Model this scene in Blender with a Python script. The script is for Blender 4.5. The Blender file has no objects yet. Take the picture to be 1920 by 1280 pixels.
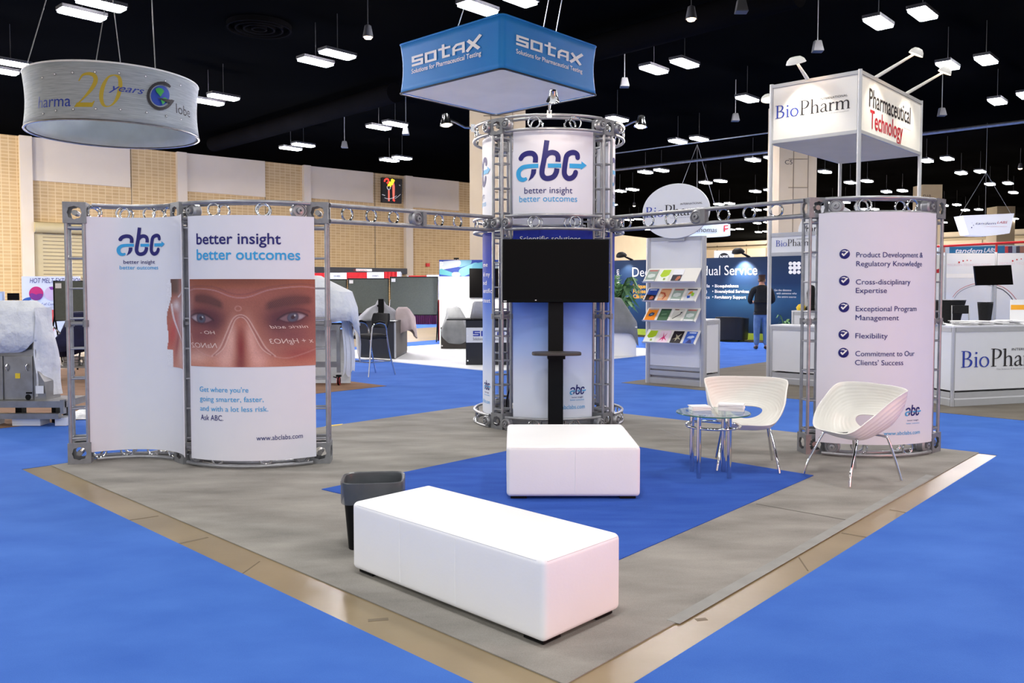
import bpy, bmesh, math, random
from mathutils import Vector, Matrix
import numpy as np
random.seed(7)
PI = math.pi
sc = bpy.context.scene
col = sc.collection

# ------------------------------------------------------------------ camera
F_PX, HCAM, PITCH, HORIZ = 1560.0, 1.6, math.radians(2.4), 540.0
CY = HORIZ + F_PX * math.tan(PITCH)
cd = bpy.data.cameras.new('camera')
cd.sensor_width = 36.0
cd.lens = F_PX / 1920.0 * 36.0
cd.shift_y = -(640.0 - CY) / 1920.0
cd.clip_start, cd.clip_end = 0.05, 600.0
cam = bpy.data.objects.new('camera', cd)
cam.location = (0, 0, HCAM)
cam.rotation_euler = (PI / 2 - PITCH, 0, 0)
col.objects.link(cam)
sc.camera = cam

# ------------------------------------------------------------------ view, world, hall lamps and added fill
sc.view_settings.view_transform = 'Standard'
sc.view_settings.look = 'None'
sc.view_settings.gamma = 1.0
sc.view_settings.exposure = 0.5
sc.view_settings.use_curve_mapping = False
w = bpy.data.worlds.new('hall_air')
sc.world = w
w.use_nodes = True
w.node_tree.nodes['Background'].inputs[0].default_value = (0.97, 0.98, 1.0, 1)
w.node_tree.nodes['Background'].inputs[1].default_value = 0.80

UA = math.radians(42.7)                       # the grid of the hall: u runs right-and-back, v left-and-back
UV = Vector((math.sin(UA), math.cos(UA), 0))
VV = Vector((-math.cos(UA), math.sin(UA), 0))
EMIT = 165.0                                   # radiance of the ceiling fixtures in view
LAMP_W = 165.0                                # hall lamps overhead and behind the camera
LAMP_Z = 9.2

def lamp_or_fill(x, y, z, power, size, color, rot=(0, 0, 0), kind='AREA', sy=None):  # serves hall lamps, bulbs of lamp fittings and added fill lights alike
    l = bpy.data.lights.new('lamp_or_fill', kind)
    l.energy = power
    l.color = color
    if kind == 'AREA':
        l.size = size
        if sy:
            l.shape = 'RECTANGLE'; l.size_y = sy
    else:
        l.shadow_soft_size = size
    o = bpy.data.objects.new('lamp_or_fill', l)
    o.location = (x, y, z); o.rotation_euler = rot
    col.objects.link(o)
    return o
for i in range(-3, 4):
    for j in range(0, 5):
        p = UV * (i * 7.5) + VV * (j * 7.5 - 22) + Vector((0, 2, 0))
        if p.y < 17 and p.y > -22:
            lamp_or_fill(p.x, p.y, LAMP_Z, LAMP_W, 1.2, (1.0, 0.985, 0.97), (0, 0, -UA), sy=1.2)
# unseen lamps added left of the picture to brighten the brick wall
for k in range(5):
    p = Vector((-24, 20, 0)) + UV * (k * 9 - 6) + VV * 1.0
    for q in (0, 8):
        pp = p + VV * q
        if pp.x < -0.66 * pp.y: lamp_or_fill(pp.x, pp.y, LAMP_Z, 2200, 1.2, (1.0, 0.98, 0.95), (0, 0, -UA), sy=1.2)
for x_, y_ in ((-33, 41), (-30, 36), (-27, 30)):  # bare point lamps, unseen, added to lift the same wall
    lamp_or_fill(x_, y_, 8.5, 1900, .5, (1.0, .92, .80), kind='POINT')
# unseen lamps added low behind tower, kiosk and panels to brighten the walls
for px_, Y_, e_ in ((1308, 120, 2500), (1490, 140, 24000), (1640, 118, 7000), (1700, 100, 1600), (1850, 105, 1300), (1000, 108, 300), (470, 40, 1800), (250, 34, 900)):
    lamp_or_fill((px_ - 960) / 1560 * Y_, Y_, 4.5 if px_ > 600 else 3.0, e_, .6, (1.0, .93, .82), kind='POINT')
# unseen red lamp, standing in for a red booth across the right aisle
lamp_or_fill(6.6, 2.6, 1.0, 95, 1.4, (1.0, 0.17, 0.10), (0, math.radians(88), math.radians(-4)), sy=1.2)

# ------------------------------------------------------------------ pixel -> place
_c, _s = math.cos(PITCH), math.sin(PITCH)
def ray(px, py):
    xc, yc = (px - 960.0) / F_PX, (CY - py) / F_PX
    return Vector((xc, yc * _s + _c, yc * _c - _s))
def G(px, py, z=0.0):
    d = ray(px, py)
    t = (z - HCAM) / d.z
    return Vector((d.x * t, d.y * t, z))
def D(px, py, Y):
    d = ray(px, py)
    t = Y / d.y
    return Vector((d.x * t, Y, HCAM + d.z * t))
def Zat(Y, py):
    k = (CY - py) / F_PX
    return HCAM + Y * (k * _c - _s) / (_c + k * _s)
def Zp(p, py):
    return Zat(p.y, py)
def solve_dir(p, d, px):
    """distance t along d from p at which the picture column px is met"""
    k = (px - 960.0) / F_PX
    def fx(t):
        q = p + d * t
        return q.x - k * (q.y * _c - (q.z - HCAM) * _s)
    f0, f1 = fx(0), fx(1)
    return -f0 / (f1 - f0)

# ------------------------------------------------------------------ colours and materials
def lin(c):
    c = c / 255.0
    return c / 12.92 if c <= 0.04045 else ((c + 0.055) / 1.055) ** 2.4
def S(r, g, b):
    return (lin(r), lin(g), lin(b), 1.0)
MATS = {}
def mat(name, rgb, rough=0.5, metal=0.0, noise=None, bump=None, spec=0.5, emit=0.0, ecol=None, alpha=1.0, trans=0.0, ior=1.45, stretch=None):
    if name in MATS:
        return MATS[name]
    m = bpy.data.materials.new(name)
    m.use_nodes = True
    nt = m.node_tree
    b = nt.nodes['Principled BSDF']
    c = S(*rgb)
    b.inputs['Base Color'].default_value = c
    b.inputs['Roughness'].default_value = rough
    b.inputs['Metallic'].default_value = metal
    b.inputs['Specular IOR Level'].default_value = spec
    b.inputs['Alpha'].default_value = alpha
    b.inputs['Transmission Weight'].default_value = trans
    b.inputs['IOR'].default_value = ior
    if emit:
        b.inputs['Emission Color'].default_value = S(*(ecol or rgb))
        b.inputs['Emission Strength'].default_value = emit
    if noise or bump:
        tc = nt.nodes.new('ShaderNodeTexCoord')
        mp = nt.nodes.new('ShaderNodeMapping')
        nt.links.new(tc.outputs['Object'], mp.inputs[0])
        if stretch:
            mp.inputs['Scale'].default_value = stretch
    if noise:                                   # (scale, second colour, amount) mottling of the colour
        n = nt.nodes.new('ShaderNodeTexNoise')
        n.inputs['Scale'].default_value = noise[0]
        n.inputs['Detail'].default_value = 5
        nt.links.new(mp.outputs[0], n.inputs['Vector'])
        r = nt.nodes.new('ShaderNodeValToRGB')
        r.color_ramp.elements[0].position = 0.5 - 0.5 * (1 - noise[2]) - 0.02
        r.color_ramp.elements[1].position = 0.5 + 0.5 * (1 - noise[2])
        r.color_ramp.elements[0].color = c
        r.color_ramp.elements[1].color = S(*noise[1])
        r.color_ramp.elements[0].position = 0.3
        r.color_ramp.elements[1].position = 0.3 + 0.4 / max(noise[2], 0.05)  if noise[2] < 0.57 else 0.75
        nt.links.new(n.outputs['Fac'], r.inputs[0])
        nt.links.new(r.outputs[0], b.inputs['Base Color'])
    if bump:                                    # (scale, strength, distance)
        n2 = nt.nodes.new('ShaderNodeTexNoise')
        n2.inputs['Scale'].default_value = bump[0]
        n2.inputs['Detail'].default_value = 4
        nt.links.new(mp.outputs[0], n2.inputs['Vector'])
        bp = nt.nodes.new('ShaderNodeBump')
        bp.inputs['Strength'].default_value = bump[1]
        bp.inputs['Distance'].default_value = bump[2]
        nt.links.new(n2.outputs['Fac'], bp.inputs['Height'])
        nt.links.new(bp.outputs[0], b.inputs['Normal'])
    MATS[name] = m
    return m
def painted(name, rough=0.45):
    """a print: its ink colours come from the mesh's colour attribute"""
    if name in MATS:
        return MATS[name]
    m = bpy.data.materials.new(name)
    m.use_nodes = True
    nt = m.node_tree
    b = nt.nodes['Principled BSDF']
    b.inputs['Roughness'].default_value = rough
    a = nt.nodes.new('ShaderNodeVertexColor')
    a.layer_name = 'ink'
    nt.links.new(a.outputs[0], b.inputs['Base Color'])
    MATS[name] = m
    return m
M = lambda n: MATS[n]

mat('white_panel', (222, 223, 232), 0.55, noise=(6, (217, 219, 230), .5))
mat('white_leather', (246, 245, 244), 0.42, noise=(3, (240, 239, 239), .5), bump=(60, .12, .004))
mat('white_plastic', (232, 229, 222), 0.38, noise=(5, (227, 224, 217), .5))
mat('white_paint', (232, 231, 226), 0.5, noise=(4, (226, 225, 220), .5))
mat('white_laminate', (224, 226, 230), 0.4, noise=(4, (219, 221, 226), .5))
mat('bright_white', (245, 245, 246), 0.6, noise=(3, (240, 240, 241), .5))
mat('white_cloth', (225, 227, 230), 0.85, noise=(4, (214, 217, 222), .6), bump=(5, .8, .07))
mat('sheet_plastic', (244, 245, 246), 0.3, noise=(4, (230, 233, 236), .6), bump=(12, .6, .03))
mat('grey_cloth', (140, 142, 145), 0.9, noise=(5, (122, 124, 127), .6), bump=(10, .4, .02))
mat('light_grey_cloth', (176, 176, 182), 0.9, noise=(5, (160, 160, 166), .6), bump=(10, .4, .02))
mat('navy_cloth', (28, 30, 68), 0.9, noise=(6, (20, 22, 52), .6), bump=(10, .4, .02))
mat('truss_metal', (166, 167, 171), 0.36, 0.62, noise=(14, (146, 147, 151), .6))
mat('block_metal', (142, 143, 146), 0.5, 0.45, noise=(20, (126, 127, 130), .6))
mat('chrome', (215, 216, 220), 0.07, 1.0, noise=(20, (205, 206, 210), .5))
mat('bright_metal', (205, 207, 210), 0.16, 1.0, noise=(20, (190, 192, 196), .5))
mat('aluminium', (186, 188, 192), 0.42, 0.35, noise=(10, (178, 180, 184), .5))
mat('steel', (150, 150, 150), 0.35, 0.7, noise=(7, (128, 126, 124), .6))
mat('black_plastic', (10, 10, 11), 0.55, noise=(8, (14, 14, 15), .5), spec=0.2)
mat('black_gloss', (5, 5, 5), 0.3, noise=(3, (8, 6, 6), .5), spec=0.12)
mat('screen', (5, 4, 4), 0.3, noise=(2, (12, 6, 6), .5), spec=0.10)
mat('black_fabric', (26, 26, 29), 0.9, noise=(30, (34, 34, 37), .6), bump=(80, .2, .004))
mat('dark_laminate', (30, 31, 37), 0.4, noise=(5, (38, 39, 45), .5))
mat('brown_laminate', (72, 66, 62), 0.5, noise=(5, (64, 58, 54), .5))
mat('black_leather', (22, 20, 20), 0.4, noise=(9, (30, 28, 27), .5), bump=(40, .2, .004))
mat('liner', (104, 108, 113), 0.25, noise=(9, (84, 88, 93), .6), bump=(18, .5, .01), alpha=0.7)
mat('glass', (205, 226, 222), 0.02, noise=(3, (200, 222, 218), .5), trans=0.9, ior=1.2)
mat('glass_edge', (60, 110, 100), 0.1, noise=(3, (50, 100, 92), .5))
mat('navy_ink', (22, 20, 108), 0.5, noise=(9, (20, 18, 102), .5))
mat('cyan_ink', (48, 160, 218), 0.5, noise=(9, (44, 155, 214), .5))
mat('black_ink', (28, 24, 30), 0.5, noise=(9, (32, 28, 34), .5))
mat('blue_ink', (38, 62, 165), 0.5, noise=(9, (34, 58, 160), .5))
mat('red_ink', (190, 32, 48), 0.5, noise=(9, (184, 28, 44), .5))
mat('grey_ink', (150, 150, 158), 0.5, noise=(9, (146, 146, 154), .5))
mat('faint_ink', (222, 204, 212), 0.5, noise=(9, (226, 208, 216), .5))
mat('white_ink', (240, 240, 240), 0.5, noise=(9, (234, 234, 234), .5))
mat('silver_ink', (240, 238, 235), 0.5, noise=(9, (234, 232, 229), .5))
mat('orange_ink', (252, 178, 44), 0.5, noise=(9, (248, 172, 40), .5))
mat('gold_ink', (190, 165, 40), 0.5, noise=(9, (182, 157, 36), .5))
mat('chalk_ink', (222, 196, 190), 0.6, noise=(9, (214, 188, 182), .5))
mat('sign_blue', (20, 118, 192), 0.6, noise=(1.2, (26, 128, 198), .6))
mat('sign_under', (222, 216, 200), 0.6, noise=(1.0, (208, 202, 186), .6))
mat('brushed_print', (178, 185, 190), 0.75, noise=(3.0, (146, 154, 160), .75), stretch=(1, 1, 16))
mat('pale_fabric', (198, 210, 214), 0.8, noise=(2, (182, 194, 198), .6))
mat('globe_blue', (22, 66, 170), 0.5, noise=(9, (18, 60, 160), .5))
mat('globe_green', (50, 165, 70), 0.5, noise=(9, (45, 155, 64), .5))
mat('wire', (150, 150, 150), 0.5, noise=(9, (140, 140, 140), .5))
mat('board_grey', (98, 104, 98), 0.95, noise=(30, (90, 96, 90), .6))
mat('red_plastic', (205, 36, 34), 0.5, noise=(5, (195, 30, 28), .5))
mat('red_cloth', (196, 28, 32), 0.8, noise=(8, (180, 22, 26), .6))
mat('purple_cloth', (86, 30, 72), 0.9, noise=(8, (70, 22, 60), .6))
mat('lime', (165, 190, 60), 0.7, noise=(8, (150, 176, 50), .6))
mat('wood_dark', (52, 34, 28), 0.6, noise=(6, (40, 26, 22), .6))
mat('leaf', (84, 128, 80), 0.6, noise=(8, (120, 160, 100), .6))
mat('skin', (205, 150, 128), 0.6, noise=(20, (198, 142, 120), .5))
mat('sweater', (26, 27, 32), 0.9, noise=(30, (33, 34, 39), .6))
mat('denim', (104, 134, 180), 0.85, noise=(8, (80, 110, 158), .7))
mat('hair', (72, 46, 34), 0.7, noise=(60, (56, 34, 24), .6))
mat('shoe', (52, 40, 40), 0.6, noise=(9, (44, 34, 34), .5))
mat('teal_banner', (36, 112, 150), 0.6, noise=(4, (30, 100, 138), .6))
mat('yellow_label', (220, 190, 50), 0.6, noise=(9, (210, 180, 44), .5))
mat('fixture', (60, 60, 64), 0.6, noise=(9, (52, 52, 56), .5))
mat('lit_diffuser', (255, 253, 252), 0.5, noise=(3, (250, 250, 255), .5), emit=EMIT, ecol=(255, 250, 255))
mat('lit_bulb', (255, 225, 190), 0.5, noise=(3, (255, 220, 180), .5), emit=14, ecol=(255, 215, 170))
mat('lit_sign', (245, 245, 248), 0.5, noise=(3, (240, 240, 244), .5), emit=0.3, ecol=(250, 248, 250))
mat('neon_red', (255, 60, 50), 0.5, noise=(3, (255, 50, 40), .5), emit=1.6, ecol=(255, 50, 40))
mat('neon_yellow', (255, 215, 50), 0.5, noise=(3, (255, 205, 40), .5), emit=1.4, ecol=(255, 205, 40))
mat('neon_salmon', (235, 120, 100), 0.5, noise=(3, (230, 110, 90), .5), emit=0.5, ecol=(235, 110, 90))
mat('sign_black', (34, 32, 34), 0.6, noise=(9, (28, 26, 28), .5))
mat('ceiling_black', (8, 8, 8), 0.95, noise=(.15, (5, 5, 5), .6), spec=0)
mat('duct_black', (16, 15, 16), 0.9, noise=(.6, (11, 11, 12), .6), spec=0)
mat('speaker_grey', (84, 84, 86), 0.7, noise=(5, (74, 74, 76), .5))

def concrete_mat():
    m = mat('concrete', (154, 136, 104), 0.32, noise=(1.3, (126, 110, 80), .9), bump=(30, .1, .003))
    return m
concrete_mat()
def carpet_mat(name, a, b2, streak):
    m = bpy.data.materials.new(name); m.use_nodes = True
    nt = m.node_tree; bs = nt.nodes['Principled BSDF']
    bs.inputs['Roughness'].default_value = 1.0
    bs.inputs['Specular IOR Level'].default_value = 0.1
    tc = nt.nodes.new('ShaderNodeTexCoord')
    mp = nt.nodes.new('ShaderNodeMapping'); nt.links.new(tc.outputs['Object'], mp.inputs[0])
    n1 = nt.nodes.new('ShaderNodeTexNoise'); n1.inputs['Scale'].default_value = 220; n1.inputs['Detail'].default_value = 2
    nt.links.new(mp.outputs[0], n1.inputs['Vector'])
    mp2 = nt.nodes.new('ShaderNodeMapping'); nt.links.new(tc.outputs['Object'], mp2.inputs[0])
    mp2.inputs['Rotation'].default_value = (0, 0, UA * streak[1]); mp2.inputs['Scale'].default_value = (1.0, streak[0], 1)
    n2 = nt.nodes.new('ShaderNodeTexNoise'); n2.inputs['Scale'].default_value = 1.6; n2.inputs['Detail'].default_value = 6
    nt.links.new(mp2.outputs[0], n2.inputs['Vector'])
    mx = nt.nodes.new('ShaderNodeMath'); mx.operation = 'MULTIPLY_ADD'
    nt.links.new(n1.outputs['Fac'], mx.inputs[0]); mx.inputs[1].default_value = 0.45
    nt.links.new(n2.outputs['Fac'], mx.inputs[2])
    r = nt.nodes.new('ShaderNodeValToRGB')
    r.color_ramp.elements[0].position = .45; r.color_ramp.elements[1].position = .98
    r.color_ramp.elements[0].color = S(*a); r.color_ramp.elements[1].color = S(*b2)
    nt.links.new(mx.outputs[0], r.inputs[0]); nt.links.new(r.outputs[0], bs.inputs['Base Color'])
    bp = nt.nodes.new('ShaderNodeBump'); bp.inputs['Strength'].default_value = .35; bp.inputs['Distance'].default_value = .004
    nt.links.new(n1.outputs['Fac'], bp.inputs['Height']); nt.links.new(bp.outputs[0], bs.inputs['Normal'])
    MATS[name] = m
carpet_mat('blue_carpet', (58, 99, 182), (74, 117, 198), (1.6, -1))
carpet_mat('deep_blue_carpet', (44, 78, 164), (60, 98, 182), (4, -1))
carpet_mat('grey_carpet', (124, 121, 116), (163, 159, 152), (2.5, -1))
carpet_mat('taupe_carpet', (104, 98, 90), (124, 118, 108), (2.5, -1))
carpet_mat('brown_floor', (120, 92, 74), (140, 110, 90), (3, -1))

def block_wall_mat():
    m = bpy.data.materials.new('tan_block'); m.use_nodes = True
    nt = m.node_tree; bs = nt.nodes['Principled BSDF']; bs.inputs['Roughness'].default_value = .85
    uv = nt.nodes.new('ShaderNodeUVMap')
    br = nt.nodes.new('ShaderNodeTexBrick')
    br.offset = 0.0
    br.inputs['Color1'].default_value = S(188, 158, 112); br.inputs['Color2'].default_value = S(176, 146, 100)
    br.inputs['Mortar'].default_value = S(204, 178, 136)
    br.inputs['Scale'].default_value = 1.0
    br.inputs['Brick Width'].default_value = .40; br.inputs['Row Height'].default_value = .20
    br.inputs['Mortar Size'].default_value = .022
    nt.links.new(uv.outputs[0], br.inputs['Vector']); nt.links.new(br.outputs['Color'], bs.inputs['Base Color'])
    MATS['tan_block'] = m
block_wall_mat()
mat('beige_panel', (206, 192, 172), .8, noise=(.5, (198, 184, 164), .6))
mat('beige_column', (178, 163, 138), .8, noise=(.8, (170, 155, 130), .6))
mat('groove', (120, 108, 90), .9, noise=(4, (110, 98, 82), .5))
mat('door_metal', (186, 170, 130), .6, noise=(2, (178, 162, 122), .5))

# ------------------------------------------------------------------ object helpers
BASE = {}                                       # object -> (world loc, rotz) of its thing
def tag(o, label=None, cat=None, group=None, kind=None):
    if label: o['label'] = label
    if cat: o['category'] = cat
    if group: o['group'] = group
    if kind: o['kind'] = kind
    return o
def thing(name, label, cat, loc, rotz=0.0, group=None):
    o = bpy.data.objects.new(name, None)
    o.empty_display_size = .1
    col.objects.link(o)
    o.location = loc; o.rotation_euler = (0, 0, rotz)
    BASE[o] = (Vector(loc), rotz)
    return tag(o, label, cat, group)
def dup(o, parent=None):
    c = o.copy(); col.objects.link(c)
    if parent: c.parent = parent
    for ch in list(o.children):
        dup(ch, c)
    return c
def frame(u_dir, n_dir=None):
    """matrix whose x axis is u_dir (horizontal) and z axis is up"""
    x = Vector(u_dir).normalized(); z = Vector((0, 0, 1)); y = z.cross(x)
    return Matrix((x, y, z)).transposed()

class MB:
    def __init__(s):
        s.v = []; s.f = []; s.c = None
    def add(s, vs, fs):
        k = len(s.v)
        s.v += [Vector(p) for p in vs]
        s.f += [tuple(i + k for i in f) for f in fs]
        return s
    def box(s, c, size, R=None):
        hx, hy, hz = size[0] / 2, size[1] / 2, size[2] / 2
        vs = [Vector((x, y, z)) for x in (-hx, hx) for y in (-hy, hy) for z in (-hz, hz)]
        if R is not None: vs = [R @ p for p in vs]
        c = Vector(c)
        return s.add([p + c for p in vs], [(0, 1, 3, 2), (4, 6, 7, 5), (0, 4, 5, 1), (2, 3, 7, 6), (0, 2, 6, 4), (1, 5, 7, 3)])
    def bar(s, p, q, wx, wy=None):
        """square bar from p to q"""
        return s.tube([p, q], wx * .7071, 4, twist=PI / 4)
    def tube(s, pts, r, n=10, closed=False, cap=True, twist=0.0):
        pts = [Vector(p) for p in pts]
        m = len(pts)
        rs = r if isinstance(r, (list, tuple)) else [r] * m
        vs = []; prev = None
        for i, p in enumerate(pts):
            if closed: t = pts[(i + 1) % m] - pts[i - 1]
            else: t = pts[min(i + 1, m - 1)] - pts[max(i - 1, 0)]
            t.normalize()
            if prev is None:
                a = Vector((0, 0, 1)) if abs(t.z) < .9 else Vector((1, 0, 0))
                nrm = (a - t * a.dot(t)).normalized()
            else:
                nrm = (prev - t * prev.dot(t)).normalized()
            prev = nrm
            bn = t.cross(nrm)
            for k in range(n):
                an = 2 * PI * k / n + twist
                vs.append(p + (nrm * math.cos(an) + bn * math.sin(an)) * rs[i])
        fs = []
        for i in range(m if closed else m - 1):
            j = (i + 1) % m
            for k in range(n):
                k2 = (k + 1) % n
                fs.append((i * n + k, i * n + k2, j * n + k2, j * n + k))
        if cap and not closed:
            fs.append(tuple(range(n - 1, -1, -1)))
            fs.append(tuple((m - 1) * n + k for k in range(n)))
        return s.add(vs, fs)
    def lathe(s, prof, c=(0, 0, 0), n=24, R=None, closed=False):
        c = Vector(c); vs = []
        for (r, z) in prof:
            for k in range(n):
                a = 2 * PI * k / n
                p = Vector((r * math.cos(a), r * math.sin(a), z))
                vs.append(c + (R @ p if R is not None else p))
        fs = []
        m = len(prof)
        for i in range(m if closed else m - 1):
            j = (i + 1) % m
            for k in range(n):
                k2 = (k + 1) % n
                fs.append((i * n + k, i * n + k2, j * n + k2, j * n + k))
        if not closed:
            fs.append(tuple(range(n - 1, -1, -1)))
            fs.append(tuple((m - 1) * n + k for k in range(n)))
        return s.add(vs, fs)
    def prism(s, poly, fn, lo, hi):
        """extrude a 2-D outline; fn(a, b, off) -> point"""
        n = len(poly)
        vs = [fn(a, b, lo) for a, b in poly] + [fn(a, b, hi) for a, b in poly]
        fs = [tuple(range(n - 1, -1, -1)), tuple(range(n, 2 * n))]
        fs += [(i, (i + 1) % n, n + (i + 1) % n, n + i) for i in range(n)]
        return s.add(vs, fs)
    def grid(s, fn, nu, nv):
        vs = [fn(i / nu, j / nv) for j in range(nv + 1) for i in range(nu + 1)]
        fs = [(j * (nu + 1) + i, j * (nu + 1) + i + 1, (j + 1) * (nu + 1) + i + 1, (j + 1) * (nu + 1) + i) for j in range(nv) for i in range(nu)]
        return s.add(vs, fs)
    def slab(s, fn, nu, nv, t):
        """a sheet with thickness: fn(u, v, off)"""
        k = len(s.v)
        s.grid(lambda a, b: fn(a, b, 0), nu, nv)
        s.grid(lambda a, b: fn(a, b, -t), nu, nv)
        N = (nu + 1) * (nv + 1)
        for f in s.f[-nu * nv:]: pass
        s.f[-nu * nv:] = [tuple(reversed(f)) for f in s.f[-nu * nv:]]
        ring = [i for i in range(nu)] + [j * (nu + 1) + nu for j in range(nv)] + [nv * (nu + 1) + i for i in range(nu, 0, -1)] + [j * (nu + 1) for j in range(nv, 0, -1)]
        L = len(ring)
        for i in range(L):
            a, b = ring[i], ring[(i + 1) % L]
            s.f.append((k + b, k + a, k + N + a, k + N + b))
        return s
    def build(s, name, m, parent=None, smooth=True, angle=40, bevel=0, local=False, loc=None, sub=0, colors=None, solid=0):
        me = bpy.data.meshes.new(name)
        vs = s.v
        if parent is not None:
            L, rz = BASE[parent]
            if not local:
                Ri = Matrix.Rotation(-rz, 3, 'Z')
                vs = [Ri @ (p - L) for p in vs]
            base = BASE[parent]
        else:
            L = Vector(loc) if loc is not None else Vector((0, 0, 0))
            if loc is not None: vs = [p - L for p in vs]
            base = (L, 0.0)
        me.from_pydata([tuple(p) for p in vs], [], s.f)
        me.update()
        if colors is not None:
            at = me.color_attributes.new('ink', 'FLOAT_COLOR', 'POINT')
            at.data.foreach_set('color', np.asarray(colors, dtype=np.float32).ravel())
        bm = bmesh.new(); bm.from_mesh(me)
        if len(bm.faces) < 40000 and colors is None: bmesh.ops.recalc_face_normals(bm, faces=bm.faces)
        bm.to_mesh(me); bm.free()
        if smooth:
            me.shade_smooth()
            me.set_sharp_from_angle(angle=math.radians(angle))
        me.materials.append(M(m) if isinstance(m, str) else m)
        o = bpy.data.objects.new(name, me)
        col.objects.link(o)
        if parent is not None: o.parent = parent
        elif loc is not None: o.location = L
        BASE[o] = base
        if bevel:
            md = o.modifiers.new('bevel', 'BEVEL'); md.width = bevel; md.segments = 2; md.limit_method = 'ANGLE'
        if solid:
            md = o.modifiers.new('thickness', 'SOLIDIFY'); md.thickness = solid; md.offset = 0
        if sub:
            md = o.modifiers.new('subdivision', 'SUBSURF'); md.levels = sub; md.render_levels = sub
        return o
def loft(mb, rings, cap0=False, cap1=False):
    n = len(rings[0]); vs = [p for r in rings for p in r]
    fs = [(i * n + k, i * n + (k + 1) % n, (i + 1) * n + (k + 1) % n, (i + 1) * n + k) for i in range(len(rings) - 1) for k in range(n)]
    if cap0: fs.append(tuple(range(n - 1, -1, -1)))
    if cap1: fs.append(tuple((len(rings) - 1) * n + k for k in range(n)))
    mb.add(vs, fs)
def structure(name, mb, m, **k):
    o = mb.build(name, m, **k)
    o['kind'] = 'structure'
    return o

# ------------------------------------------------------------------ surfaces that carry prints
class Plane:
    def __init__(s, o, x, z=(0, 0, 1)):
        s.o = Vector(o); s.x = Vector(x).normalized(); s.z = Vector(z).normalized()
        s.n = s.x.cross(s.z).normalized()
        if s.n.dot(s.o - Vector((0, 0, HCAM))) > 0: s.n = -s.n
        s.step = None
    dent = None
    def map(s, a, b, off=0.0):
        if s.dent: off -= s.dent[2] * math.sin(PI * min(1, max(0, (b - s.dent[0]) / (s.dent[1] - s.dent[0]))))
        return s.o + s.x * a + s.z * b + s.n * off
    def inv(s, px, py):
        d = ray(px, py); c = Vector((0, 0, HCAM))
        t = (s.o - c).dot(s.n) / d.dot(s.n)
        q = c + d * t - s.o
        return q.dot(s.x), q.dot(s.z)
class Cyl:
    """upright cylinder, sg=+1 bulges to the camera, -1 hollow; a = r*phi, b = z"""
    def __init__(s, c, r, sg=1, rot=0.0):
        s.c = Vector((c[0], c[1], 0)); s.r = r; s.sg = sg; s.rot = rot
        s.step = 0.04; s.dent = None
    def map(s, a, b, off=0.0):
        if s.dent: off -= s.dent[2] * math.sin(PI * min(1, max(0, (b - s.dent[0]) / (s.dent[1] - s.dent[0]))))
        p = a / s.r + s.rot; r = s.r + off * s.sg
        return s.c + Vector((r * math.sin(p), -s.sg * r * math.cos(p), b))
    def inv(s, px, py):
        d = ray(px, py)
        ox, oy = -s.c.x, -s.c.y
        A = d.x ** 2 + d.y ** 2; B = 2 * (ox * d.x + oy * d.y); C = ox * ox + oy * oy - s.r ** 2
        q = max(B * B - 4 * A * C, 0.0) ** .5
        t = (-B - q) / (2 * A) if s.sg > 0 else (-B + q) / (2 * A)
        x, y, z = ox + d.x * t, oy + d.y * t, HCAM + d.z * t
        return (math.atan2(x, -s.sg * y) - s.rot) * s.r, z

_tc = {}
def text_mesh(body, bold=0.0, shear=0.0, space=1.0):
    cu = bpy.data.curves.new('lettering', 'FONT')
    cu.body = body; cu.size = 1.0; cu.offset = bold; cu.shear = shear; cu.resolution_u = 3; cu.space_character = space
    o = bpy.data.objects.new('lettering', cu)
    col.objects.link(o)
    dg = bpy.context.evaluated_depsgraph_get()
    me = bpy.data.meshes.new_from_object(o.evaluated_get(dg))
    vs = [Vector(v.co) for v in me.vertices]; fs = [tuple(p.vertices) for p in me.polygons]
    bpy.data.objects.remove(o); bpy.data.curves.remove(cu); bpy.data.meshes.remove(me)
    return vs, fs
_cap = []
def cap_height():
    if not _cap:
        v, f = text_mesh('H'); _cap.append(max(p.y for p in v) - min(p.y for p in v))
    return _cap[0]
def flat_to(mb, surf, vs, fs, fn, off):
    """cut flat glyphs into narrow strips where the surface bends, then lay them on it"""
    pts = [fn(p) for p in vs]
    if surf.step:
        bm = bmesh.new()
        bv = [bm.verts.new((a, b, 0)) for a, b in pts]
        for f in fs:
            try: bm.faces.new([bv[i] for i in f])
            except ValueError: pass
        lo = min(a for a, b in pts); hi = max(a for a, b in pts)
        x = lo + surf.step
        while x < hi:
            bmesh.ops.bisect_plane(bm, geom=bm.verts[:] + bm.edges[:] + bm.faces[:], plane_co=(x, 0, 0), plane_no=(1, 0, 0))
            x += surf.step
        bm.verts.ensure_lookup_table(); bm.verts.index_update()
        pts = [(v.co.x, v.co.y) for v in bm.verts]
        fs = [tuple(v.index for v in f.verts) for f in bm.faces]
        bm.free()
    mb.add([surf.map(a, b, off) for a, b in pts], fs)
def put_text(mb, surf, body, x0, y0, x1, y1, ch, bold=0.0, shear=0.0, off=0.004, space=1.0, mirror=False):
    """lettering whose baseline runs (x0,y0)-(x1,y1) in the photo, capitals ch tall"""
    vs, fs = text_mesh(body, bold, shear, space)
    a0, b0 = surf.inv(x0, y0); a1, b1 = surf.inv(x1, y1)
    _, bt = surf.inv(x0, y0 - ch)
    lo = min(p.x for p in vs); hi = max(p.x for p in vs)
    sx = (a1 - a0) / (hi - lo); sy = (bt - b0) / cap_height(); b = (b0 + b1) / 2
    if mirror: fn = lambda p: (a1 - (p.x - lo) * sx, b + p.y * sy)
    else: fn = lambda p: (a0 + (p.x - lo) * sx, b + p.y * sy)
    flat_to(mb, surf, vs, fs, fn, off)
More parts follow.
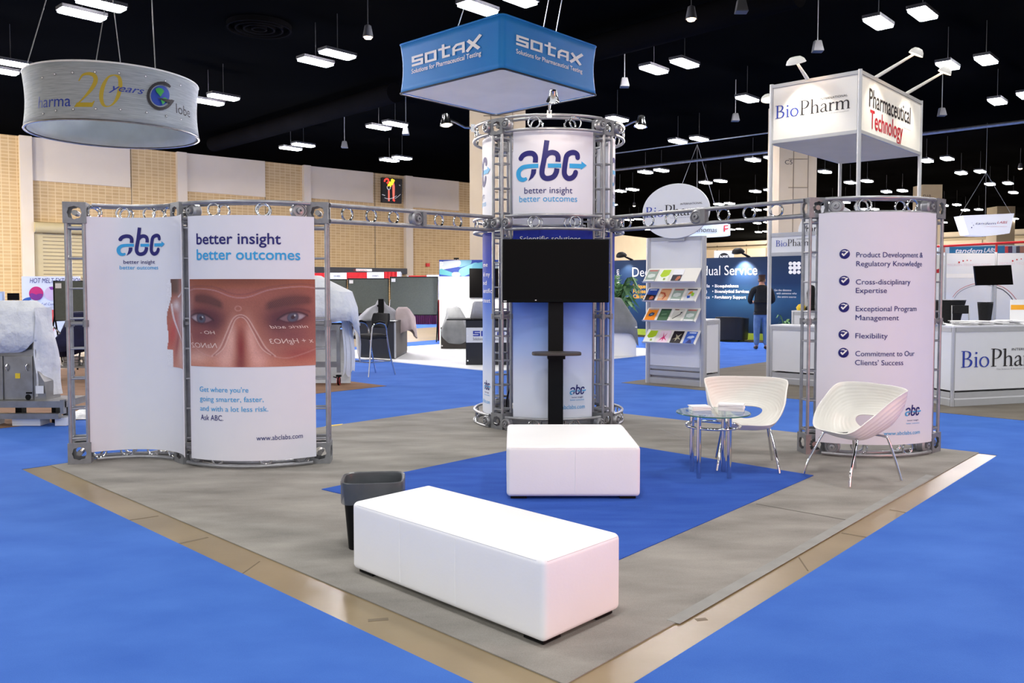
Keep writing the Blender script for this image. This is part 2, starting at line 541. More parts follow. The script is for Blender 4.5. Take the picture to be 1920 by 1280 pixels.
def put_text_ab(mb, surf, body, a0, a1, b, ch, bold=0.0, shear=0.0, off=0.004, space=1.0):
    vs, fs = text_mesh(body, bold, shear, space)
    lo = min(p.x for p in vs); hi = max(p.x for p in vs)
    sx = (a1 - a0) / (hi - lo); sy = ch / cap_height()
    flat_to(mb, surf, vs, fs, lambda p: (a0 + (p.x - lo) * sx, b + p.y * sy), off)
def smooth_path(pts, k=6):
    out = []
    n = len(pts)
    for i in range(n - 1):
        p0 = pts[max(i - 1, 0)]; p1 = pts[i]; p2 = pts[i + 1]; p3 = pts[min(i + 2, n - 1)]
        for j in range(k):
            t = j / k
            out.append(tuple(.5 * ((2 * p1[d]) + (-p0[d] + p2[d]) * t + (2 * p0[d] - 5 * p1[d] + 4 * p2[d] - p3[d]) * t * t + (-p0[d] + 3 * p1[d] - 3 * p2[d] + p3[d]) * t ** 3) for d in range(len(p1))))
    out.append(tuple(pts[-1]))
    return out
def ribbon(pts, wd, caps=(False, False), smooth=True):
    """flat brush stroke -> verts, faces; pts (x, y), wd one width or one per point"""
    if not isinstance(wd, (list, tuple)): wd = [wd] * len(pts)
    P = [(p[0], p[1], w_) for p, w_ in zip(pts, wd)]
    if smooth and len(P) > 2: P = smooth_path(P)
    vs = []; fs = []
    n = len(P)
    for i in range(n):
        a = P[max(i - 1, 0)]; b = P[min(i + 1, n - 1)]
        tx, ty = b[0] - a[0], b[1] - a[1]
        L = math.hypot(tx, ty) or 1
        if not smooth and 0 < i < n - 1:
            d1 = (P[i][0] - a[0], P[i][1] - a[1]); d2 = (b[0] - P[i][0], b[1] - P[i][1])
            l1 = math.hypot(*d1) or 1; l2 = math.hypot(*d2) or 1
            bx, by = d1[0] / l1 + d2[0] / l2, d1[1] / l1 + d2[1] / l2
            lb = math.hypot(bx, by) or 1
            c = max((bx * d1[0] + by * d1[1]) / (lb * l1), .4)
            nx, ny = -by / lb / c, bx / lb / c
        else:
            nx, ny = -ty / L, tx / L
        h = P[i][2] / 2
        vs += [Vector((P[i][0] + nx * h, P[i][1] + ny * h, 0)), Vector((P[i][0] - nx * h, P[i][1] - ny * h, 0))]
    fs = [(2 * i, 2 * i + 1, 2 * i + 3, 2 * i + 2) for i in range(n - 1)]
    for e, on in enumerate(caps):
        if on:
            i = 0 if e == 0 else n - 1
            k = len(vs); r = P[i][2] / 2
            vs += [Vector((P[i][0] + r * math.cos(2 * PI * q / 14), P[i][1] + r * math.sin(2 * PI * q / 14), 0)) for q in range(14)]
            fs.append(tuple(range(k, k + 14)))
    return vs, fs
def disc2(x, y, rx, ry=None, n=20):
    ry = ry or rx
    return [Vector((x + rx * math.cos(2 * PI * q / n), y + ry * math.sin(2 * PI * q / n), 0)) for q in range(n)], [tuple(range(n))]
def poly2(pts):
    return [Vector((p[0], p[1], 0)) for p in pts], [tuple(range(len(pts)))]
def join2(parts):
    V, Fc = [], []
    for vs, fs in parts:
        k = len(V); V += vs; Fc += [tuple(i + k for i in f) for f in fs]
    return V, Fc

# marks ---------------------------------------------------------------
def _abc():
    wd = 58
    dark = [ribbon([(780, 648), (802, 620), (838, 601), (882, 595), (925, 604), (951, 640), (950, 702)], wd, (True, False)),
            poly2([(905, 775), (962, 775), (956, 822), (926, 868), (868, 906), (888, 860), (900, 820)]),
            ribbon([(1080, 458), (1052, 650), (1027, 785), (1030, 842), (1060, 876), (1105, 880), (1155, 860), (1184, 815), (1192, 770)], wd),
            ribbon([(1062, 640), (1092, 606), (1140, 593), (1186, 608), (1205, 645), (1203, 696)], wd),
            ribbon([(1434, 640), (1428, 606), (1395, 588), (1352, 592), (1314, 614), (1294, 660), (1276, 795), (1286, 850), (1322, 878), (1368, 868), (1398, 838), (1410, 808)], wd, (True, True))]
    cyan = [ribbon([(985, 739), (930, 739), (860, 741), (800, 752), (757, 790), (752, 840), (775, 878), (815, 888), (852, 872)], [46, 46, 46, 50, 56, 56, 52, 44, 30]),
            poly2([(1090, 716), (1240, 716), (1240, 762), (1090, 762)]),
            poly2([(1335, 712), (1482, 710), (1482, 680), (1552, 722), (1474, 776), (1476, 760), (1335, 762)])]
    nz = lambda vf: ([Vector(((p.x - 720) / 830, (910 - p.y) / 830, 0)) for p in vf[0]], vf[1])
    return nz(join2(dark)), nz(join2(cyan))
ABC = _abc()                                    # unit width, height .548
def put_abc(mbd, mbc, surf, a0, b0, wd, off=0.004):
    for mb, g, o in ((mbd, ABC[0], off), (mbc, ABC[1], off + .0008)):
        flat_to(mb, surf, g[0], g[1], lambda p: (a0 + p.x * wd, b0 + p.y * wd), o)
def _serif():
    sr = lambda x0, x1, y: poly2([(x0, y - .02), (x1, y - .02), (x1, y + .02), (x0, y + .02)])
    st = lambda x, y0, y1, w_=.115: poly2([(x - w_ / 2, y0), (x + w_ / 2, y0), (x + w_ / 2, y1), (x - w_ / 2, y1)])
    T, K = .045, .12
    g = {}
    g['B'] = (join2([st(.17, 0, 1), sr(.02, .3, .02), sr(.02, .3, .98), ribbon([(.17, .975), (.38, .965), (.53, .88), (.55, .74), (.48, .6), (.34, .53), (.17, .52)], [T, T, .1, K, .09, T, T]),
                    ribbon([(.17, .52), (.42, .5), (.6, .4), (.63, .26), (.55, .1), (.4, .03), (.17, .025)], [T, T, .1, K, .1, T, T])]), .76)
    g['i'] = (join2([st(.16, 0, .62, .1), sr(.04, .28, .02), poly2([(.03, .6), (.16, .64), (.16, .58), (.03, .57)]), disc2(.16, .86, .065)]), .34)
    g['o'] = (join2([ribbon([(.31 + .25 * math.sin(q * PI / 8), .31 + .3 * math.cos(q * PI / 8)) for q in range(17)], [T + (.1 - T) * abs(math.sin(q * PI / 8)) for q in range(17)])]), .68)
    g['P'] = (join2([st(.19, 0, 1.1), sr(.04, .36, .02), sr(.04, .3, 1.08), ribbon([(.19, 1.075), (.42, 1.06), (.6, .95), (.63, .79), (.54, .6), (.38, .5), (.19, .49)], [T, T, .1, K, .1, T, T])]), .74)
    arch = lambda x: ribbon([(x, .4), (x + .09, .55), (x + .22, .62), (x + .34, .57), (x + .38, .44), (x + .38, .2), (x + .38, 0)], [.03, .04, .07, .1, .11, .11, .11])
    g['h'] = (join2([st(.16, 0, 1.08), sr(.04, .3, .02), poly2([(.02, 1.06), (.16, 1.1), (.16, 1.03), (.02, 1.02)]), arch(.16), sr(.42, .66, .02)]), .7)
    g['a'] = (join2([ribbon([(.09, .47), (.16, .57), (.28, .62), (.38, .56), (.41, .42), (.41, .12), (.5, .02), (.56, .06)], [.08, .06, .06, .09, .11, .11, .07, .03]),
                     ribbon([(.41, .37), (.22, .3), (.1, .2), (.1, .08), (.2, .02), (.32, .06), (.41, .15)], [.04, .05, .09, .1, .07, .04, .03])]), .56)
    g['r'] = (join2([st(.16, 0, .62, .11), sr(.04, .3, .02), poly2([(.03, .6), (.16, .65), (.16, .58), (.03, .57)]), ribbon([(.16, .38), (.24, .54), (.34, .6), (.43, .57)], [.03, .05, .08, .1])]), .46)
    g['m'] = (join2([st(.16, 0, .62, .11), sr(.04, .28, .02), poly2([(.03, .6), (.16, .65), (.16, .58), (.03, .57)]), arch(.16), arch(.54), sr(.44, .64, .02), sr(.82, 1.04, .02)]), 1.06)
    return g
SERIF = _serif()
def put_serif(surf, x0, y0, x1, y1, ch, off=.004, sets=(('Bio', 0), ('Pharm', 1))):
    """the two-coloured serif name; returns one mesh builder per colour"""
    a0, b0 = surf.inv(x0, y0); a1, b1 = surf.inv(x1, y1); _, bt = surf.inv(x0, y0 - ch)
    total = sum(SERIF[c][1] for wd, _ in sets for c in wd)
    sx = (a1 - a0) / total; sy = (bt - b0); b = (b0 + b1) / 2
    out = []; x = 0.0
    for wd, k in sets:
        mb = MB()
        for c in wd:
            (vs, fs), adv = SERIF[c]
            flat_to(mb, surf, vs, fs, lambda p: (a0 + (x + p.x) * sx, b + p.y * sy), off)
            x += adv
        out.append(mb)
    return out
def _techno():
    W = .22
    g = {}
    g['s'] = join2([ribbon([(1, .89), (.11, .89), (.11, .5), (.89, .5), (.89, .11), (0, .11)], W, smooth=False)])
    g['o'] = join2([ribbon([(.5, .89), (.89, .89), (.89, .11), (.11, .11), (.11, .89), (.5, .89)], W, smooth=False)])
    g['t'] = join2([ribbon([(.42, 1.3), (.42, .11), (.95, .11)], W, smooth=False), poly2([(0, .8), (1, .8), (1, 1), (0, 1)])])
    g['A'] = join2([ribbon([(.11, 0), (.11, .65), (.35, .89), (.89, .89), (.89, 0)], W, smooth=False), poly2([(.1, .32), (.9, .32), (.9, .5), (.1, .5)])])
    g['X'] = join2([ribbon([(0.1, 1), (.95, 0)], W * 1.2), ribbon([(0, 0), (1.1, 1.2)], W * 1.2)])
    out = []
    x = 0
    for c in 'sotAX':
        vs, fs = g[c]
        out.append(([Vector((x + p.x * 1.35, p.y, 0)) for p in vs], fs)); x += 1.55
    return join2(out), 1.55 * 4 + 1.5
TECHNO = _techno()
def put_techno(mb, surf, x0, y0, x1, y1, ch, off=.004):
    a0, b0 = surf.inv(x0, y0); a1, b1 = surf.inv(x1, y1); _, bt = surf.inv(x0, y0 - ch)
    (vs, fs), wd = TECHNO
    b = (b0 + b1) / 2
    flat_to(mb, surf, vs, fs, lambda p: (a0 + p.x * (a1 - a0) / wd, b + p.y * (bt - b0)), off)
def flat_px(mb, surf, vf, off=.004):
    """a flat stroke or patch given in picture coordinates, laid on its surface"""
    pl = [surf.inv(p.x, p.y) for p in vf[0]]
    flat_to(mb, surf, [Vector((a, b, 0)) for a, b in pl], vf[1], lambda p: (p.x, p.y), off)
def gradient_mat(name, stops, rough=.5):
    m = bpy.data.materials.new(name); m.use_nodes = True
    nt = m.node_tree; bs = nt.nodes['Principled BSDF']; bs.inputs['Roughness'].default_value = rough; bs.inputs['Specular IOR Level'].default_value = .15
    tcn = nt.nodes.new('ShaderNodeTexCoord'); sx = nt.nodes.new('ShaderNodeSeparateXYZ'); rp = nt.nodes.new('ShaderNodeValToRGB')
    nt.links.new(tcn.outputs['Generated'], sx.inputs[0]); nt.links.new(sx.outputs['Z'], rp.inputs[0]); nt.links.new(rp.outputs[0], bs.inputs['Base Color'])
    el = rp.color_ramp.elements
    el[0].position = stops[0][0]; el[0].color = S(*stops[0][1]); el[1].position = stops[-1][0]; el[1].color = S(*stops[-1][1])
    for pos, c in stops[1:-1]:
        e = el.new(pos); e.color = S(*c)
    MATS[name] = m
    return m
def quad_px(mb, surf, pts, off=.004):
    """a flat patch from picture corners"""
    pl = [surf.inv(*p) for p in pts]
    vs = [Vector((a, b, 0)) for a, b in pl]
    flat_to(mb, surf, vs, [tuple(range(len(vs)))], lambda p: (p.x, p.y), off)
# ================================================================== the hall
CEIL = 10.5
def slab_floor(name, pts, z, m, t=0.005, **k):
    mb = MB()
    mb.prism([(p.x, p.y) for p in pts], lambda a, b, o: Vector((a, b, o)), max(z - t, 0.0), z)
    return mb.build(name, m, smooth=False, **k)
fl = MB(); fl.box((20, 70, -.05), (320, 220, .1))
structure('floor', fl, 'concrete', smooth=False)
ce = MB(); ce.box((20, 85, CEIL + .1), (320, 216, .2))
structure('ceiling', ce, 'ceiling_black', smooth=False)

# carpets ------------------------------------------------------------
cF, cL, cR, cB = G(1060, 1285), G(95, 873), G(1836, 849), G(951, 752)
tag(slab_floor('booth_carpet', [cF, cR, cB, cL], .006, 'grey_carpet'), 'worn grey carpet square under the whole abc booth', 'carpet')
a, b = G(0, 861), G(882, 1279)
d = (a - b).normalized(); n = Vector((-d.y, d.x, 0));  n = n if n.dot(-b) > 0 else -n
tag(slab_floor('aisle_carpet', [b - d * 4, a + d * 3, a + d * 3 + n * 4, b - d * 4 + n * 4], .005, 'blue_carpet'), 'bright blue aisle carpet along the left front edge of the abc booth', 'carpet')
aL, dL = a, d
a, b = G(1872, 853), G(1193, 1279)
d = (a - b).normalized(); n = Vector((-d.y, d.x, 0));  n = n if n.dot(-b) > 0 else -n
tag(slab_floor('aisle_carpet', [b - d * 1.2, a + d * 4, a + d * 4 + n * 4, b - d * 1.2 + n * 4], .0055, 'blue_carpet', t=.0035), 'bright blue aisle carpet along the right front edge of the abc booth', 'carpet')
aR, dR = a, d
# everything behind the booth
pl, pr = G(40, 880), G(1872, 854)
bl = (pl - cB).normalized(); br = (pr - cB).normalized()
far = [cB + bl * 7.2, pl + dL * 30 + Vector((-8, 0, 0)), Vector((-30, 46, 0)), Vector((10, 60, 0)), Vector((40, 40, 0)), pr + dR * 30, cB + br * 7.0]
tag(slab_floor('aisle_carpet', [cB, pl] + far[1:6] + [pr], .004, 'blue_carpet'), 'blue aisle carpet running behind the abc booth between the other booths', 'carpet')
bc = [o for o in col.objects if o.name == 'booth_carpet'][0]
def floor_line(nm, a, b, w_, z, m, par):
    e = (b - a); e.z = 0; n_ = Vector((-e.y, e.x, 0)).normalized() * w_ / 2
    q = MB(); q.prism([(p.x, p.y) for p in (a - n_, b - n_, b + n_, a + n_)], lambda x, y, o: Vector((x, y, o)), z - .002, z)
    return q.build(nm, m, par, smooth=False)
mat('carpet_tape', (150, 150, 146), .8, noise=(9, (138, 138, 134), .6)); mat('seam_dark', (92, 88, 82), .95, noise=(9, (82, 78, 73), .6))
floor_line('edge_tape', G(1262, 1168), G(1745, 892), .07, .0072, 'carpet_tape', bc)
floor_line('seam', G(1418, 946), G(1592, 977), .012, .0068, 'seam_dark', bc)
floor_line('seam', G(1235, 803), G(1345, 850), .008, .0068, 'carpet_tape', bc)
flo = [o for o in col.objects if o.name == 'floor'][0]
for a, b, w_ in (((243, 975), (297, 967), .012), ((310, 1012), (330, 1020), .02), ((330, 1020), (390, 1007), .02), ((452, 1077), (487, 1052), .008), ((1668, 955), (1700, 961), .012), ((1578, 999), (1630, 1008), .02), ((1498, 1045), (1515, 1070), .008), ((690, 1163), (728, 1160), .03), ((1305, 1162), (1325, 1160), .03)):
    floor_line('crack', G(*a), G(*b), w_, .0012, 'groove', flo)
# loose blue rug in the middle of the booth
r0, r1, r2 = G(603, 919), G(1525, 893), G(1160, 1052)
r3 = r0 + (r1 - r2)
tag(slab_floor('blue_rug', [r0, r2, r1, G(1205, 836), G(945, 849)][:3] + [G(1080, 820)], .011, 'deep_blue_carpet'), 'deep blue square of carpet inset in the grey under the white ottomans', 'carpet')
tp = MB(); q0, q1 = G(609, 801), G(640, 797.5)
tp.prism([(q0.x, q0.y), (q1.x, q1.y), (q1.x, q1.y + .09), (q0.x, q0.y + .09)], lambda a, b, o: Vector((a, b, o)), .006, .0075)
tag(tp.build('floor_tape', 'yellow_label', smooth=False), 'short strip of yellow tape on the edge of the grey carpet', 'tape')
# the other booths' floors
c = G(725, 724)
tag(slab_floor('booth_floor', [c, c - UV * 26, c - UV * 26 + VV * 7, c + VV * 7], .008, 'brown_floor'), 'bare brown floor under the sheeted machines on the left', 'floor covering')
c = G(928, 697)
tag(slab_floor('booth_floor', [c, c + UV * 7, c + UV * 7 + VV * 6.4, c + VV * 6.4], .02, 'bright_white', t=.02), 'glossy white platform floor of the booth behind the tower', 'floor covering')
c = G(1165, 718)
tag(slab_floor('booth_carpet', [c, c - VV * 15, c - VV * 15 + UV * 8, c + UV * 8], .008, 'taupe_carpet'), 'taupe carpet under the white serif-lettered booth on the right', 'carpet')
c0, c1, c2, c3 = G(764, 642), G(822, 637), G(822, 613), G(764, 617)
e = (c0 - c1).normalized()
tag(slab_floor('floor_strip', [c0 + e * 26, c1 - e * 1, c2 - e * 1, c3 + e * 26], .007, 'concrete'), 'bare concrete lane beyond the grey poster boards', 'floor covering')

# left block wall ------------------------------------------------------
W0, W1 = G(0, 251, CEIL), G(861, 340.6, CEIL)
wd = (W1 - W0); wd.z = 0; wd.normalize()
WL = Plane((W0.x, W0.y, 0), wd)
aend = WL.inv(995, 500)[0]
def uv_wall(name, surf, a0, a1, h, m, kind='structure', thick=.3):
    mb = MB()
    mb.prism([(a0, 0), (a1, 0), (a1, h), (a0, h)], lambda a, b, o: surf.map(a, b, o), -thick, 0)
    o = mb.build(name, m, smooth=False)
    me = o.data; uv = me.uv_layers.new(name='UVMap')
    for lp in me.loops:
        p = me.vertices[lp.vertex_index].co - surf.o
        uv.data[lp.index].uv = (p.dot(surf.x), p.z)
    o['kind'] = kind
    return o
wl = uv_wall('wall_left', WL, -30, aend, CEIL, 'tan_block')
def wall_box(name, surf, x0, x1, b0, b1, m, off, parent=None, kind=None, y=420):
    """a raised slab on a wall between two picture columns and two heights"""
    a0, a1 = surf.inv(x0, y)[0], surf.inv(x1, y)[0]
    mb = MB(); mb.prism([(a0, b0), (a1, b0), (a1, b1), (a0, b1)], lambda a, b, o: surf.map(a, b, o), 0, off)
    o = mb.build(name, m, parent, smooth=False)
    if kind: o['kind'] = kind
    return o
for i, (x0, x1) in enumerate([(38, 61), (331, 349), (567, 580), (757, 770)]):
    wall_box('trim_%d' % (i + 1), WL, x0, x1, 0, CEIL, 'beige_panel', .35, kind='structure')
for x0, x1, yb in [(-160, 37, 322), (61.5, 245, 345), (349.5, 497, 364), (580.5, 699, 376), (770.5, 859, 392)]:
    b0 = WL.inv((x0 + x1) / 2, yb)[1]
    wall_box('wall_panel', WL, x0 if x0 > 0 else x0, x1, b0, CEIL, 'beige_panel', .12, parent=wl) if x0 > 0 else None
for x in (497.6, 617, 703, 247.5):
    wall_box('joint', WL, x - .5, x + .5, 0, CEIL, 'groove', .02, parent=wl)
b1 = WL.inv(100, 438)[1]; b2 = WL.inv(100, 418)[1]
dr = wall_box('door_1', WL, 63, 176, 0, b1, 'door_metal', .12, kind='structure')
a0, a1 = WL.inv(61, 420)[0], WL.inv(178, 420)[0]
hb = MB(); hb.tube([WL.map(a0, (b1 + b2) / 2, .45), WL.map(a1, (b1 + b2) / 2, .45)], (b2 - b1) / 2, 16)
hb.build('door_housing', 'door_metal', dr)
sl = MB()
k = 0
while k * .22 < b1:
    sl.prism([(a0 + .5, k * .22), (a1 - .5, k * .22), (a1 - .5, k * .22 + .03), (a0 + .5, k * .22 + .03)], lambda a, b, o: WL.map(a, b, o), .12, .15); k += 1
sl.build('door_slats', 'groove', dr, smooth=False)

# far walls -------------------------------------------------------------
K0, K1, K2 = G(1000, 421, CEIL), G(1300, 456.5, CEIL), G(2300, 412, CEIL)
for p in (K0, K1, K2): p.z = 0
wb = Plane(K0, K1 - K0); L = (K1 - K0).length
wbk = uv_wall('wall_back', wb, -2, L, CEIL, 'tan_block')
mb = MB(); mb.prism([(-2, 6.3), (L, 6.3), (L, CEIL), (-2, CEIL)], lambda a, b, o: wb.map(a, b, o), 0, .1)
mb.build('wall_panel', 'beige_panel', wbk, smooth=False)
wr = Plane(K1, K2 - K1); L2 = (K2 - K1).length
wrt = uv_wall('wall_right', wr, 0, L2, CEIL, 'beige_panel')
for x in (1345, 1400, 1437, 1842, 1856):
    wall_box('joint', wr, x - .6, x + .6, 0, CEIL - .6, 'groove', .05, parent=wrt, y=450)
wall_box('ledge', wr, 1305, 1990, CEIL - 1.4, CEIL - 1.0, 'beige_column', .6, parent=wrt, y=450)
jo = Plane(WL.map(aend, 0), K0 - WL.map(aend, 0))
uv_wall('wall_far', jo, 0, (K0 - WL.map(aend, 0)).length, CEIL, 'tan_block')

# columns ---------------------------------------------------------------
def column(x0, x1, Y, top=CEIL, grooves=True, mark=None):
    p0, p1 = D(x0, HORIZ, Y), D(x1, HORIZ, Y)
    wdt = p1.x - p0.x
    mb = MB(); cx = (p0.x + p1.x) / 2
    mb.box((cx, Y + wdt / 2, top / 2), (wdt, wdt, top))
    o = mb.build('column', 'beige_column', smooth=False); o['kind'] = 'structure'
    if grooves:
        g = MB()
        g.box((cx - wdt * .12, Y - .01, top / 2), (.03, .03, top))
        g.box((cx + wdt * .27, Y - .01, top / 2), (.03, .03, top))
        z = 1.0
        while z < top:
            g.box((cx - wdt * .0, Y - .01, z), (wdt * .5, .03, .035)); z += 1.35
        g.build('joint', 'groove', o, smooth=False)
    if mark:
        t, xa, xb, yb, ch = mark
        m2 = MB(); put_text(m2, Plane((cx, Y, 0), (1, 0, 0)), t, xa, yb, xb, yb, ch, off=.02)
        m2.build('lettering', 'black_ink', o, smooth=False)
    return o
column(881, 985, 30)
column(1458, 1528, 40, mark=('C5', 1471.5, 1485.5, 308, 8))
column(1726, 1763, 72, grooves=False, mark=('D10', 1731, 1745, 371, 6))
column(1866, 1900, 91, grooves=False)
column(1443, 1459, 96, top=CEIL, grooves=False, mark=('31', 1450, 1457, 432, 5))

# ducts, rails, loudspeakers under the ceiling ----------------------------
def along(px0, py0, px1, py1, z): return G(px0, py0, z), G(px1, py1, z)
for (p, q, z, r, lab) in [((430, 262), (690, 188), 9.85, .42, 'round black duct slanting under the ceiling left of the blue hanging sign'),
                       ((1150, 82), (1380, 18), 9.85, .42, 'black round duct under the ceiling right of the blue hanging sign')]:
    A, B = along(*p, *q, z)
    mb = MB(); e = (B - A).normalized()
    mb.tube([A - e * 2, B + e * 2], r, 20)
    tag(mb.build('air_duct', 'duct_black'), lab, 'duct')
A = G(486, 46, CEIL - .02); mb = MB()
for r in (1.06, .8, .53, .26):
    mb.lathe([(r, 0), (r, -.18), (r - .06, -.18), (r - .06, 0)], A, 28, closed=True)
tag(mb.build('air_diffuser', 'duct_black'), 'round ringed black air diffuser in the ceiling above the brick wall', 'air vent')
for (p, q, z, lab) in [((1140, 320), (1462, 282), 9.4, 'pale conduit rail under the ceiling between the round and the boxed signs'),
                       ((1150, 288), (1440, 249), 9.4, 'thin upper conduit under the ceiling above the round white sign'),
                       ((1728, 251), (1925, 227), 9.4, 'pale conduit rail under the ceiling right of the boxed sign')]:
    A, B = along(*p, *q, z)
    mb = MB(); mb.tube([A, B], .09 if 'thin' not in lab else .035, 8)
    tag(mb.build('conduit', 'steel'), lab, 'conduit')
sp = [(1390, 12, 'nearest wedge loudspeaker, hanging at the top edge of the picture'), (1171, 155, 'grey wedge loudspeaker right of the blue hanging sign'),
      (1379, 220, 'grey wedge loudspeaker left of the boxed white sign'), (1533, 87, 'grey wedge loudspeaker above the boxed white sign'),
      (1766, 210, 'grey wedge loudspeaker right of the boxed white sign'), (646, 271, 'grey wedge loudspeaker above the tan brick wall'),
      (761, 246, 'grey wedge loudspeaker beside the lit ceiling lights left of the tower')]
spk = None
for x, y, lab in sp:
    p = G(x, y, 8.9)
    if spk is None:
        spk = thing('loudspeaker', lab, 'loudspeaker', p, 0, 'wedge loudspeakers under the ceiling')
        mb = MB()
        v = [(-.2, -.15, .35), (.2, -.15, .35), (.2, .2, .35), (-.2, .2, .35), (-.33, -.25, -.3), (.33, -.25, -.3), (.33, .2, -.36), (-.33, .2, -.36)]
        mb.add(v, [(0, 1, 2, 3), (7, 6, 5, 4), (0, 4, 5, 1), (1, 5, 6, 2), (2, 6, 7, 3), (3, 7, 4, 0)])
        mb.v = [p * .5 for p in mb.v]
        mb.build('cabinet', 'speaker_grey', spk, local=True, bevel=.02, smooth=False)
        mb = MB(); mb.tube([(0, 0, .15), (0, 0, 1.6)], .015, 6); mb.build('hanging_rod', 'wire', spk, local=True)
    else:
        o = dup(spk); o.location = p; o['label'] = lab

# ceiling lights -----------------------------------------------------------
LIGHTS = [
 (154, 26, 'nearest long lit ceiling light above the drum sign, lower of its pair'), (190, 8, 'long lit ceiling light cut by the top edge above the drum sign'),
 (20, 118, 'lit ceiling light cut by the left edge, upper of its pair'), (-2, 132, 'lit ceiling light cut by the left edge, lower of its pair'),
 (419, 181.5, 'lit ceiling light just right of the drum sign, upper of its pair'), (391, 191, 'lit ceiling light just right of the drum sign, lower of its pair'),
 (633, 101.5, 'long lit ceiling light left of the blue hanging sign, upper of its pair'), (592, 115.5, 'long lit ceiling light left of the blue hanging sign, lower of its pair'),
 (741, 232, 'lit ceiling light below the left corner of the blue sign, upper of its pair'), (710, 238.5, 'lit ceiling light below the left corner of the blue sign, lower of its pair'),
 (569, 271.5, 'lit ceiling light over the brick wall left of the neon sign, upper one'), (545, 278, 'lit ceiling light over the brick wall left of the neon sign, lower one'),
 (754, 296, 'lit ceiling light above the neon sign, upper of its pair'), (730, 300, 'lit ceiling light above the neon sign, lower of its pair'),
 (896, 14.5, 'large lit ceiling light behind the top of the blue sign'), (970, -2, 'large lit ceiling light cut by the top edge above the blue sign'),
 (1283.5, 118, 'large lit ceiling light right of the blue sign, right one of its pair'), (1226, 130, 'large lit ceiling light right of the blue sign, left one of its pair'),
 (1401, 185, 'lit ceiling light just left of the boxed white sign'), (1157.5, 223, 'lit ceiling light beside the top right of the tower ring'),
 (1271, 265, 'lit ceiling light above the round sign, left one of the upper pair'), (1311, 260, 'lit ceiling light above the round sign, right one of the upper pair'),
 (1411.5, 299.5, 'lit ceiling light beside the left post of the boxed sign, left of its pair'), (1447, 295.5, 'lit ceiling light crossed by the left post of the boxed sign, highest of those'),
 (1210, 322.5, 'small lit ceiling light just over the round sign, left one of the pair'), (1240, 319, 'small lit ceiling light just over the round sign, right one of the pair'),
 (1323, 342, 'small lit ceiling light at the upper right of the round sign, left one'), (1351, 339, 'small lit ceiling light at the upper right of the round sign, right one'),
 (1162, 358, 'small lit ceiling light between tower and round sign, left of its pair'), (1186, 355, 'small lit ceiling light between tower and round sign, right of its pair'),
 (1416, 358.5, 'small lit ceiling light left of the sign post, above the right truss bridge'), (1443, 356, 'small lit ceiling light crossed by the sign post above the right truss bridge'),
 (1147, 383, 'small lit ceiling light touching the right edge of the tower'), (1348, 382.6, 'small lit ceiling light right of the round sign, left one just over the bridge'),
 (1368, 381, 'small lit ceiling light right of the round sign, right one just over the bridge'), (1180, 412, 'tiny lit ceiling light seen through the bridge left of the round sign, left one'),
 (1197, 410.6, 'tiny lit ceiling light seen through the bridge left of the round sign, right one'), (1418.5, 393.5, 'tiny lit ceiling light seen through the bridge beside the sign post'),
 (1441, 392.5, 'tiny lit ceiling light seen through the bridge behind the sign post'), (1420, 418, 'tiny lit ceiling light below the bridge left of the sign post, upper one'),
 (1439, 416.5, 'tiny lit ceiling light below the bridge behind the sign post, upper one'), (1371, 430, 'tiny lit ceiling light right of the far grey drum sign, left one'),
 (1387, 429, 'tiny lit ceiling light right of the far grey drum sign, right one'), (1422, 434.7, 'tiny lit ceiling light below the bridge left of the sign post, lower one'),
 (1436, 433.6, 'tiny lit ceiling light below the bridge behind the sign post, lower one'), (1214, 430, 'tiny lit ceiling light at the lower left edge of the round sign'),
 (1647, 42, 'large lit ceiling light high above the boxed sign, left one of the pair'), (1730, 25, 'large lit ceiling light high above the boxed sign, right one of the pair'),
 (1777, 122.5, 'lit ceiling light right of the boxed sign lamps, left one of the pair'), (1849, 112, 'lit ceiling light right of the boxed sign lamps, right one of the pair'),
 (1870, 189.6, 'lit ceiling light near the right edge, level with the boxed sign'), (1924, 178, 'lit ceiling light cut by the right edge of the picture'),
 (1546.7, 321.7, 'lit ceiling light beside the marked column, under the boxed sign'), (1594, 342, 'small lit ceiling light under the boxed sign, left of its centre post'),
 (1626, 339, 'small lit ceiling light under the boxed sign, right of its centre post'), (1662, 359, 'small lit ceiling light under the boxed sign, left one near its right post'),
 (1692, 357, 'small lit ceiling light under the boxed sign, right one near its right post'), (1737, 301, 'lit ceiling light touching the right post of the boxed sign'),
 (1776, 297, 'lit ceiling light just right of the boxed sign post, right of its pair'), (1802, 324, 'lit ceiling light left above the wires of the white trapezoid sign'),
 (1838, 321, 'lit ceiling light right above the wires of the white trapezoid sign'), (1856, 345, 'lit ceiling light between the wires of the white trapezoid sign'),
 (1890, 343, 'lit ceiling light right of the trapezoid sign wires, upper one'), (1900, 360.6, 'lit ceiling light right of the trapezoid sign wires, lower one'),
 (1560.6, 380, 'small lit ceiling light seen through the right panel truss, left one'), (1585, 379, 'small lit ceiling light seen through the right panel truss, right one'),
 (1618, 392, 'tiny lit ceiling light just over the check-mark panel, behind the centre post'), (1640, 391.7, 'tiny lit ceiling light just over the check-mark panel, right of the centre post'),
 (1770, 385, 'small lit ceiling light right of the far marked column, left one'), (1794, 383.5, 'small lit ceiling light right of the far marked column, right one'),
 (1810, 393.5, 'small lit ceiling light just over the left end of the trapezoid sign'), (1835, 392.5, 'small lit ceiling light just over the middle of the trapezoid sign'),
 (1770, 416.5, 'small lit ceiling light left of the trapezoid sign'), (1903, 409.6, 'small lit ceiling light at the right end of the trapezoid sign'),
]
lp = None
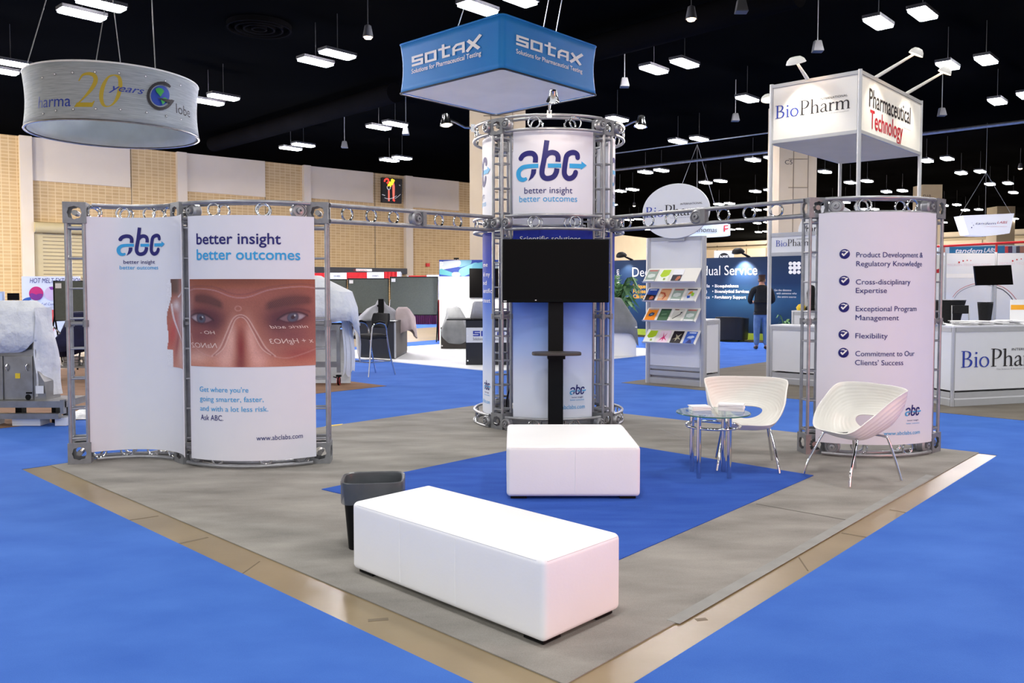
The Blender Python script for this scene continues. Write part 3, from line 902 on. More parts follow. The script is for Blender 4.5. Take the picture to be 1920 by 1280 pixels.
for x, y, lab in LIGHTS:
    p = G(x, y, LAMP_Z)
    if lp is None:
        lp = thing('ceiling_light', lab, 'ceiling light', p, PI / 2 - UA, 'lit ceiling lights in pairs under the black ceiling')
        mb = MB(); mb.box((0, 0, .06), (1.2, .5, .10)); mb.tube([(0, 0, .1), (0, 0, 1.3)], .012, 6)
        mb.build('housing', 'fixture', lp, local=True, bevel=.02, smooth=False)
        mb = MB()
        o2 = [(-.54, -.2), (-.5, -.23), (.5, -.23), (.54, -.2), (.54, .2), (.5, .23), (-.5, .23), (-.54, .2)]
        mb.prism(o2, lambda a, b, o: Vector((a * 1.06, b, o)), -.05, .012)
        mb.build('diffuser', 'lit_diffuser', lp, local=True, smooth=False)
    else:
        o = dup(lp); o.location = p; o['label'] = lab
# small round warm spot lamps set in the ceiling
for x, y, z, lab in [(690, 70, 8.6, 'small round warm lamp glowing left of the blue hanging sign'), (1296, 36, 8.6, 'small round warm lamp glowing near the top edge right of the blue sign'),
                  (1913, 316, 9.2, 'small white spot lamp glowing near the right edge of the ceiling'), (1189, 386, 9.2, 'tiny reddish lamp glowing above the left side of the round sign')]:
    p = G(x, y, z)
    t = thing('spot_lamp', lab, 'lamp', p)
    mb = MB(); mb.lathe([(.03, .35), (.09, .32), (.13, .12), (.15, .0), (.13, .0), (.11, .1)], p, 16); mb.tube([p + Vector((0, 0, .34)), Vector((p.x, p.y, CEIL))], .012, 6)
    mb.build('shade', 'fixture', t)
    mb = MB(); mb.lathe([(.0, -.06), (.09, -.04), (.125, .02), (.1, .1), (.0, .12)], p, 16); mb.build('bulb', 'lit_bulb', t)
# ================================================================== the abc booth: truss, panels, tower
def plate(mb, R, c, s, t=.007):
    """square plate with a four-lobed hole; R columns: x, y in plane, z outward"""
    n = 48; inner = []; outer = []
    for k in range(n):
        a = 2 * PI * k / n
        rr = s * (.31 - .012 * math.cos(4 * a) + .016 * math.cos(8 * a))
        inner.append((rr * math.cos(a), rr * math.sin(a)))
        q = s / 2 / max(abs(math.cos(a)), abs(math.sin(a)))
        outer.append((q * math.cos(a), q * math.sin(a)))
    vs = []
    for z in (0, -t):
        vs += [c + R @ Vector((x, y, z)) for x, y in outer] + [c + R @ Vector((x, y, z)) for x, y in inner]
    fs = []
    for k in range(n):
        j = (k + 1) % n
        fs += [(k, j, n + j, n + k), (2 * n + j, 2 * n + k, 3 * n + k, 3 * n + j), (n + k, n + j, 3 * n + j, 3 * n + k)]
    mb.add(vs, fs)
def corner_block(parent, c, s, ang):
    mb = MB(); Rz = Matrix.Rotation(ang, 3, 'Z'); c = Vector(c)
    for ax in range(3):
        for sg in (1, -1):
            z = Vector((0, 0, 0)); z[ax] = sg
            x = Vector((0, 0, 0)); x[(ax + 1) % 3] = 1
            y = z.cross(x)
            R = Rz @ Matrix((x, y, z)).transposed()
            plate(mb, R, c + Rz @ (z * s / 2), s)
    mb.build('corner_block', 'block_metal', parent, smooth=False)
    mb = MB(); d = Rz @ Vector((0, 1, 0))
    mb.tube([c - d * s * .42, c + d * s * .42], s * .13, 10)
    mb.build('bolt', 'steel', parent)
def coupler(parent, c, n, r=.062):
    n = Vector(n).normalized(); R = n.to_track_quat('Z', 'Y').to_matrix()
    mb = MB(); mb.lathe([(.01, -.05), (r * .8, -.05), (r, -.035), (r, .02), (r * .8, .035), (r * .72, .035), (r * .66, .022), (r * .42, .022), (r * .38, .05), (r * .16, .052), (r * .14, .03), (.003, .03)], c, 22, R)
    mb.build('coupler', 'truss_metal', parent)
def post(parent, p, ang, z0, z1, s=.19, half=.072, clampz=1.28, tr=.0165):
    Rz = Matrix.Rotation(ang, 3, 'Z'); p = Vector((p[0], p[1], 0))
    corner_block(parent, p + Vector((0, 0, z0 + s / 2)), s, ang)
    corner_block(parent, p + Vector((0, 0, z1 - s / 2)), s, ang)
    cs = [Rz @ Vector((x * half, y * half, 0)) for x, y in ((-1, -1), (1, -1), (1, 1), (-1, 1))]
    for k in cs:
        mb = MB(); mb.tube([p + k + Vector((0, 0, z0 + s)), p + k + Vector((0, 0, z1 - s))], tr, 10)
        mb.build('upright', 'truss_metal', parent)
    z = z0 + s + .04
    n = max(2, round((z1 - z0 - 2 * s - .08) / .29))
    for i in range(n + 1):
        zz = z + (z1 - z0 - 2 * s - .08) * i / n
        mb = MB()
        thick = .013 if (i in (0, n)) else .0085
        mb.tube([p + k + Vector((0, 0, zz)) for k in cs], thick, 8, closed=True)
        mb.build('rung', 'truss_metal', parent)
    mb = MB()
    for k in cs: mb.tube([p + k + Vector((0, 0, clampz - .03)), p + k + Vector((0, 0, clampz + .03))], .026, 10)
    mb.tube([p + k * .98 + Vector((0, 0, clampz)) for k in cs], .018, 8, closed=True)
    mb.build('clamp', 'block_metal', parent)
def arc_pts(cy, r, p0, p1, z, n=18):
    return [cy.c + Vector((r * math.sin(p0 + (p1 - p0) * i / n), -cy.sg * r * math.cos(p0 + (p1 - p0) * i / n), z)) for i in range(n + 1)]
def ladder_arc(parent, cy, p0, p1, zl, zh, d, ring_at, m='truss_metal', tr=.0175):
    for rr in (cy.r - d, cy.r + d):
        for z in (zl, zh):
            mb = MB(); mb.tube(arc_pts(cy, rr, p0, p1, z), tr, 10); mb.build('chord', m, parent)
        for f in ring_at:
            p = p0 + (p1 - p0) * f
            c = cy.c + Vector((rr * math.sin(p), -cy.sg * rr * math.cos(p), (zl + zh) / 2))
            t = Vector((math.cos(p), cy.sg * math.sin(p), 0))
            rad = (zh - zl) / 2 - tr * .6
            mb = MB(); mb.tube([c + t * rad * math.cos(2 * PI * k / 20) + Vector((0, 0, rad * math.sin(2 * PI * k / 20))) for k in range(20)], .0095, 8, closed=True)
            mb.build('ring', 'bright_metal', parent)
def ladder_line(parent, P, Q, zl, zh, rings, couplers=()):
    t = (Q - P); t.z = 0; L = t.length; t.normalize()
    n = Vector((t.y, -t.x, 0))
    for z in (0, 1):
        mb = MB(); a, b = Vector(P), Vector(Q); a.z = zl[0] if z == 0 else zh[0]; b.z = zl[1] if z == 0 else zh[1]
        mb.tube([a, b], .021, 10); mb.build('chord', 'truss_metal', parent)
    for f in rings:
        c = P.lerp(Q, f); lo = zl[0] + (zl[1] - zl[0]) * f; hi = zh[0] + (zh[1] - zh[0]) * f
        c.z = (lo + hi) / 2; rad = (hi - lo) / 2 - .01
        for o in (-.012, .012):
            pass
        mb = MB(); mb.tube([c + t * rad * math.cos(2 * PI * k / 20) + Vector((0, 0, rad * math.sin(2 * PI * k / 20))) for k in range(20)], .011, 8, closed=True)
        mb.build('ring', 'bright_metal', parent)
    for f in couplers:
        c = P.lerp(Q, f); lo = zl[0] + (zl[1] - zl[0]) * f; hi = zh[0] + (zh[1] - zh[0]) * f; c.z = (lo + hi) / 2
        coupler(parent, c, n, .075)
        mb = MB(); mb.box(c + t * .085, (.05, .09, hi - lo), frame(t)); mb.build('joint_plate', 'block_metal', parent, smooth=False)
def arc_through(P, Q, sg, ang=PI / 2):
    P, Q = Vector((P.x, P.y, 0)), Vector((Q.x, Q.y, 0))
    m = (P + Q) / 2; L = (Q - P).length; e = (Q - P) / L
    n = Vector((-e.y, e.x, 0))
    if n.y < 0: n = -n                              # away from the camera
    r = L / 2 / math.sin(ang / 2)
    c = m + n * (r * math.cos(ang / 2)) * sg
    cy = Cyl(c, r, sg)
    f = lambda X: math.atan2(X.x - c.x, -sg * (X.y - c.y))
    return cy, f(P), f(Q)

# --- left S-shaped wall -----------------------------------------------------
pA, pB, pC = G(153, 867), G(354, 866), G(602, 866)
zT = Zp(pA, 380)
tf = thing('display_truss', 'silver S-curved truss frame holding the two white panels at the left', 'truss frame', pB)
cAB, a0, a1 = arc_through(pA, pB, -1)
cBC, b0_, b1_ = arc_through(pB, pC, 1)
angA = math.atan2((pB - pA).y, (pB - pA).x) + .28
for p, an in ((pA, angA), (pB, math.radians(45)), (pC, math.atan2((pC - pB).y, (pC - pB).x) + .1)):
    post(tf, p, an, 0.006, zT, tr=.026 if p is pB else .0165)
gz = .12
pp_ = D(350, 624, pB.y - .05)
mb = MB(); mb.box((pp_.x + .006, pp_.y, zT / 2), (.062, .02, zT - .42)); mb.build('post_plate', 'truss_metal', tf, smooth=False)
for cy, q0, q1 in ((cAB, a0, a1), (cBC, b0_, b1_)):
    g = gz / cy.r
    for zl, zh in ((.03, .16), (zT - .155, zT - .02)):
        ladder_arc(tf, cy, q0 + g, q1 - g, zl, zh, .075, (.03, .34, .66, .97) if cy is cAB else (.3, .66))
for ph in (b0_ + .24, b1_ - .24):
    for z in (.095, zT - .088):
        c = cBC.map(ph * cBC.r, z, .045); coupler(tf, c, (math.sin(ph), -math.cos(ph), 0), .07)

def panel_on(cy, off, x0, x1, yt, yb, name, label, cat='panel', grp=None, t=.006, m='white_panel', yref=None):
    """curved graphic sheet between two picture columns; returns the thing and its print surface"""
    sf = Cyl((cy.c.x, cy.c.y), cy.r + off * cy.sg, cy.sg)
    ym = (yt + yb) / 2
    A0, _ = sf.inv(x0, ym); A1, _ = sf.inv(x1, ym)
    pm = sf.map((A0 + A1) / 2, 0)
    zt = sf.inv((x0 + x1) / 2, yt)[1]; zb = sf.inv((x0 + x1) / 2, yb)[1]
    th = thing(name, label, cat, Vector((pm.x, pm.y, zb)), 0, grp)
    mb = MB(); mb.slab(lambda u, v, o: sf.map(A0 + (A1 - A0) * u, zb + (zt - zb) * v, o), 28, 4, t)
    mb.build('sheet', m, th)
    return th, sf, (A0, A1, zb, zt)
thA, sfA, bA = panel_on(cAB, .10, 158, 345, 408, 842, 'graphic_panel', 'hollow-curved white panel with the abc logo at its top, leftmost of all')
thB, sfB, bB = panel_on(cBC, .11, 355.5, 591, 403, 864, 'graphic_panel', 'bulging white panel with the close-up of eyes behind safety goggles')
def letters(th, name, m, fn):
    mb = MB(); fn(mb)
    return mb.build(name, m, th, smooth=False)
def logo(th, sf, x0, y0, x1):
    A0, B0 = sf.inv(x0, y0); A1, _ = sf.inv(x1, y0)
    d_, c_ = MB(), MB(); put_abc(d_, c_, sf, A0, B0, A1 - A0)
    d_.build('logo', 'navy_ink', th, smooth=False); c_.build('logo_arrow', 'cyan_ink', th, smooth=False)
logo(thA, sfA, 218.7, 479.5, 309.5)
letters(thA, 'lettering', 'navy_ink', lambda mb: put_text(mb, sfA, 'better insight', 231.6, 494.3, 291, 494.3, 7, .004))
letters(thA, 'lettering', 'cyan_ink', lambda mb: put_text(mb, sfA, 'better outcomes', 224.4, 504.7, 297, 504.7, 7, .004))
letters(thB, 'lettering', 'navy_ink', lambda mb: put_text(mb, sfB, 'better insight', 369, 458.5, 526.7, 457, 20, .012))
letters(thB, 'lettering', 'cyan_ink', lambda mb: put_text(mb, sfB, 'better outcomes', 369.5, 488, 563, 486.5, 19.5, .012))
def small(mb):
    put_text(mb, sfB, "Get where you're", 375, 734, 466, 735, 9.5)
    put_text(mb, sfB, "going smarter, faster,", 375.5, 751.5, 494.5, 752.5, 9.5)
    put_text(mb, sfB, "and with a lot less risk.", 376, 769.5, 503, 770.5, 9.5)
letters(thB, 'lettering', 'cyan_ink', small)
letters(thB, 'lettering', 'navy_ink', lambda mb: (put_text(mb, sfB, "Ask ABC.", 377, 787, 419, 788, 10), put_text(mb, sfB, "www.abclabs.com", 481, 825, 567.5, 821, 9)))

# the photograph printed across both panels ------------------------------------
def eyes_ink(X, Y):
    g = lambda cx, cy, sx, sy, rot=0.0: np.exp(-((((X - cx) * math.cos(rot) + (Y - cy) * math.sin(rot)) / sx) ** 2 + ((-(X - cx) * math.sin(rot) + (Y - cy) * math.cos(rot)) / sy) ** 2))
    rgb = lambda *c: np.array([lin(v) for v in c])
    v = np.clip((Y - 523) / 165, 0, 1)[..., None]
    C = rgb(158, 88, 66) * (1 - v) + rgb(202, 134, 114) * v
    def mix(c, a):
        nonlocal C
        C = C * (1 - a[..., None]) + rgb(*c) * a[..., None]
    rs = np.random.RandomState(3)
    mix((120, 60, 46), .8 * g(459, 524, 90, 14))
    mix((190, 110, 92), .7 * g(458, 552, 46, 11))
    for cx in (384, 547):                        # eye sockets
        mix((104, 44, 50), 1.0 * g(cx + (6 if cx < 450 else -6), 594, 42, 23)); mix((60, 24, 34), .85 * g(cx + (2 if cx < 450 else -2), 596, 31, 14))
        mix((126, 62, 70), .7 * g(cx, 630, 44, 17))
        mix((84, 34, 48), .8 * g(cx + (26 if cx < 450 else -26), 604, 18, 18))
    mix((232, 178, 162), .95 * g(372, 668, 30, 14)); mix((236, 180, 168), .9 * g(430, 668, 18, 24)); mix((234, 174, 162), .9 * g(490, 672, 16, 22))
    mix((170, 74, 66), .8 * g(560, 666, 38, 18))
    mix((238, 184, 172), .9 * g(440, 640, 9, 38, .16)); mix((238, 180, 168), .9 * g(478, 640, 9, 38, -.16))
    mix((140, 42, 46), .95 * g(459, 652, 9, 44)); mix((120, 34, 40), .6 * g(457, 684, 11, 16))
    mix((196, 120, 104), .7 * g(459, 604, 12, 10))
    # brows: short slanting hairs
    for x0, y0, x1, y1, th_ in ((364, 560, 428, 573, 9), (498, 576, 586, 563, 10)):
        t = np.clip((X - x0) / (x1 - x0), 0, 1)
        yc = y0 + (y1 - y0) * t - 5 * np.sin(np.pi * t)
        q = (X - x0) / (x1 - x0); on = np.clip(q / .12, 0, 1) * np.clip((1.04 - q) / .14, 0, 1); th_ = th_ * (.55 + .55 * np.sin(np.pi * np.clip(q * .9 + .05, 0, 1)))
        tex = .72 + .28 * np.sin(X * 1.9 + Y * (1.3 if x0 < 450 else -1.3))
        mix((56, 30, 24), np.clip(1.35 * np.exp(-((Y - yc) / th_) ** 2), 0, 1) * on * tex)
    # eyes
    for cx, cy, sl in ((382, 597, .10), (549, 595, -.12)):
        xx = (X - cx); yy = (Y - cy) - sl * xx
        lens = (np.abs(xx) < 25) * np.clip((9.5 * (1 - (xx / 25) ** 2) - np.abs(yy)) / 1.5, 0, 1)
        mix((138, 108, 116), lens)
        mix((206, 198, 208), lens * (.8 * g(cx + (-13 if cx < 450 else 14), cy, 7, 6)))
        ir = np.hypot(xx * .98, yy)
        mix((74, 92, 112), lens * np.clip((10 - ir) / 1.5, 0, 1)); mix((48, 58, 78), lens * np.clip(1 - np.abs(ir - 9.2) / 1.5, 0, 1))
        mix((16, 14, 20), lens * np.clip((4.2 - ir) / 1.2, 0, 1)); mix((240, 244, 250), np.clip((1.9 - np.hypot(xx - 3.5, yy + 3)) / .8, 0, 1))
        up = np.exp(-((yy + 9.5 * (1 - (xx / 26) ** 2)) / 2.2) ** 2) * (np.abs(xx) < 28)
        mix((34, 14, 22), .95 * up); mix((70, 28, 38), .7 * np.exp(-((yy - 9.5 * (1 - (xx / 26) ** 2)) / 1.8) ** 2) * (np.abs(xx) < 26))
        mix((96, 44, 44), .8 * np.exp(-((yy + 15 * (1 - (xx / 40) ** 2)) / 2.5) ** 2) * (np.abs(xx) < 32))
    # goggles: tinted lenses, clear bridge, bright rims
    def path(pts, wd_, c, a):
        P = np.array(smooth_path(pts, 8)); dmin = np.full(X.shape, 1e9)
        for i in range(len(P) - 1):
            ax, ay = P[i]; bx, by = P[i + 1]
            L2 = (bx - ax) ** 2 + (by - ay) ** 2 + 1e-9
            t = np.clip(((X - ax) * (bx - ax) + (Y - ay) * (by - ay)) / L2, 0, 1)
            dmin = np.minimum(dmin, np.hypot(X - ax - t * (bx - ax), Y - ay - t * (by - ay)))
        mix(c, a * np.clip((wd_ - dmin) / .9 + .5, 0, 1))
    inl = np.clip((X - 350) / 6, 0, 1) * np.clip((Y - 538) / 6, 0, 1) * np.clip((676 - Y) / 14, 0, 1)
    mix((104, 54, 80), .26 * inl * (1 - g(459, 640, 40, 60)))
    path([(352, 546), (372, 541), (410, 544), (440, 555), (459, 558), (478, 555), (510, 543), (560, 537), (592, 540)], 1.1, (206, 160, 168), .42)
    path([(352, 541), (372, 536), (412, 538), (440, 549), (459, 552), (478, 549), (510, 538), (560, 532), (592, 535)], 1.6, (110, 60, 70), .35)
    for o, cc, ww in ((0, (232, 196, 188), 1.2), (4, (150, 84, 84), 1.3), (8, (238, 206, 198), .8)):
        path([(404 + o, 668 - o * .3), (420 + o, 652), (434 + o * .8, 622), (446 + o * .4, 597 + o * .4), (459, 590 + o * .5), (472 - o * .4, 597 + o * .4), (486 - o * .8, 622), (502 - o, 652), (518 - o, 668 - o * .3)], ww, cc, .55)
    path([(358, 626), (366, 650), (386, 664), (406, 669)], 1.0, (214, 166, 162), .35); path([(516, 669), (540, 672), (570, 664), (592, 656)], 1.0, (214, 166, 162), .35)
    path([(455 + 5.5 * math.cos(k * PI / 6), 578 + 4.5 * math.sin(k * PI / 6)) for k in range(13)], 1.0, (206, 150, 142), .6)
    # left: temple of the goggles, ear and hair edge
    mix((98, 62, 48), np.clip((336 - X) / 8, 0, 1) * np.clip((556 - Y) / 10, 0, 1))
    mix((206, 196, 204), .75 * g(340, 592, 13, 32, .25)); mix((236, 232, 238), .8 * g(326, 572, 6, 9))
    mix((198, 74, 70), .9 * g(320, 624, 8, 34, .12)); mix((230, 186, 172), .85 * g(340, 660, 10, 26)); mix((150, 44, 48), .8 * g(327, 640, 3, 28, .15))
    path([(318, 570), (322, 600), (334, 630), (352, 648)], 1.3, (236, 226, 232), .8); path([(330, 556), (344, 546), (354, 544)], 1.4, (232, 224, 232), .8)
    # skin on the outside of the ear is bare paper
    edge = (X < 313.5 + np.clip((600 - Y) / 70, -1, 1) * 4 + 2 * np.sin(Y / 14)) | ((X < 319) & (Y > 655))
    C = C * .84
    C[edge] = rgb(222, 223, 232)
    C *= (1 + .05 * rs.randn(*X.shape))[..., None]
    return np.clip(C, 0, 1)
def photo_print(th, sf, x0, x1, nu, nv=130):
    (A0, BT), (A1, _) = sf.inv(x0, 523.5), sf.inv(x1, 523.5)
    BB = sf.inv((x0 + x1) / 2, 688)[1]; BT = sf.inv((x0 + x1) / 2, 523)[1]
    mb = MB(); mb.grid(lambda u, v: sf.map(A0 + (A1 - A0) * u, BT + (BB - BT) * v, .0025), nu, nv)
    # ink is laid out along the sheet itself: equal steps of arc, equal steps of height
    U = np.tile(np.linspace(0, 1, nu + 1), (nv + 1, 1)); V = np.tile(np.linspace(0, 1, nv + 1)[:, None], (1, nu + 1))
    ink = eyes_ink(x0 + (x1 - x0) * U, 523 + 165 * V)
    cl = np.concatenate([ink, np.ones(ink.shape[:2] + (1,))], -1).reshape(-1, 4)
    mb.build('printed_photo', painted('photo_ink'), th, colors=cl)
photo_print(thA, sfA, 312, 344.7, 34)
photo_print(thB, sfB, 356, 590.5, 230)
def scrawl(mb):
    put_text(mb, sfB, 'HO -', 376, 625, 404, 627, 6, shear=.2, mirror=True, off=.005)
    put_text(mb, sfB, 'NaNO2', 360, 648, 408, 655, 9, shear=.3, mirror=True, off=.005)
    put_text(mb, sfB, 'nitric acid', 505, 618, 578, 612, 6, shear=.3, mirror=True, off=.005)
    put_text(mb, sfB, 'x + HgNO3', 505, 646, 588, 640, 9, shear=.3, mirror=True, off=.005)
letters(thB, 'handwriting', 'chalk_ink', scrawl)

# --- tower ---------------------------------------------------------------------
Yt = 10.02; T0 = D(1028, HORIZ, Yt); T0.z = 0; TR = .805
tw = thing('truss_tower', 'tall round silver truss tower in the middle with three ladder rings', 'truss tower', T0)
zt1 = Zat(Yt - TR, 218); zm1 = Zat(Yt - TR, 404); zm0 = Zat(Yt - TR, 429)
tc = Cyl((T0.x, T0.y), TR, 1)
R0 = math.radians(2)
for k in range(4):
    ph = R0 + math.radians(45 + 90 * k)
    p = T0 + Vector((math.sin(ph), -math.cos(ph), 0)) * TR
    post(tw, p, ph, .006, zt1 + .01, s=.18, half=.07, clampz=1.28)
    for zl, zh in ((.02, .15), (zm0, zm1), (zt1 - .15, zt1)):
        q0, q1 = ph + .14, ph + PI / 2 - .14
        ladder_arc(tw, tc, q0, q1, zl, zh, .085, (.3, .7), tr=.0165)
        for q in (q0 + .03, q1 - .03):
            coupler(tw, T0 + Vector((math.sin(q), -math.cos(q), 0)) * (TR + .095) + Vector((0, 0, (zl + zh) / 2)), (math.sin(q), -math.cos(q), 0), .058)
    for q in (ph,):
        coupler(tw, T0 + Vector((math.sin(q), -math.cos(q), 0)) * (TR + .10) + Vector((0, 0, (zm0 + zm1) / 2)), (math.sin(q), -math.cos(q), 0), .062)
# gradient print of the lower panels
gm = bpy.data.materials.new('gradient_print'); gm.use_nodes = True
nt = gm.node_tree; bs = nt.nodes['Principled BSDF']; bs.inputs['Roughness'].default_value = .6; bs.inputs['Specular IOR Level'].default_value = .12
tcn = nt.nodes.new('ShaderNodeTexCoord'); sx = nt.nodes.new('ShaderNodeSeparateXYZ'); rp = nt.nodes.new('ShaderNodeValToRGB')
nt.links.new(tcn.outputs['Generated'], sx.inputs[0]); nt.links.new(sx.outputs['Z'], rp.inputs[0]); nt.links.new(rp.outputs[0], bs.inputs['Base Color'])
el = rp.color_ramp.elements
el[0].position = .0; el[0].color = S(226, 230, 242); el[1].position = 1.0; el[1].color = S(40, 52, 150)
for pos, c in ((.22, (214, 222, 242)), (.42, (150, 176, 232)), (.62, (76, 114, 210)), (.82, (44, 66, 178))):
    e = el.new(pos); e.color = S(*c)
MATS['gradient_print'] = gm
names = {0: 'facing the ottomans', 1: 'on the right side of the tower', 2: 'at the back of the tower', 3: 'on the left side of the tower'}
PR = .79
zu0, zu1 = Zat(Yt - PR, 403), Zat(Yt - PR, 243)
zl0, zl1 = Zat(Yt - PR, 788), Zat(Yt - PR, 431)
for k in (0, 1, 3, 2):
    rot = R0 + k * PI / 2
    sf = Cyl((T0.x, T0.y), PR, 1, rot); hw = PR * math.radians(34.5)
    for z0, z1, m, nm in ((zu0, zu1, 'white_panel', 'upper white abc panel'), (zl0, zl1, 'gradient_print', 'lower blue-to-white panel')):
        c = sf.map(0, z0)
        th = thing('graphic_panel', 'curved %s %s' % (nm, names[k]), 'panel', c)
        mb = MB(); mb.slab(lambda u, v, o: sf.map(-hw + 2 * hw * u, z0 + (z1 - z0) * v, o), 24, 4, .005)
        mb.build('sheet', m, th)
        if k == 2: continue
        f0 = Cyl((T0.x, T0.y), PR, 1, R0)
        A = lambda x, y: f0.inv(x, y)
        if 'upper' in nm:
            (xa, ya), (xb, _) = A(968, 341.5), A(1099.4, 341.5)
            d_, c_ = MB(), MB(); put_abc(d_, c_, sf, xa, ya, xb - xa)
            d_.build('logo', 'navy_ink', th, smooth=False); c_.build('logo_arrow', 'cyan_ink', th, smooth=False)
            (xa, ya), (xb, _) = A(983.3, 363), A(1073, 363); ch = A(983, 351.5)[1] - ya
            letters(th, 'lettering', 'navy_ink', lambda mb: put_text_ab(mb, sf, 'better insight', xa, xb, ya, ch))
            (xa2, ya2), (xb2, _) = A(974, 379), A(1082, 379)
            letters(th, 'lettering', 'cyan_ink', lambda mb: put_text_ab(mb, sf, 'better outcomes', xa2, xb2, ya2, ch))
        else:
            (xa, ya), (xb, _) = A(1068, 740), A(1098.5, 740)
            d_, c_ = MB(), MB(); put_abc(d_, c_, sf, xa, ya, xb - xa)
            d_.build('logo', 'navy_ink', th, smooth=False); c_.build('logo_arrow', 'cyan_ink', th, smooth=False)
            (xa, ya), (xb, _) = A(1072, 746), A(1093, 746)
            letters(th, 'lettering', 'navy_ink', lambda mb: put_text_ab(mb, sf, 'better insight', xa, xb, ya, .018))
            (xa2, ya2), (xb2, _) = A(1069, 751), A(1095, 751)
            (xa3, ya3), (xb3, _) = A(1030, 767), A(1096, 767)
            letters(th, 'lettering', 'cyan_ink', lambda mb: (put_text_ab(mb, sf, 'better outcomes', xa2, xb2, ya2, .018), put_text_ab(mb, sf, 'www.abclabs.com', xa3, xb3, ya3, .045)))
            if k == 0:
                letters(th, 'lettering', 'white_ink', lambda mb: put_text(mb, sf, 'Scientific solutions', 975, 452, 1088, 452, 9))
            if k == 3:
                def lns(mb):
                    for i, (t, x0, x1) in enumerate((('me', 907, 915), ('id my', 907, 919), ('nd', 907, 913), ('ientific', 907, 923), ('meet', 907, 920))):
                        y = (500, 518, 534, 549, 567)[i]
                        put_text(mb, sf, t, x0, y, x1, y, 8)
                letters(th, 'lettering', 'white_ink', lns)
# arm lamps clipped to the top ring
def arm_lamp(label, pts, head_dir, scale=1.0, mname='bright_metal', light=6):
    t = thing('arm_lamp', label, 'lamp', pts[0])
    mb = MB(); mb.tube(pts, .011 * scale, 8); mb.build('arm', mname, t)
    mb = MB(); mb.box(pts[0], (.05, .05, .08)); mb.build('clip', mname, t, smooth=False)
    e = Vector(head_dir).normalized(); c = Vector(pts[-1])
    R = e.to_track_quat('Z', 'Y').to_matrix()
    mb = MB(); mb.lathe([(.004, -.05), (.028, -.045), (.034, -.01), (.06, .055), (.064, .06), (.056, .06), (.03, .0), (.004, .0)], c, 18, R @ Matrix.Scale(scale, 3)); mb.build('shade', mname, t)
    mb = MB(); mb.lathe([(.002, .012), (.045, .03), (.05, .056), (.03, .07), (.002, .075)], c, 14, R @ Matrix.Scale(scale, 3)); mb.build('bulb', 'lit_bulb', t)
    if light:
        q = c + e * .16
        lamp_or_fill(q.x, q.y, q.z, light, .05, (1, .85, .68), kind='POINT')
    return t
Yl = 9.9
arm_lamp('small silver arm lamp reaching out left from the tower top', [D(887, 240, Yl), D(872, 239, Yl), D(853, 229, Yl), D(836, 223, Yl)], (.1, -.1, -1), 1.25)
arm_lamp('small silver arm lamp reaching out right from the tower top', [D(1158, 240, Yl), D(1172, 236, Yl), D(1188, 228, Yl), D(1202, 226, Yl)], (-.1, -.1, -1), 1.25)
Yf = Yt - TR - .09
arm_lamp('small arm lamp standing up at the front of the tower top ring', [D(1030, 214, Yf), D(1030, 200, Yf - .1), D(1037, 178, Yf - .55)], (0, .5, -.8), 1.1)

# --- bridges -------------------------------------------------------------------
pCl = pC + Vector((.1, 0, 0)); q = R0 - PI / 4
pTl = T0 + Vector((math.sin(q), -math.cos(q), 0)) * TR + Vector((-.1, 0, 0))
zl = (zT - .165, zm0); zh = (zT - .02, zm1)
t = thing('truss_bridge', 'straight ladder truss bridging from the eyes panel to the tower', 'truss bridge', pCl)
fx = lambda px: max(0, min(1, solve_dir(Vector((pCl.x, pCl.y, zT)), Vector((pTl.x - pCl.x, pTl.y - pCl.y, 0)), px)))
ladder_line(t, Vector((pCl.x, pCl.y, 0)), Vector((pTl.x, pTl.y, 0)), zl, zh, [fx(x) for x in (651, 696, 738, 823, 858)], [fx(780)])
pD, pE = G(1520, 849), G(1737, 846)
zR = Zp(pD, 372)
q = R0 + PI / 4
pTr = T0 + Vector((math.sin(q), -math.cos(q), 0)) * TR + Vector((.1, 0, 0)); pDl = pD + Vector((-.1, 0, 0))
t = thing('truss_bridge', 'straight ladder truss bridging from the tower to the check-mark panel', 'truss bridge', pDl)
fx2 = lambda px: max(0, min(1, solve_dir(Vector((pTr.x, pTr.y, zR)), Vector((pDl.x - pTr.x, pDl.y - pTr.y, 0)), px)))
ladder_line(t, Vector((pTr.x, pTr.y, 0)), Vector((pDl.x, pDl.y, 0)), (zm0, zR - .165), (zm1, zR - .02), [fx2(x) for x in (1174, 1216, 1258, 1357, 1405, 1456)], [fx2(1307)])

# --- right panel ------------------------------------------------------------------
t = thing('display_truss', 'silver curved truss frame holding the check-mark panel at the right', 'truss frame', pD)
cDE, d0, d1 = arc_through(pD, pE, 1)
post(t, pD, math.radians(6), .006, zR); post(t, pE, math.radians(40), .006, zR)
g = gz / cDE.r
for zl_, zh_ in ((.03, .16), (zR - .155, zR - .02)):
    ladder_arc(t, cDE, d0 + g, d1 - g, zl_, zh_, .075, (.3, .7))
for ph in (d0 + .25, d1 - .22):
    for z in (.095, zR - .088):
        coupler(t, cDE.map(ph * cDE.r, z, .045), (math.sin(ph), -math.cos(ph), 0), .07)
thR, sfR, bR = panel_on(cDE, .11, 1532, 1751, 397, 834, 'graphic_panel', 'bulging white panel with five check marks and a navy list')
for s_, x0, x1, y in (('Product Development &', 1605.5, 1729.7, 482.5), ('Regulatory Knowledge', 1605.5, 1728, 499), ('Cross-disciplinary', 1604.6, 1706.6, 533), ('Expertise', 1604.6, 1662.6, 549),
                          ('Exceptional Program', 1604.6, 1718, 583), ('Management', 1604, 1685, 600), ('Flexibility', 1603.7, 1664, 634), ('Commitment to Our', 1603.7, 1714, 667), ("Clients' Success", 1603, 1693, 684)):
    letters(thR, 'lettering', 'navy_ink', lambda mb: put_text(mb, sfR, s_, x0, y, x1, y, 9.5))
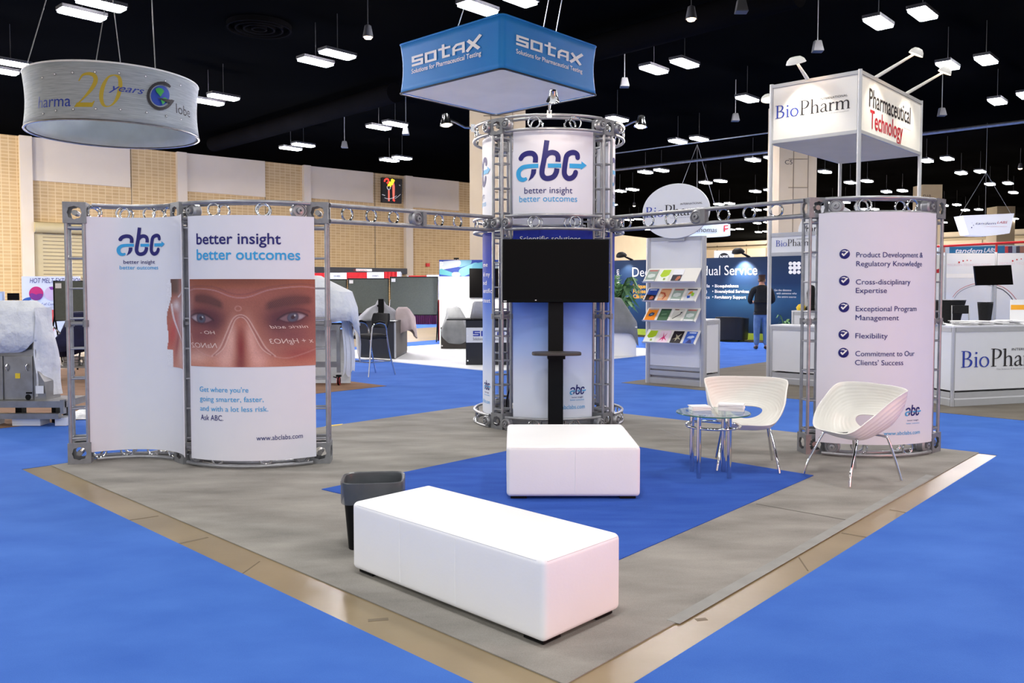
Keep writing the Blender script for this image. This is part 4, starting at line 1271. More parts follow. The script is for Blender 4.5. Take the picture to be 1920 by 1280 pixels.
for x, y in ((1583.8, 476), (1583, 526), (1582.4, 576), (1582, 627), (1581.5, 661)):
    A0, B0 = sfR.inv(x, y); r = abs(sfR.inv(x, y - 9.2)[1] - B0)
    mb = MB(); mb.lathe([(r * .02, 0), (r, 0), (r, .004), (r * .8, .007), (r * .02, .008)], sfR.map(A0, B0, 0), 24, Vector(sfR.map(A0, 0, 1) - sfR.map(A0, 0, 0)).to_track_quat('Z', 'Y').to_matrix())
    bd = mb.build('check_badge', 'navy_ink', thR)
    mb = MB(); cr = ribbon([(-.55, .55), (.0, .62), (.5, .35)], [.05, .22, .05]); flat_to(mb, sfR, cr[0], cr[1], lambda p: (A0 + p.x * r, B0 + p.y * r), .010)
    v2 = ribbon([(-.5, .1), (-.15, -.35)], .3, smooth=False); flat_to(mb, sfR, v2[0], v2[1], lambda p: (A0 + p.x * r, B0 + p.y * r), .011)
    v2 = ribbon([(-.25, -.38), (.6, .55)], .28, smooth=False); flat_to(mb, sfR, v2[0], v2[1], lambda p: (A0 + p.x * r, B0 + p.y * r), .011)
    mb.build('check_mark', 'white_ink', bd, smooth=False)
logo(thR, sfR, 1696.6, 780, 1726)
letters(thR, 'lettering', 'navy_ink', lambda mb: put_text(mb, sfR, 'better insight', 1701, 788.5, 1721.5, 788.5, 2.6))
letters(thR, 'lettering', 'cyan_ink', lambda mb: (put_text(mb, sfR, 'better outcomes', 1699, 794, 1723, 794, 2.6), put_text(mb, sfR, 'www.abclabs.com', 1656.7, 815, 1724, 813, 7)))

# ================================================================== screen and its stand
Ys = 9.12
c0 = D(1042, HORIZ, Ys); c0.z = 0
st = thing('display_stand', 'black floor stand with a small shelf in front of the tower', 'stand', c0)
wdt = 28 / F_PX * Ys
mb = MB(); mb.box((c0.x, Ys, .9), (wdt, .09, 1.75)); mb.build('column', 'black_plastic', st, bevel=.01)
mb = MB(); mb.prism([(c0.x + .38 * math.cos(k * PI / 12), Ys - .02 + .17 * math.sin(k * PI / 12)) for k in range(24)], lambda a, b, o: Vector((a, b, o)), .006, .03); mb.build('base', 'black_plastic', st)
zs = Zat(Ys - .2, 662)
ol = []
for k in range(28):
    a = 2 * PI * k / 28; e = .55
    ol.append((c0.x + .265 * math.copysign(abs(math.cos(a)) ** e, math.cos(a)), Ys - .2 + .15 * math.copysign(abs(math.sin(a)) ** e, math.sin(a))))
mb = MB(); mb.prism(ol, lambda a, b, o: Vector((a, b, o)), zs - .018, zs + .012); mb.build('shelf', 'brown_laminate', st, bevel=.006)
mb = MB(); mb.box((c0.x, Ys - .1, zs - .04), (wdt * 1.15, .2, .05)); mb.build('bracket', 'black_plastic', st, smooth=False)
Yv = Ys - .13
A, B = D(942, 448, Yv), D(1142, 567, Yv)
tv = thing('television', 'big switched-off black flat television on the stand before the tower', 'television', Vector(((A.x + B.x) / 2, Yv, B.z)))
mb = MB(); mb.box(((A.x + B.x) / 2, Yv + .03, (A.z + B.z) / 2), (B.x - A.x, .055, A.z - B.z)); mb.build('casing', 'black_gloss', tv, bevel=.008)
bz = .022
mb = MB(); mb.box(((A.x + B.x) / 2, Yv + .0005, (A.z + B.z) / 2 + .008), (B.x - A.x - 2 * bz, .006, A.z - B.z - 2 * bz - .016)); mb.build('screen', 'screen', tv, smooth=False)
pv = Plane((0, Yv, 0), (1, 0, 0))
mb = MB(); quad_px(mb, pv, [(1003, 562), (1006, 562), (1006, 563.3), (1003, 563.3)], .001); quad_px(mb, pv, [(944, 563.5), (950, 563.5), (950, 565), (944, 565)], .001); mb.build('maker_mark', 'white_ink', tv, smooth=False)
mb = MB(); mb.box((c0.x, Yv + .075, (A.z + B.z) / 2), (.4, .05, .3)); mb.build('mount', 'black_plastic', tv, smooth=False)
# cable behind the left post
mb = MB(); p = G(945, 772); mb.tube(smooth_path([tuple(D(958, 722, 9.75)), tuple(D(951, 745, 9.8)), tuple(D(950, 762, 9.8)), tuple(D(952, 772, 9.8))], 5), .008, 8)
tag(mb.build('power_cable', 'black_plastic'), 'black cable hanging inside the foot of the tower', 'cable')
mb = MB(); mb.lathe([(.01, 0), (.05, 0), (.06, .05), (.05, .14), (.01, .16)], (p.x + .06, 9.75, .006), 12)
tag(mb.build('cable_bundle', 'black_fabric'), 'small dark cable bundle on the floor inside the tower', 'cable')

# ================================================================== ottomans
def ottoman(label, cs, h, seams, foot=.03, rad=.03, grow=1.025):
    """cs: four floor corners, counter-clockwise; a softly stuffed box with rounded edges"""
    c = sum(cs, Vector()) / 4
    cs = [c + (p - c) * grow for p in cs]
    t = thing('ottoman', label, 'ottoman', c, 0, None)
    ex = (cs[1] - cs[0]).normalized(); ey = Vector((-ex.y, ex.x, 0))
    hx = (cs[1] - cs[0]).length / 2; hy = abs((cs[3] - cs[0]).dot(ey)) / 2; hh = (h - foot) / 2
    if (cs[3] - cs[0]).dot(ey) < 0: ey = -ey
    mid = c + Vector((0, 0, foot + hh))
    def pt(x, y, z, off=0.0):                      # x, y, z in -1..1 on the cube
        bul = lambda q: 1 - q * q
        p = Vector((x * hx, y * hy, z * hh))
        q = Vector((max(-hx + rad, min(hx - rad, p.x)), max(-hy + rad, min(hy - rad, p.y)), max(-hh + rad, min(hh - rad, p.z))))
        d_ = p - q
        if d_.length > 1e-6: d_ = d_.normalized() * (rad + off)
        s_ = Vector((1 + .010 * bul(z) * bul(y), 1 + .010 * bul(z) * bul(x), 1 + (.05 * bul(x) * bul(y) if z > 0 else 0)))
        r = q + d_
        r = Vector((r.x * s_.x, r.y * s_.y, r.z * s_.z))
        return mid + ex * r.x + ey * r.y + Vector((0, 0, r.z))
    def stops(L):
        e = rad / L * 2
        inner = [-1 + e + (2 - 2 * e) * k / 12 for k in range(13)]
        ed = [-1 + e * k / 5 for k in range(5)]
        return ed + inner + [-q for q in reversed(ed)]
    X, Y_, Z = stops(2 * hx), stops(2 * hy), stops(2 * hh)
    mb = MB()
    def face(A, B_, f):
        k = len(mb.v); n = len(A)
        mb.add([f(a, b) for b in B_ for a in A], [(j * n + i, j * n + i + 1, (j + 1) * n + i + 1, (j + 1) * n + i) for j in range(len(B_) - 1) for i in range(n - 1)])
    for s_ in (-1, 1):
        face(X, Y_, lambda a, b: pt(a, b, s_)); face(X, Z, lambda a, b: pt(a, s_, b)); face(Y_, Z, lambda a, b: pt(s_, a, b))
    o = mb.build('upholstery', 'white_leather', t, angle=180)
    bm = bmesh.new(); bm.from_mesh(o.data); bmesh.ops.remove_doubles(bm, verts=bm.verts, dist=.0006)
    bmesh.ops.recalc_face_normals(bm, faces=bm.faces); bm.to_mesh(o.data); bm.free(); o.data.shade_smooth()
    for u in (-1, 1):
        for v in (-1, 1):
            p = c + ex * (u * (hx - .09)) + ey * (v * (hy - .09))
            mb = MB(); mb.box((p.x, p.y, .011 + foot / 2 + .004), (.12, .12, foot + .008), frame(ex)); mb.build('foot', 'black_plastic', t, smooth=False)
    for f in seams:
        mb = MB(); mb.tube([pt(f, -1, -1 + 2 * k / 14, .001) for k in range(1, 14)], .0016, 6); mb.build('seam', 'white_leather', t)
    for ys in (-1, 1):
        pass
    mb = MB(); e = 1 - rad / hh * .35
    mb.tube([pt(-1 + 2 * k / 30, -1, e, .0005) for k in range(1, 30)], .0022, 6); mb.build('seam', 'white_leather', t)
    mb = MB(); mb.tube([pt(1, -1 + 2 * k / 20, e, .0005) for k in range(1, 20)], .0022, 6); mb.build('seam', 'white_leather', t)
    return t
f0, l0, rr0 = G(1026, 1201, .03), G(657, 1065, .03), G(1167, 1141, .03)
for q_ in (f0, l0, rr0): q_.z = 0
mid_ = (l0 + rr0) / 2
an_ = (math.atan2((l0 - f0).y, (l0 - f0).x) + math.atan2((rr0 - f0).y, (rr0 - f0).x) + PI / 2) / 2
el_ = Vector((math.cos(an_), math.sin(an_), 0)) * ((l0 - f0).length / 2 + .006)
er_ = Vector((math.sin(an_), -math.cos(an_), 0)) * ((rr0 - f0).length / 2 + .016)
ottoman('long white leather bench ottoman in the foreground, nearest the camera', [mid_ + el_ - er_, mid_ - el_ - er_, mid_ - el_ + er_, mid_ + el_ + er_], .408, (-.4, .2), grow=1.0)
y0_ = G(1000, 938).y
xl, xr = G(953, 938).x, G(1197, 938).x
hq = Zat(y0_, 836)
yb_ = G(1050, 795, hq).y
ottoman('square white leather ottoman on the blue rug before the screen', [Vector((xl, y0_, 0)), Vector((xr, y0_, 0)), Vector((xr, yb_, 0)), Vector((xl, yb_, 0))], hq, (.03,))

# ================================================================== waste bin
pb = G(693, 1036); pb.y += .02
hz = .42; sc_w = 118 / F_PX * (pb.y + .02)
bn = thing('waste_bin', 'black plastic waste bin behind the left end of the bench', 'bin', pb)
def rr_ring(rx, ry, z, n=36, e=.42, ang=.12):
    out = []
    for k in range(n):
        a = 2 * PI * k / n
        x = rx * math.copysign(abs(math.cos(a)) ** e, math.cos(a)); y = ry * math.copysign(abs(math.sin(a)) ** e, math.sin(a))
        out.append(Vector((pb.x + x * math.cos(ang) - y * math.sin(ang), pb.y + .14 + x * math.sin(ang) + y * math.cos(ang), z)))
    return out
rx, ry = sc_w / 2, sc_w / 2 * .86
mb = MB(); loft(mb, [rr_ring(rx * .8, ry * .8, .008), rr_ring(rx * .97, ry * .97, hz - .02), rr_ring(rx, ry, hz), rr_ring(rx * .95, ry * .95, hz), rr_ring(rx * .78, ry * .78, .03)], True, True)
mb.build('bin_body', 'black_plastic', bn)
mb = MB(); loft(mb, [rr_ring(rx * 1.0, ry * 1.0, hz - .13), rr_ring(rx * 1.03, ry * 1.03, hz - .125), rr_ring(rx * 1.035, ry * 1.035, hz + .002), rr_ring(rx * 1.0, ry * 1.0, hz + .006), rr_ring(rx * .93, ry * .93, hz), rr_ring(rx * .82, ry * .82, hz - .16)])
mb.build('bin_liner', 'liner', bn)

# ================================================================== glass table
pt0 = G(1332, 891)
r_top = 68.5 / F_PX * pt0.y
zt_ = Zp(pt0, 773)
tb = thing('side_table', 'round glass side table on four chrome legs beside the white chairs', 'table', pt0)
ctr = D(1337, 773, pt0.y)
mb = MB(); mb.lathe([(.002, -.005), (r_top - .003, -.005), (r_top, -.002), (r_top, .002), (r_top - .003, .005), (.002, .005)], (ctr.x, ctr.y, zt_), 56); mb.build('glass_top', 'glass', tb)
mb = MB(); mb.lathe([(r_top + .0005, -.004), (r_top + .002, 0), (r_top + .0005, .004)], (ctr.x, ctr.y, zt_), 56, closed=True); mb.build('glass_edge', 'glass_edge', tb)
zr_ = Zp(pt0, 797); rrg = 50 / F_PX * pt0.y
mb = MB(); mb.tube([Vector((ctr.x + rrg * math.cos(2 * PI * k / 40), ctr.y + rrg * math.sin(2 * PI * k / 40), zr_)) for k in range(40)], .011, 10, closed=True); mb.build('ring', 'chrome', tb)
for x, y in ((1297, 886), (1310, 899), (1356, 886), (1367, 899)):
    p = G(x, y); mb = MB(); mb.lathe([(.002, .012), (.019, .012), (.019, zt_ - .012), (.024, zt_ - .01), (.024, zt_ - .0055), (.002, zt_ - .0055)], p, 18); mb.build('leg', 'chrome', tb)
def stack(label, px, py, w_, d_, n, ang, name, cat):
    p = G(px, py, zt_ + .005)
    t = thing(name, label, cat, p, 0)
    rs = random.Random(px)
    mb = MB()
    for i in range(n):
        mb.box(p + Vector((rs.uniform(-.006, .006), rs.uniform(-.006, .006), .004 + i * .0075)), (w_, d_, .0068), Matrix.Rotation(ang + rs.uniform(-.06, .06), 3, 'Z'))
    mb.build('papers', 'bright_white', t, smooth=False)
stack('low stack of white leaflets on the left of the glass table', 1312, 768, .165, .12, 5, .1, 'leaflet_stack', 'papers')
stack('taller fanned stack of white leaflets on the right of the glass table', 1371, 769, .21, .13, 8, -.35, 'leaflet_stack', 'papers')

# ================================================================== ribbed shell chairs
def shell_chair(label, pos, rotz):
    t = thing('shell_chair', label, 'chair', pos, rotz)
    def rimp(a):                                  # a=0 front, clockwise seen from above
        keys = [(0, (0, -.27, .415)), (35, (.2, -.25, .43)), (62, (.295, -.14, .545)), (90, (.335, .01, .67)), (118, (.36, .13, .745)), (140, (.335, .21, .765)), (160, (.2, .262, .775)), (180, (0, .28, .775))]
        s_ = 1
        d_ = math.degrees(a) % 360
        if d_ > 180: d_ = 360 - d_; s_ = -1
        for i in range(len(keys) - 1):
            if keys[i][0] <= d_ <= keys[i + 1][0]:
                f = (d_ - keys[i][0]) / (keys[i + 1][0] - keys[i][0]); p, q = keys[i][1], keys[i + 1][1]
                pm = keys[max(i - 1, 0)][1]; qn = keys[min(i + 2, len(keys) - 1)][1]
                if i == 0: pm = (-keys[1][1][0], keys[1][1][1], keys[1][1][2])
                if i == len(keys) - 2: qn = (-keys[-2][1][0], keys[-2][1][1], keys[-2][1][2])
                r = [.5 * (2 * p[j] + (q[j] - pm[j]) * f + (2 * pm[j] - 5 * p[j] + 4 * q[j] - qn[j]) * f * f + (-pm[j] + 3 * p[j] - 3 * q[j] + qn[j]) * f ** 3) for j in range(3)]
                return Vector((s_ * r[0], r[1], r[2]))
    def hole(a):
        x = .15 * math.sin(a); k = -math.cos(a)   # oval opening low in the back
        return Vector((x, .165 + .045 * k - .25 * x * x, .462 + .052 * k + .9 * x * x))
    def bulge(a):
        d_ = abs(((math.degrees(a) + 180) % 360) - 180)
        f = min(1, d_ / 90); g_ = max(0, (d_ - 90) / 90)
        out = Vector((math.sin(a) * .8, -math.cos(a) * .6, 0))
        return Vector((0, .0, -.075)) * (1 - f) + (Vector((math.sin(a) * .075, -.0, -.075)) * (1 - g_) + Vector((math.sin(a) * .03, .065, -.02)) * g_) * f
    NR = 12
    def sp(u, v, off):
        a = 2 * PI * u
        h_, r_ = hole(a), rimp(a)
        p = h_.lerp(r_, v) + bulge(a) * math.sin(PI * min(1, v * 1.02)) * (.9 if v < 1 else 0)
        c_ = Vector((0, -.02, .72))
        nrm = (c_ - p).normalized()
        rib = .0012 * math.sin(v * 2 * PI * NR) * (1 if .04 < v < .96 else 0)
        return p + nrm * (off + rib)
    mb = MB()
    nu, nv = 72, 72
    inner = [[sp(i / nu, j / nv, 0) for i in range(nu)] for j in range(nv + 1)]
    outer = [[sp(i / nu, j / nv, -.010) for i in range(nu)] for j in range(nv + 1)]
    loft(mb, inner + outer[::-1] + [inner[0]])
    mb.build('shell', 'white_plastic', t, local=True, angle=60)
    feet = {(-1, -1): (-.26, -.30), (1, -1): (.26, -.30), (-1, 1): (-.25, .26), (1, 1): (.25, .26)}
    for (sx_, sy_), (fx_, fy_) in feet.items():
        mb = MB()
        mb.tube(smooth_path([(0.0, sy_ * .13 + .0, .372), (sx_ * .1, sy_ * .135, .37), (sx_ * .17, sy_ * .15, .368), (sx_ * .195, sy_ * .17, .34), (fx_ * .93, fy_ * .9, .12), (fx_, fy_, .008)], 5), .0105, 10)
        mb.build('leg', 'chrome', t, local=True)
    mb = MB()
    for sx_ in (-1, 1): mb.tube([(sx_ * .1, -.13, .37), (sx_ * .1, 0, .362), (sx_ * .1, .13, .37)], .008, 8)
    mb.build('seat_frame', 'chrome', t, local=True)
    return t
p = G(1403, 878); shell_chair('white ribbed shell chair behind the glass table, facing forward', (p.x + .0, p.y + .08, .008), math.radians(-12))
p = G(1603, 898); shell_chair('white ribbed shell chair before the check-mark panel, turned to the table', (p.x, p.y + .02, .008), math.radians(-68))
# ================================================================== hanging signs
def ring_sq(c, ax, ay, hx, hy, z, rad=.12, k=5):
    out = []
    for (sx, sy, a0) in ((1, 1, 0), (-1, 1, 90), (-1, -1, 180), (1, -1, 270)):
        for i in range(k + 1):
            a = math.radians(a0 + 90 * i / k)
            x = sx * (hx - rad) + rad * math.cos(a); y = sy * (hy - rad) + rad * math.sin(a)
            p = c + ax * x + ay * y
            out.append(Vector((p.x, p.y, z)))
    return out
# big blue cube sign over the white-floored booth
Fp = D(942, 75, 19.0); Fp.z = 0
zt = Zat(Fp.y, 25); zb = Zat(Fp.y, 128)
Fz = Vector((Fp.x, Fp.y, (zt + zb) / 2))
sa = solve_dir(Fz, VV, 747); sb = solve_dir(Fz, UV, 1121)
ctr = Fp + VV * sa / 2 + UV * sb / 2
sg = thing('hanging_sign', 'big blue four-sided fabric sign hanging over the tower', 'hanging sign', Vector((ctr.x, ctr.y, zb)))
mb = MB(); rings = []
for i in range(9):
    f = i / 8; k = 1 - .025 * math.sin(PI * f)
    rings.append(ring_sq(ctr, UV, VV, sb / 2 * k, sa / 2 * k, zb + (zt - zb) * f, .14))
loft(mb, rings); mb.build('fabric_sides', 'sign_blue', sg, solid=.01)
mb = MB(); mb.prism([(sb / 2 - .1, sa / 2 - .1), (-sb / 2 + .1, sa / 2 - .1), (-sb / 2 + .1, -sa / 2 + .1), (sb / 2 - .1, -sa / 2 + .1)], lambda a, b, o: ctr + UV * a + VV * b + Vector((0, 0, zb + o)), .01, .04)
mb.build('fabric_underside', 'sign_under', sg, smooth=False)
mb = MB(); mb.tube(ring_sq(ctr, UV, VV, sb / 2 * 1.002, sa / 2 * 1.002, zb, .14), .022, 8, closed=True); mb.build('bottom_rail', 'sign_black', sg)
mb = MB(); mb.tube(ring_sq(ctr, UV, VV, sb / 2, sa / 2, zt, .14), .022, 8, closed=True); mb.build('top_rail', 'sign_blue', sg)
pv_ = Plane(Fp, VV); pv_.dent = (zb, zt, .023 * sb / 2)
pu_ = Plane(Fp, UV); pu_.dent = (zb, zt, .023 * sa / 2)
for pl, (x0, y0, x1, y1), (tx0, ty0, tx1, ty1) in ((pv_, (771, 122.5, 901, 92), (770.5, 136.5, 901, 105)), (pu_, (969, 85.5, 1093, 121), (969, 101, 1093, 136))):
    mb = MB(); put_techno(mb, pl, x0, y0, x1, y1, 19, .02); mb.build('lettering', 'silver_ink', sg, smooth=False)
    mb = MB(); put_text(mb, pl, 'Solutions for Pharmaceutical Testing', tx0, ty0, tx1, ty1, 8.5, .014, off=.02); mb.build('lettering', 'silver_ink', sg, smooth=False)
for (x, y, x2, y2) in ((1013, 41, 1023, 18), (1038, 49, 1049, 20)):
    a = D(x, y, 21.5); mb = MB(); mb.tube([Vector((a.x, a.y, zt)), Vector((a.x + .5, a.y + .4, CEIL))], .012, 6); mb.build('cable', 'wire', sg)
mb = MB(); mb.tube([Vector((ctr.x - 1.2, ctr.y, zt)), Vector((ctr.x - .3, ctr.y, CEIL))], .012, 6); mb.build('cable', 'wire', sg)
mb = MB()
for ax_, L_, ay_ in ((UV, sb, VV), (VV, sa, UV)):
    mb.tube([ctr + ax_ * (L_ / 2 - .1) + Vector((0, 0, zt - .02)), ctr - ax_ * (L_ / 2 - .1) + Vector((0, 0, zt - .02))], .02, 8)
mb.build('cross_rail', 'aluminium', sg)

# round drum sign
Yd = 19.0; cdm = D(213.5, 185, Yd); rd = 147.5 / F_PX * Yd
zt, zb = Zat(Yd - rd, 113), Zat(Yd - rd, 223)
dm = thing('hanging_sign', 'round silvery drum sign with gold 20 hanging at the upper left', 'hanging sign', Vector((cdm.x, cdm.y, zb)))
rot = math.atan2(cdm.x, cdm.y)
sd = Cyl((cdm.x, cdm.y), rd, 1, 0); sd.dent = (zb, zt, .05)
def cyl_ring(r, z, n=64): return [Vector((cdm.x + r * math.cos(2 * PI * k / n), cdm.y + r * math.sin(2 * PI * k / n), z)) for k in range(n)]
mb = MB(); loft(mb, [cyl_ring(rd - .05 * math.sin(PI * i / 8), zb + (zt - zb) * i / 8) for i in range(9)]); mb.build('drum_skin', 'brushed_print', dm, solid=.006)
mb = MB()
rr_ = random.Random(5); fold = [rr_.uniform(-1, 1) for _ in range(96)]
loft(mb, [[Vector((cdm.x + (rd - .07 - .018 * (1 + fold[k]) * math.sin(PI * i / 6)) * math.cos(2 * PI * k / 96), cdm.y + (rd - .07 - .018 * (1 + fold[k]) * math.sin(PI * i / 6)) * math.sin(2 * PI * k / 96), zb + .01 + (zt - zb - .03) * i / 6)) for k in range(96)] for i in range(7)])
mb.build('lining', 'pale_fabric', dm, solid=.004)
for z, nm, m in ((zb, 'bottom_rail', 'steel'), (zt, 'top_rail', 'bright_white')):
    mb = MB(); mb.tube(cyl_ring(rd - .01, z), .022, 8, closed=True); mb.build(nm, m, dm)
mb = MB(); put_text(mb, sd, 'harma', 69.5, 208, 131, 193, 22, off=.006); mb.build('lettering', 'blue_ink', dm, smooth=False)
mb = MB()
flat_px(mb, sd, ribbon([(146, 151), (154, 140), (167, 137.5), (177, 142), (178, 152), (170, 166), (155, 183), (140, 198)], [2, 4, 6, 8, 8.5, 7, 3.5, 2]), .006)
flat_px(mb, sd, poly2([(137.5, 200), (143, 191.5), (172, 191.5), (175, 188), (177, 188), (172, 200)]), .0065)
flat_px(mb, sd, ribbon([(214, 140), (203, 144), (193, 160), (189, 180), (193, 195), (202, 199), (213, 193), (222, 178), (226, 158), (223, 144), (214, 140)], [2, 4, 7.5, 8, 6, 2, 4, 7.5, 8, 6, 2]), .006)
mb.build('numerals', 'gold_ink', dm, smooth=False)
mb = MB(); put_text(mb, sd, 'years', 203, 171, 272, 174, 13, .004, shear=.45, off=.011); mb.build('lettering', 'blue_ink', dm, smooth=False)
gl = MB(); flat_px(gl, sd, disc2(302.5, 179, 18, 19, 28), .006); gl.build('globe', 'globe_blue', dm, smooth=False)
gl = MB()
flat_px(gl, sd, poly2([(292, 167), (297, 164), (305, 166), (309, 171), (306, 175), (302, 181), (298, 176), (294, 172)]), .03)
flat_px(gl, sd, poly2([(302, 186), (310, 182), (315, 185), (311, 191), (306, 196)]), .03)
gl.build('globe_land', 'globe_green', dm, smooth=False)
gl = MB(); pts = []
for k in range(25):
    a = math.radians(-42 - 300 * k / 24)
    pts.append((302 + 23.5 * math.cos(a), 179.5 + 24 * math.sin(a)))
flat_px(gl, sd, ribbon(pts, [3.5] + [5.5] * 23 + [4], smooth=False), .034)
flat_px(gl, sd, poly2([(295, 183), (328, 188), (325, 193.5), (312, 191)]), .036)
gl.build('letter_ring', 'black_ink', dm, smooth=False)
mb = MB(); put_text(mb, sd, 'lobe', 333, 211, 359.5, 221, 18, off=.006); mb.build('lettering', 'black_ink', dm, smooth=False)
for nm, m, r_, o_ in (('stud_rim', 'black_ink', 2.3, .012), ('stud', 'bright_white', 1.7, .014)):
    mb = MB()
    for (x, y) in ((77, 145), (101, 138.5), (135, 135.5), (177.5, 134.5), (223.5, 136.8), (273.5, 143), (311, 151.5), (339.5, 160), (80, 213), (103.5, 207), (136.5, 204.5), (179, 203.5), (226, 205), (276, 210.5), (313.5, 217.3), (341, 224)):
        a_, b_ = sd.inv(x, y); rr2 = r_ / F_PX * Yd
        dv, df = disc2(0, 0, rr2, None, 10)
        flat_to(mb, sd, dv, df, lambda p: (a_ + p.x, b_ + p.y), o_)
    mb.build(nm, m, dm, smooth=False)
ap1 = D(150, -28, Yd); ap1.z = CEIL
for (x, y, tx) in ((112, 115, 152), (167, 112, 190), (251.5, 113, 238), (331, 131, 278)):
    ph = math.asin(max(-1, min(1, (D(x, y, Yd).x - cdm.x) / rd)))
    yy = cdm.y - rd * math.cos(ph) * (.6 if x in (167,) else 1)
    p = Vector((cdm.x + (rd - .02) * math.sin(ph), yy if x != 167 else cdm.y + rd * math.cos(ph), zt))
    e = G(tx, -20, CEIL)
    k = (ray(tx, 0).x) / ray(tx, 0).y
    mb = MB(); mb.tube([p, Vector((k * (cdm.y) * 1.0 + 0 * e.x, cdm.y, CEIL))], .011, 6); mb.build('cable', 'wire', dm)

# ================================================================== boxed canopy sign on tall posts
cL = G(1440, 718); cLz = Vector((cL.x, cL.y, 4.5))
sF = solve_dir(cLz, -VV, 1612); cFp = cL - VV * sF
cFz = Vector((cFp.x, cFp.y, 4.5)); sR = solve_dir(cFz, UV, 1726); cRp = cFp + UV * sR; cBp = cL + UV * sR
zt, zb = Zp(cFp, 131), Zp(cFp, 250)
cn = thing('sign_canopy', 'white boxed canopy sign on four tall posts above the right booth', 'sign', (cL + cRp) / 2)
for p in (cL, cFp, cRp, cBp):
    mb = MB(); mb.lathe([(.034, .008), (.034, zt + .01)], p, 8); mb.build('post', 'aluminium', cn, smooth=False)
for a, b, face in ((cL, cFp, 'l'), (cFp, cRp, 'r'), (cRp, cBp, 'b'), (cBp, cL, 'b')):
    e = (b - a).normalized(); L = (b - a).length
    n = Vector((e.y, -e.x, 0))
    mb = MB(); mb.box((a + b) / 2 + Vector((0, 0, (zt + zb) / 2)), (L - .07, .012, zt - zb - .05), frame(e)); sp_ = mb.build('sign_panel', 'white_paint', cn, smooth=False)
    for z in (zt - .03, zb + .03):
        mb = MB(); mb.box((a + b) / 2 + Vector((0, 0, z)), (L, .05, .055), frame(e)); mb.build('rail', 'aluminium', cn, smooth=False)
    if face == 'l':
        pl = Plane(cFp, e); pl.o = pl.o + pl.n * .008
        m1, m2 = put_serif(pl, 1453.5, 222.5, 1594.5, 203, 24)
        m1.build('lettering', 'blue_ink', sp_, smooth=False); m2.build('lettering', 'black_ink', sp_, smooth=False)
        mb = MB(); put_text(mb, pl, 'INTERNATIONAL', 1537.6, 187.5, 1589.6, 180.7, 4); mb.build('lettering', 'black_ink', sp_, smooth=False)
        mb = MB(); put_text(mb, pl, 'The Science & Business of Biopharmaceuticals', 1512.5, 219, 1592, 208.5, 2); mb.build('lettering', 'grey_ink', sp_, smooth=False)
    if face == 'r':
        pl = Plane(cFp, e); pl.o = pl.o + pl.n * .008
        mb = MB(); put_text(mb, pl, 'Pharmaceutical', 1629.5, 199, 1706.6, 233, 34, .01); mb.build('lettering', 'black_ink', sp_, smooth=False)
        mb = MB(); put_text(mb, pl, 'Technology', 1631, 240.5, 1692, 262, 34, .012); mb.build('lettering', 'red_ink', sp_, smooth=False)
        mb = MB(); put_text(mb, pl, 'Advancing Development', 1694, 240, 1707, 246, 2); mb.build('lettering', 'grey_ink', sp_, smooth=False)
mb = MB(); mb.prism([(p.x, p.y) for p in (cL, cFp, cRp, cBp)], lambda a, b, o: Vector((a, b, o)), zb + .0, zb + .02); mb.build('soffit', 'sign_under', cn, smooth=False)
def flood(label, base, head, dirn, m='white_paint', sc_=1.0, light=14, power_c=(1, .9, .74)):
    t = thing('arm_lamp', label, 'lamp', base)
    mb = MB(); mb.tube([base, base.lerp(head, .15), head], [.03 * sc_, .03 * sc_, .018 * sc_], 8); mb.build('arm', m, t)
    d_ = Vector(dirn).normalized(); R = d_.to_track_quat('Z', 'Y').to_matrix()
    mb = MB(); mb.lathe([(.01, -.07), (.07, -.06), (.11, -.02), (.13, .035), (.12, .035), (.09, .0), (.01, -.01)], head, 18, R @ Matrix.Diagonal((1.25 * sc_, .8 * sc_, sc_))); mb.build('shade', m, t)
    mb = MB(); mb.lathe([(.005, .0), (.08, .01), (.09, .03), (.005, .035)], head, 14, R @ Matrix.Diagonal((1.25 * sc_, .8 * sc_, sc_))); mb.build('bulb', 'lit_bulb', t)
    if light:
        q = head + d_ * .25
        l = bpy.data.lights.new('lamp_beam', 'SPOT'); l.energy = light * 2.4; l.color = power_c; l.spot_size = math.radians(95); l.spot_blend = .7; l.shadow_soft_size = .06
        o = bpy.data.objects.new('lamp_beam', l); o.location = q; o.rotation_euler = (-d_).to_track_quat('Z', 'Y').to_euler(); col.objects.link(o)
    return t
nl = Vector((-UV.x, -UV.y, 0)); nr = Vector((-VV.x, -VV.y, 0))
bp = lambda a, b, px, z: a + (b - a).normalized() * solve_dir(Vector((a.x, a.y, z)), (b - a).normalized(), px) + Vector((0, 0, z))
b1_ = bp(cL, cFp, 1514, zt); flood('white arm lamp over the serif lettered face of the boxed sign', b1_, b1_ + nl * .45 + Vector((0, 0, .2)), -nl * .5 + Vector((0, 0, -1)))
b1_ = bp(cFp, cRp, 1641, zt); flood('white arm lamp on the right face of the boxed sign, nearer one', b1_, b1_ + nr * .62 + Vector((0, 0, .28)), -nr * .5 + Vector((0, 0, -1)))
b1_ = bp(cFp, cRp, 1699, zt); flood('white arm lamp on the right face of the boxed sign, farther one', b1_, b1_ + nr * .62 + Vector((0, 0, .28)), -nr * .5 + Vector((0, 0, -1)))
b1_ = cBp + (cL - cBp) * .82 + Vector((0, 0, zt)); flood('glowing arm lamp poking out behind the left post of the boxed sign', b1_, b1_ + VV * .3 + Vector((0, 0, -.08)), -nl * -.2 - VV * .3 + Vector((0, 0, -1)), light=4)

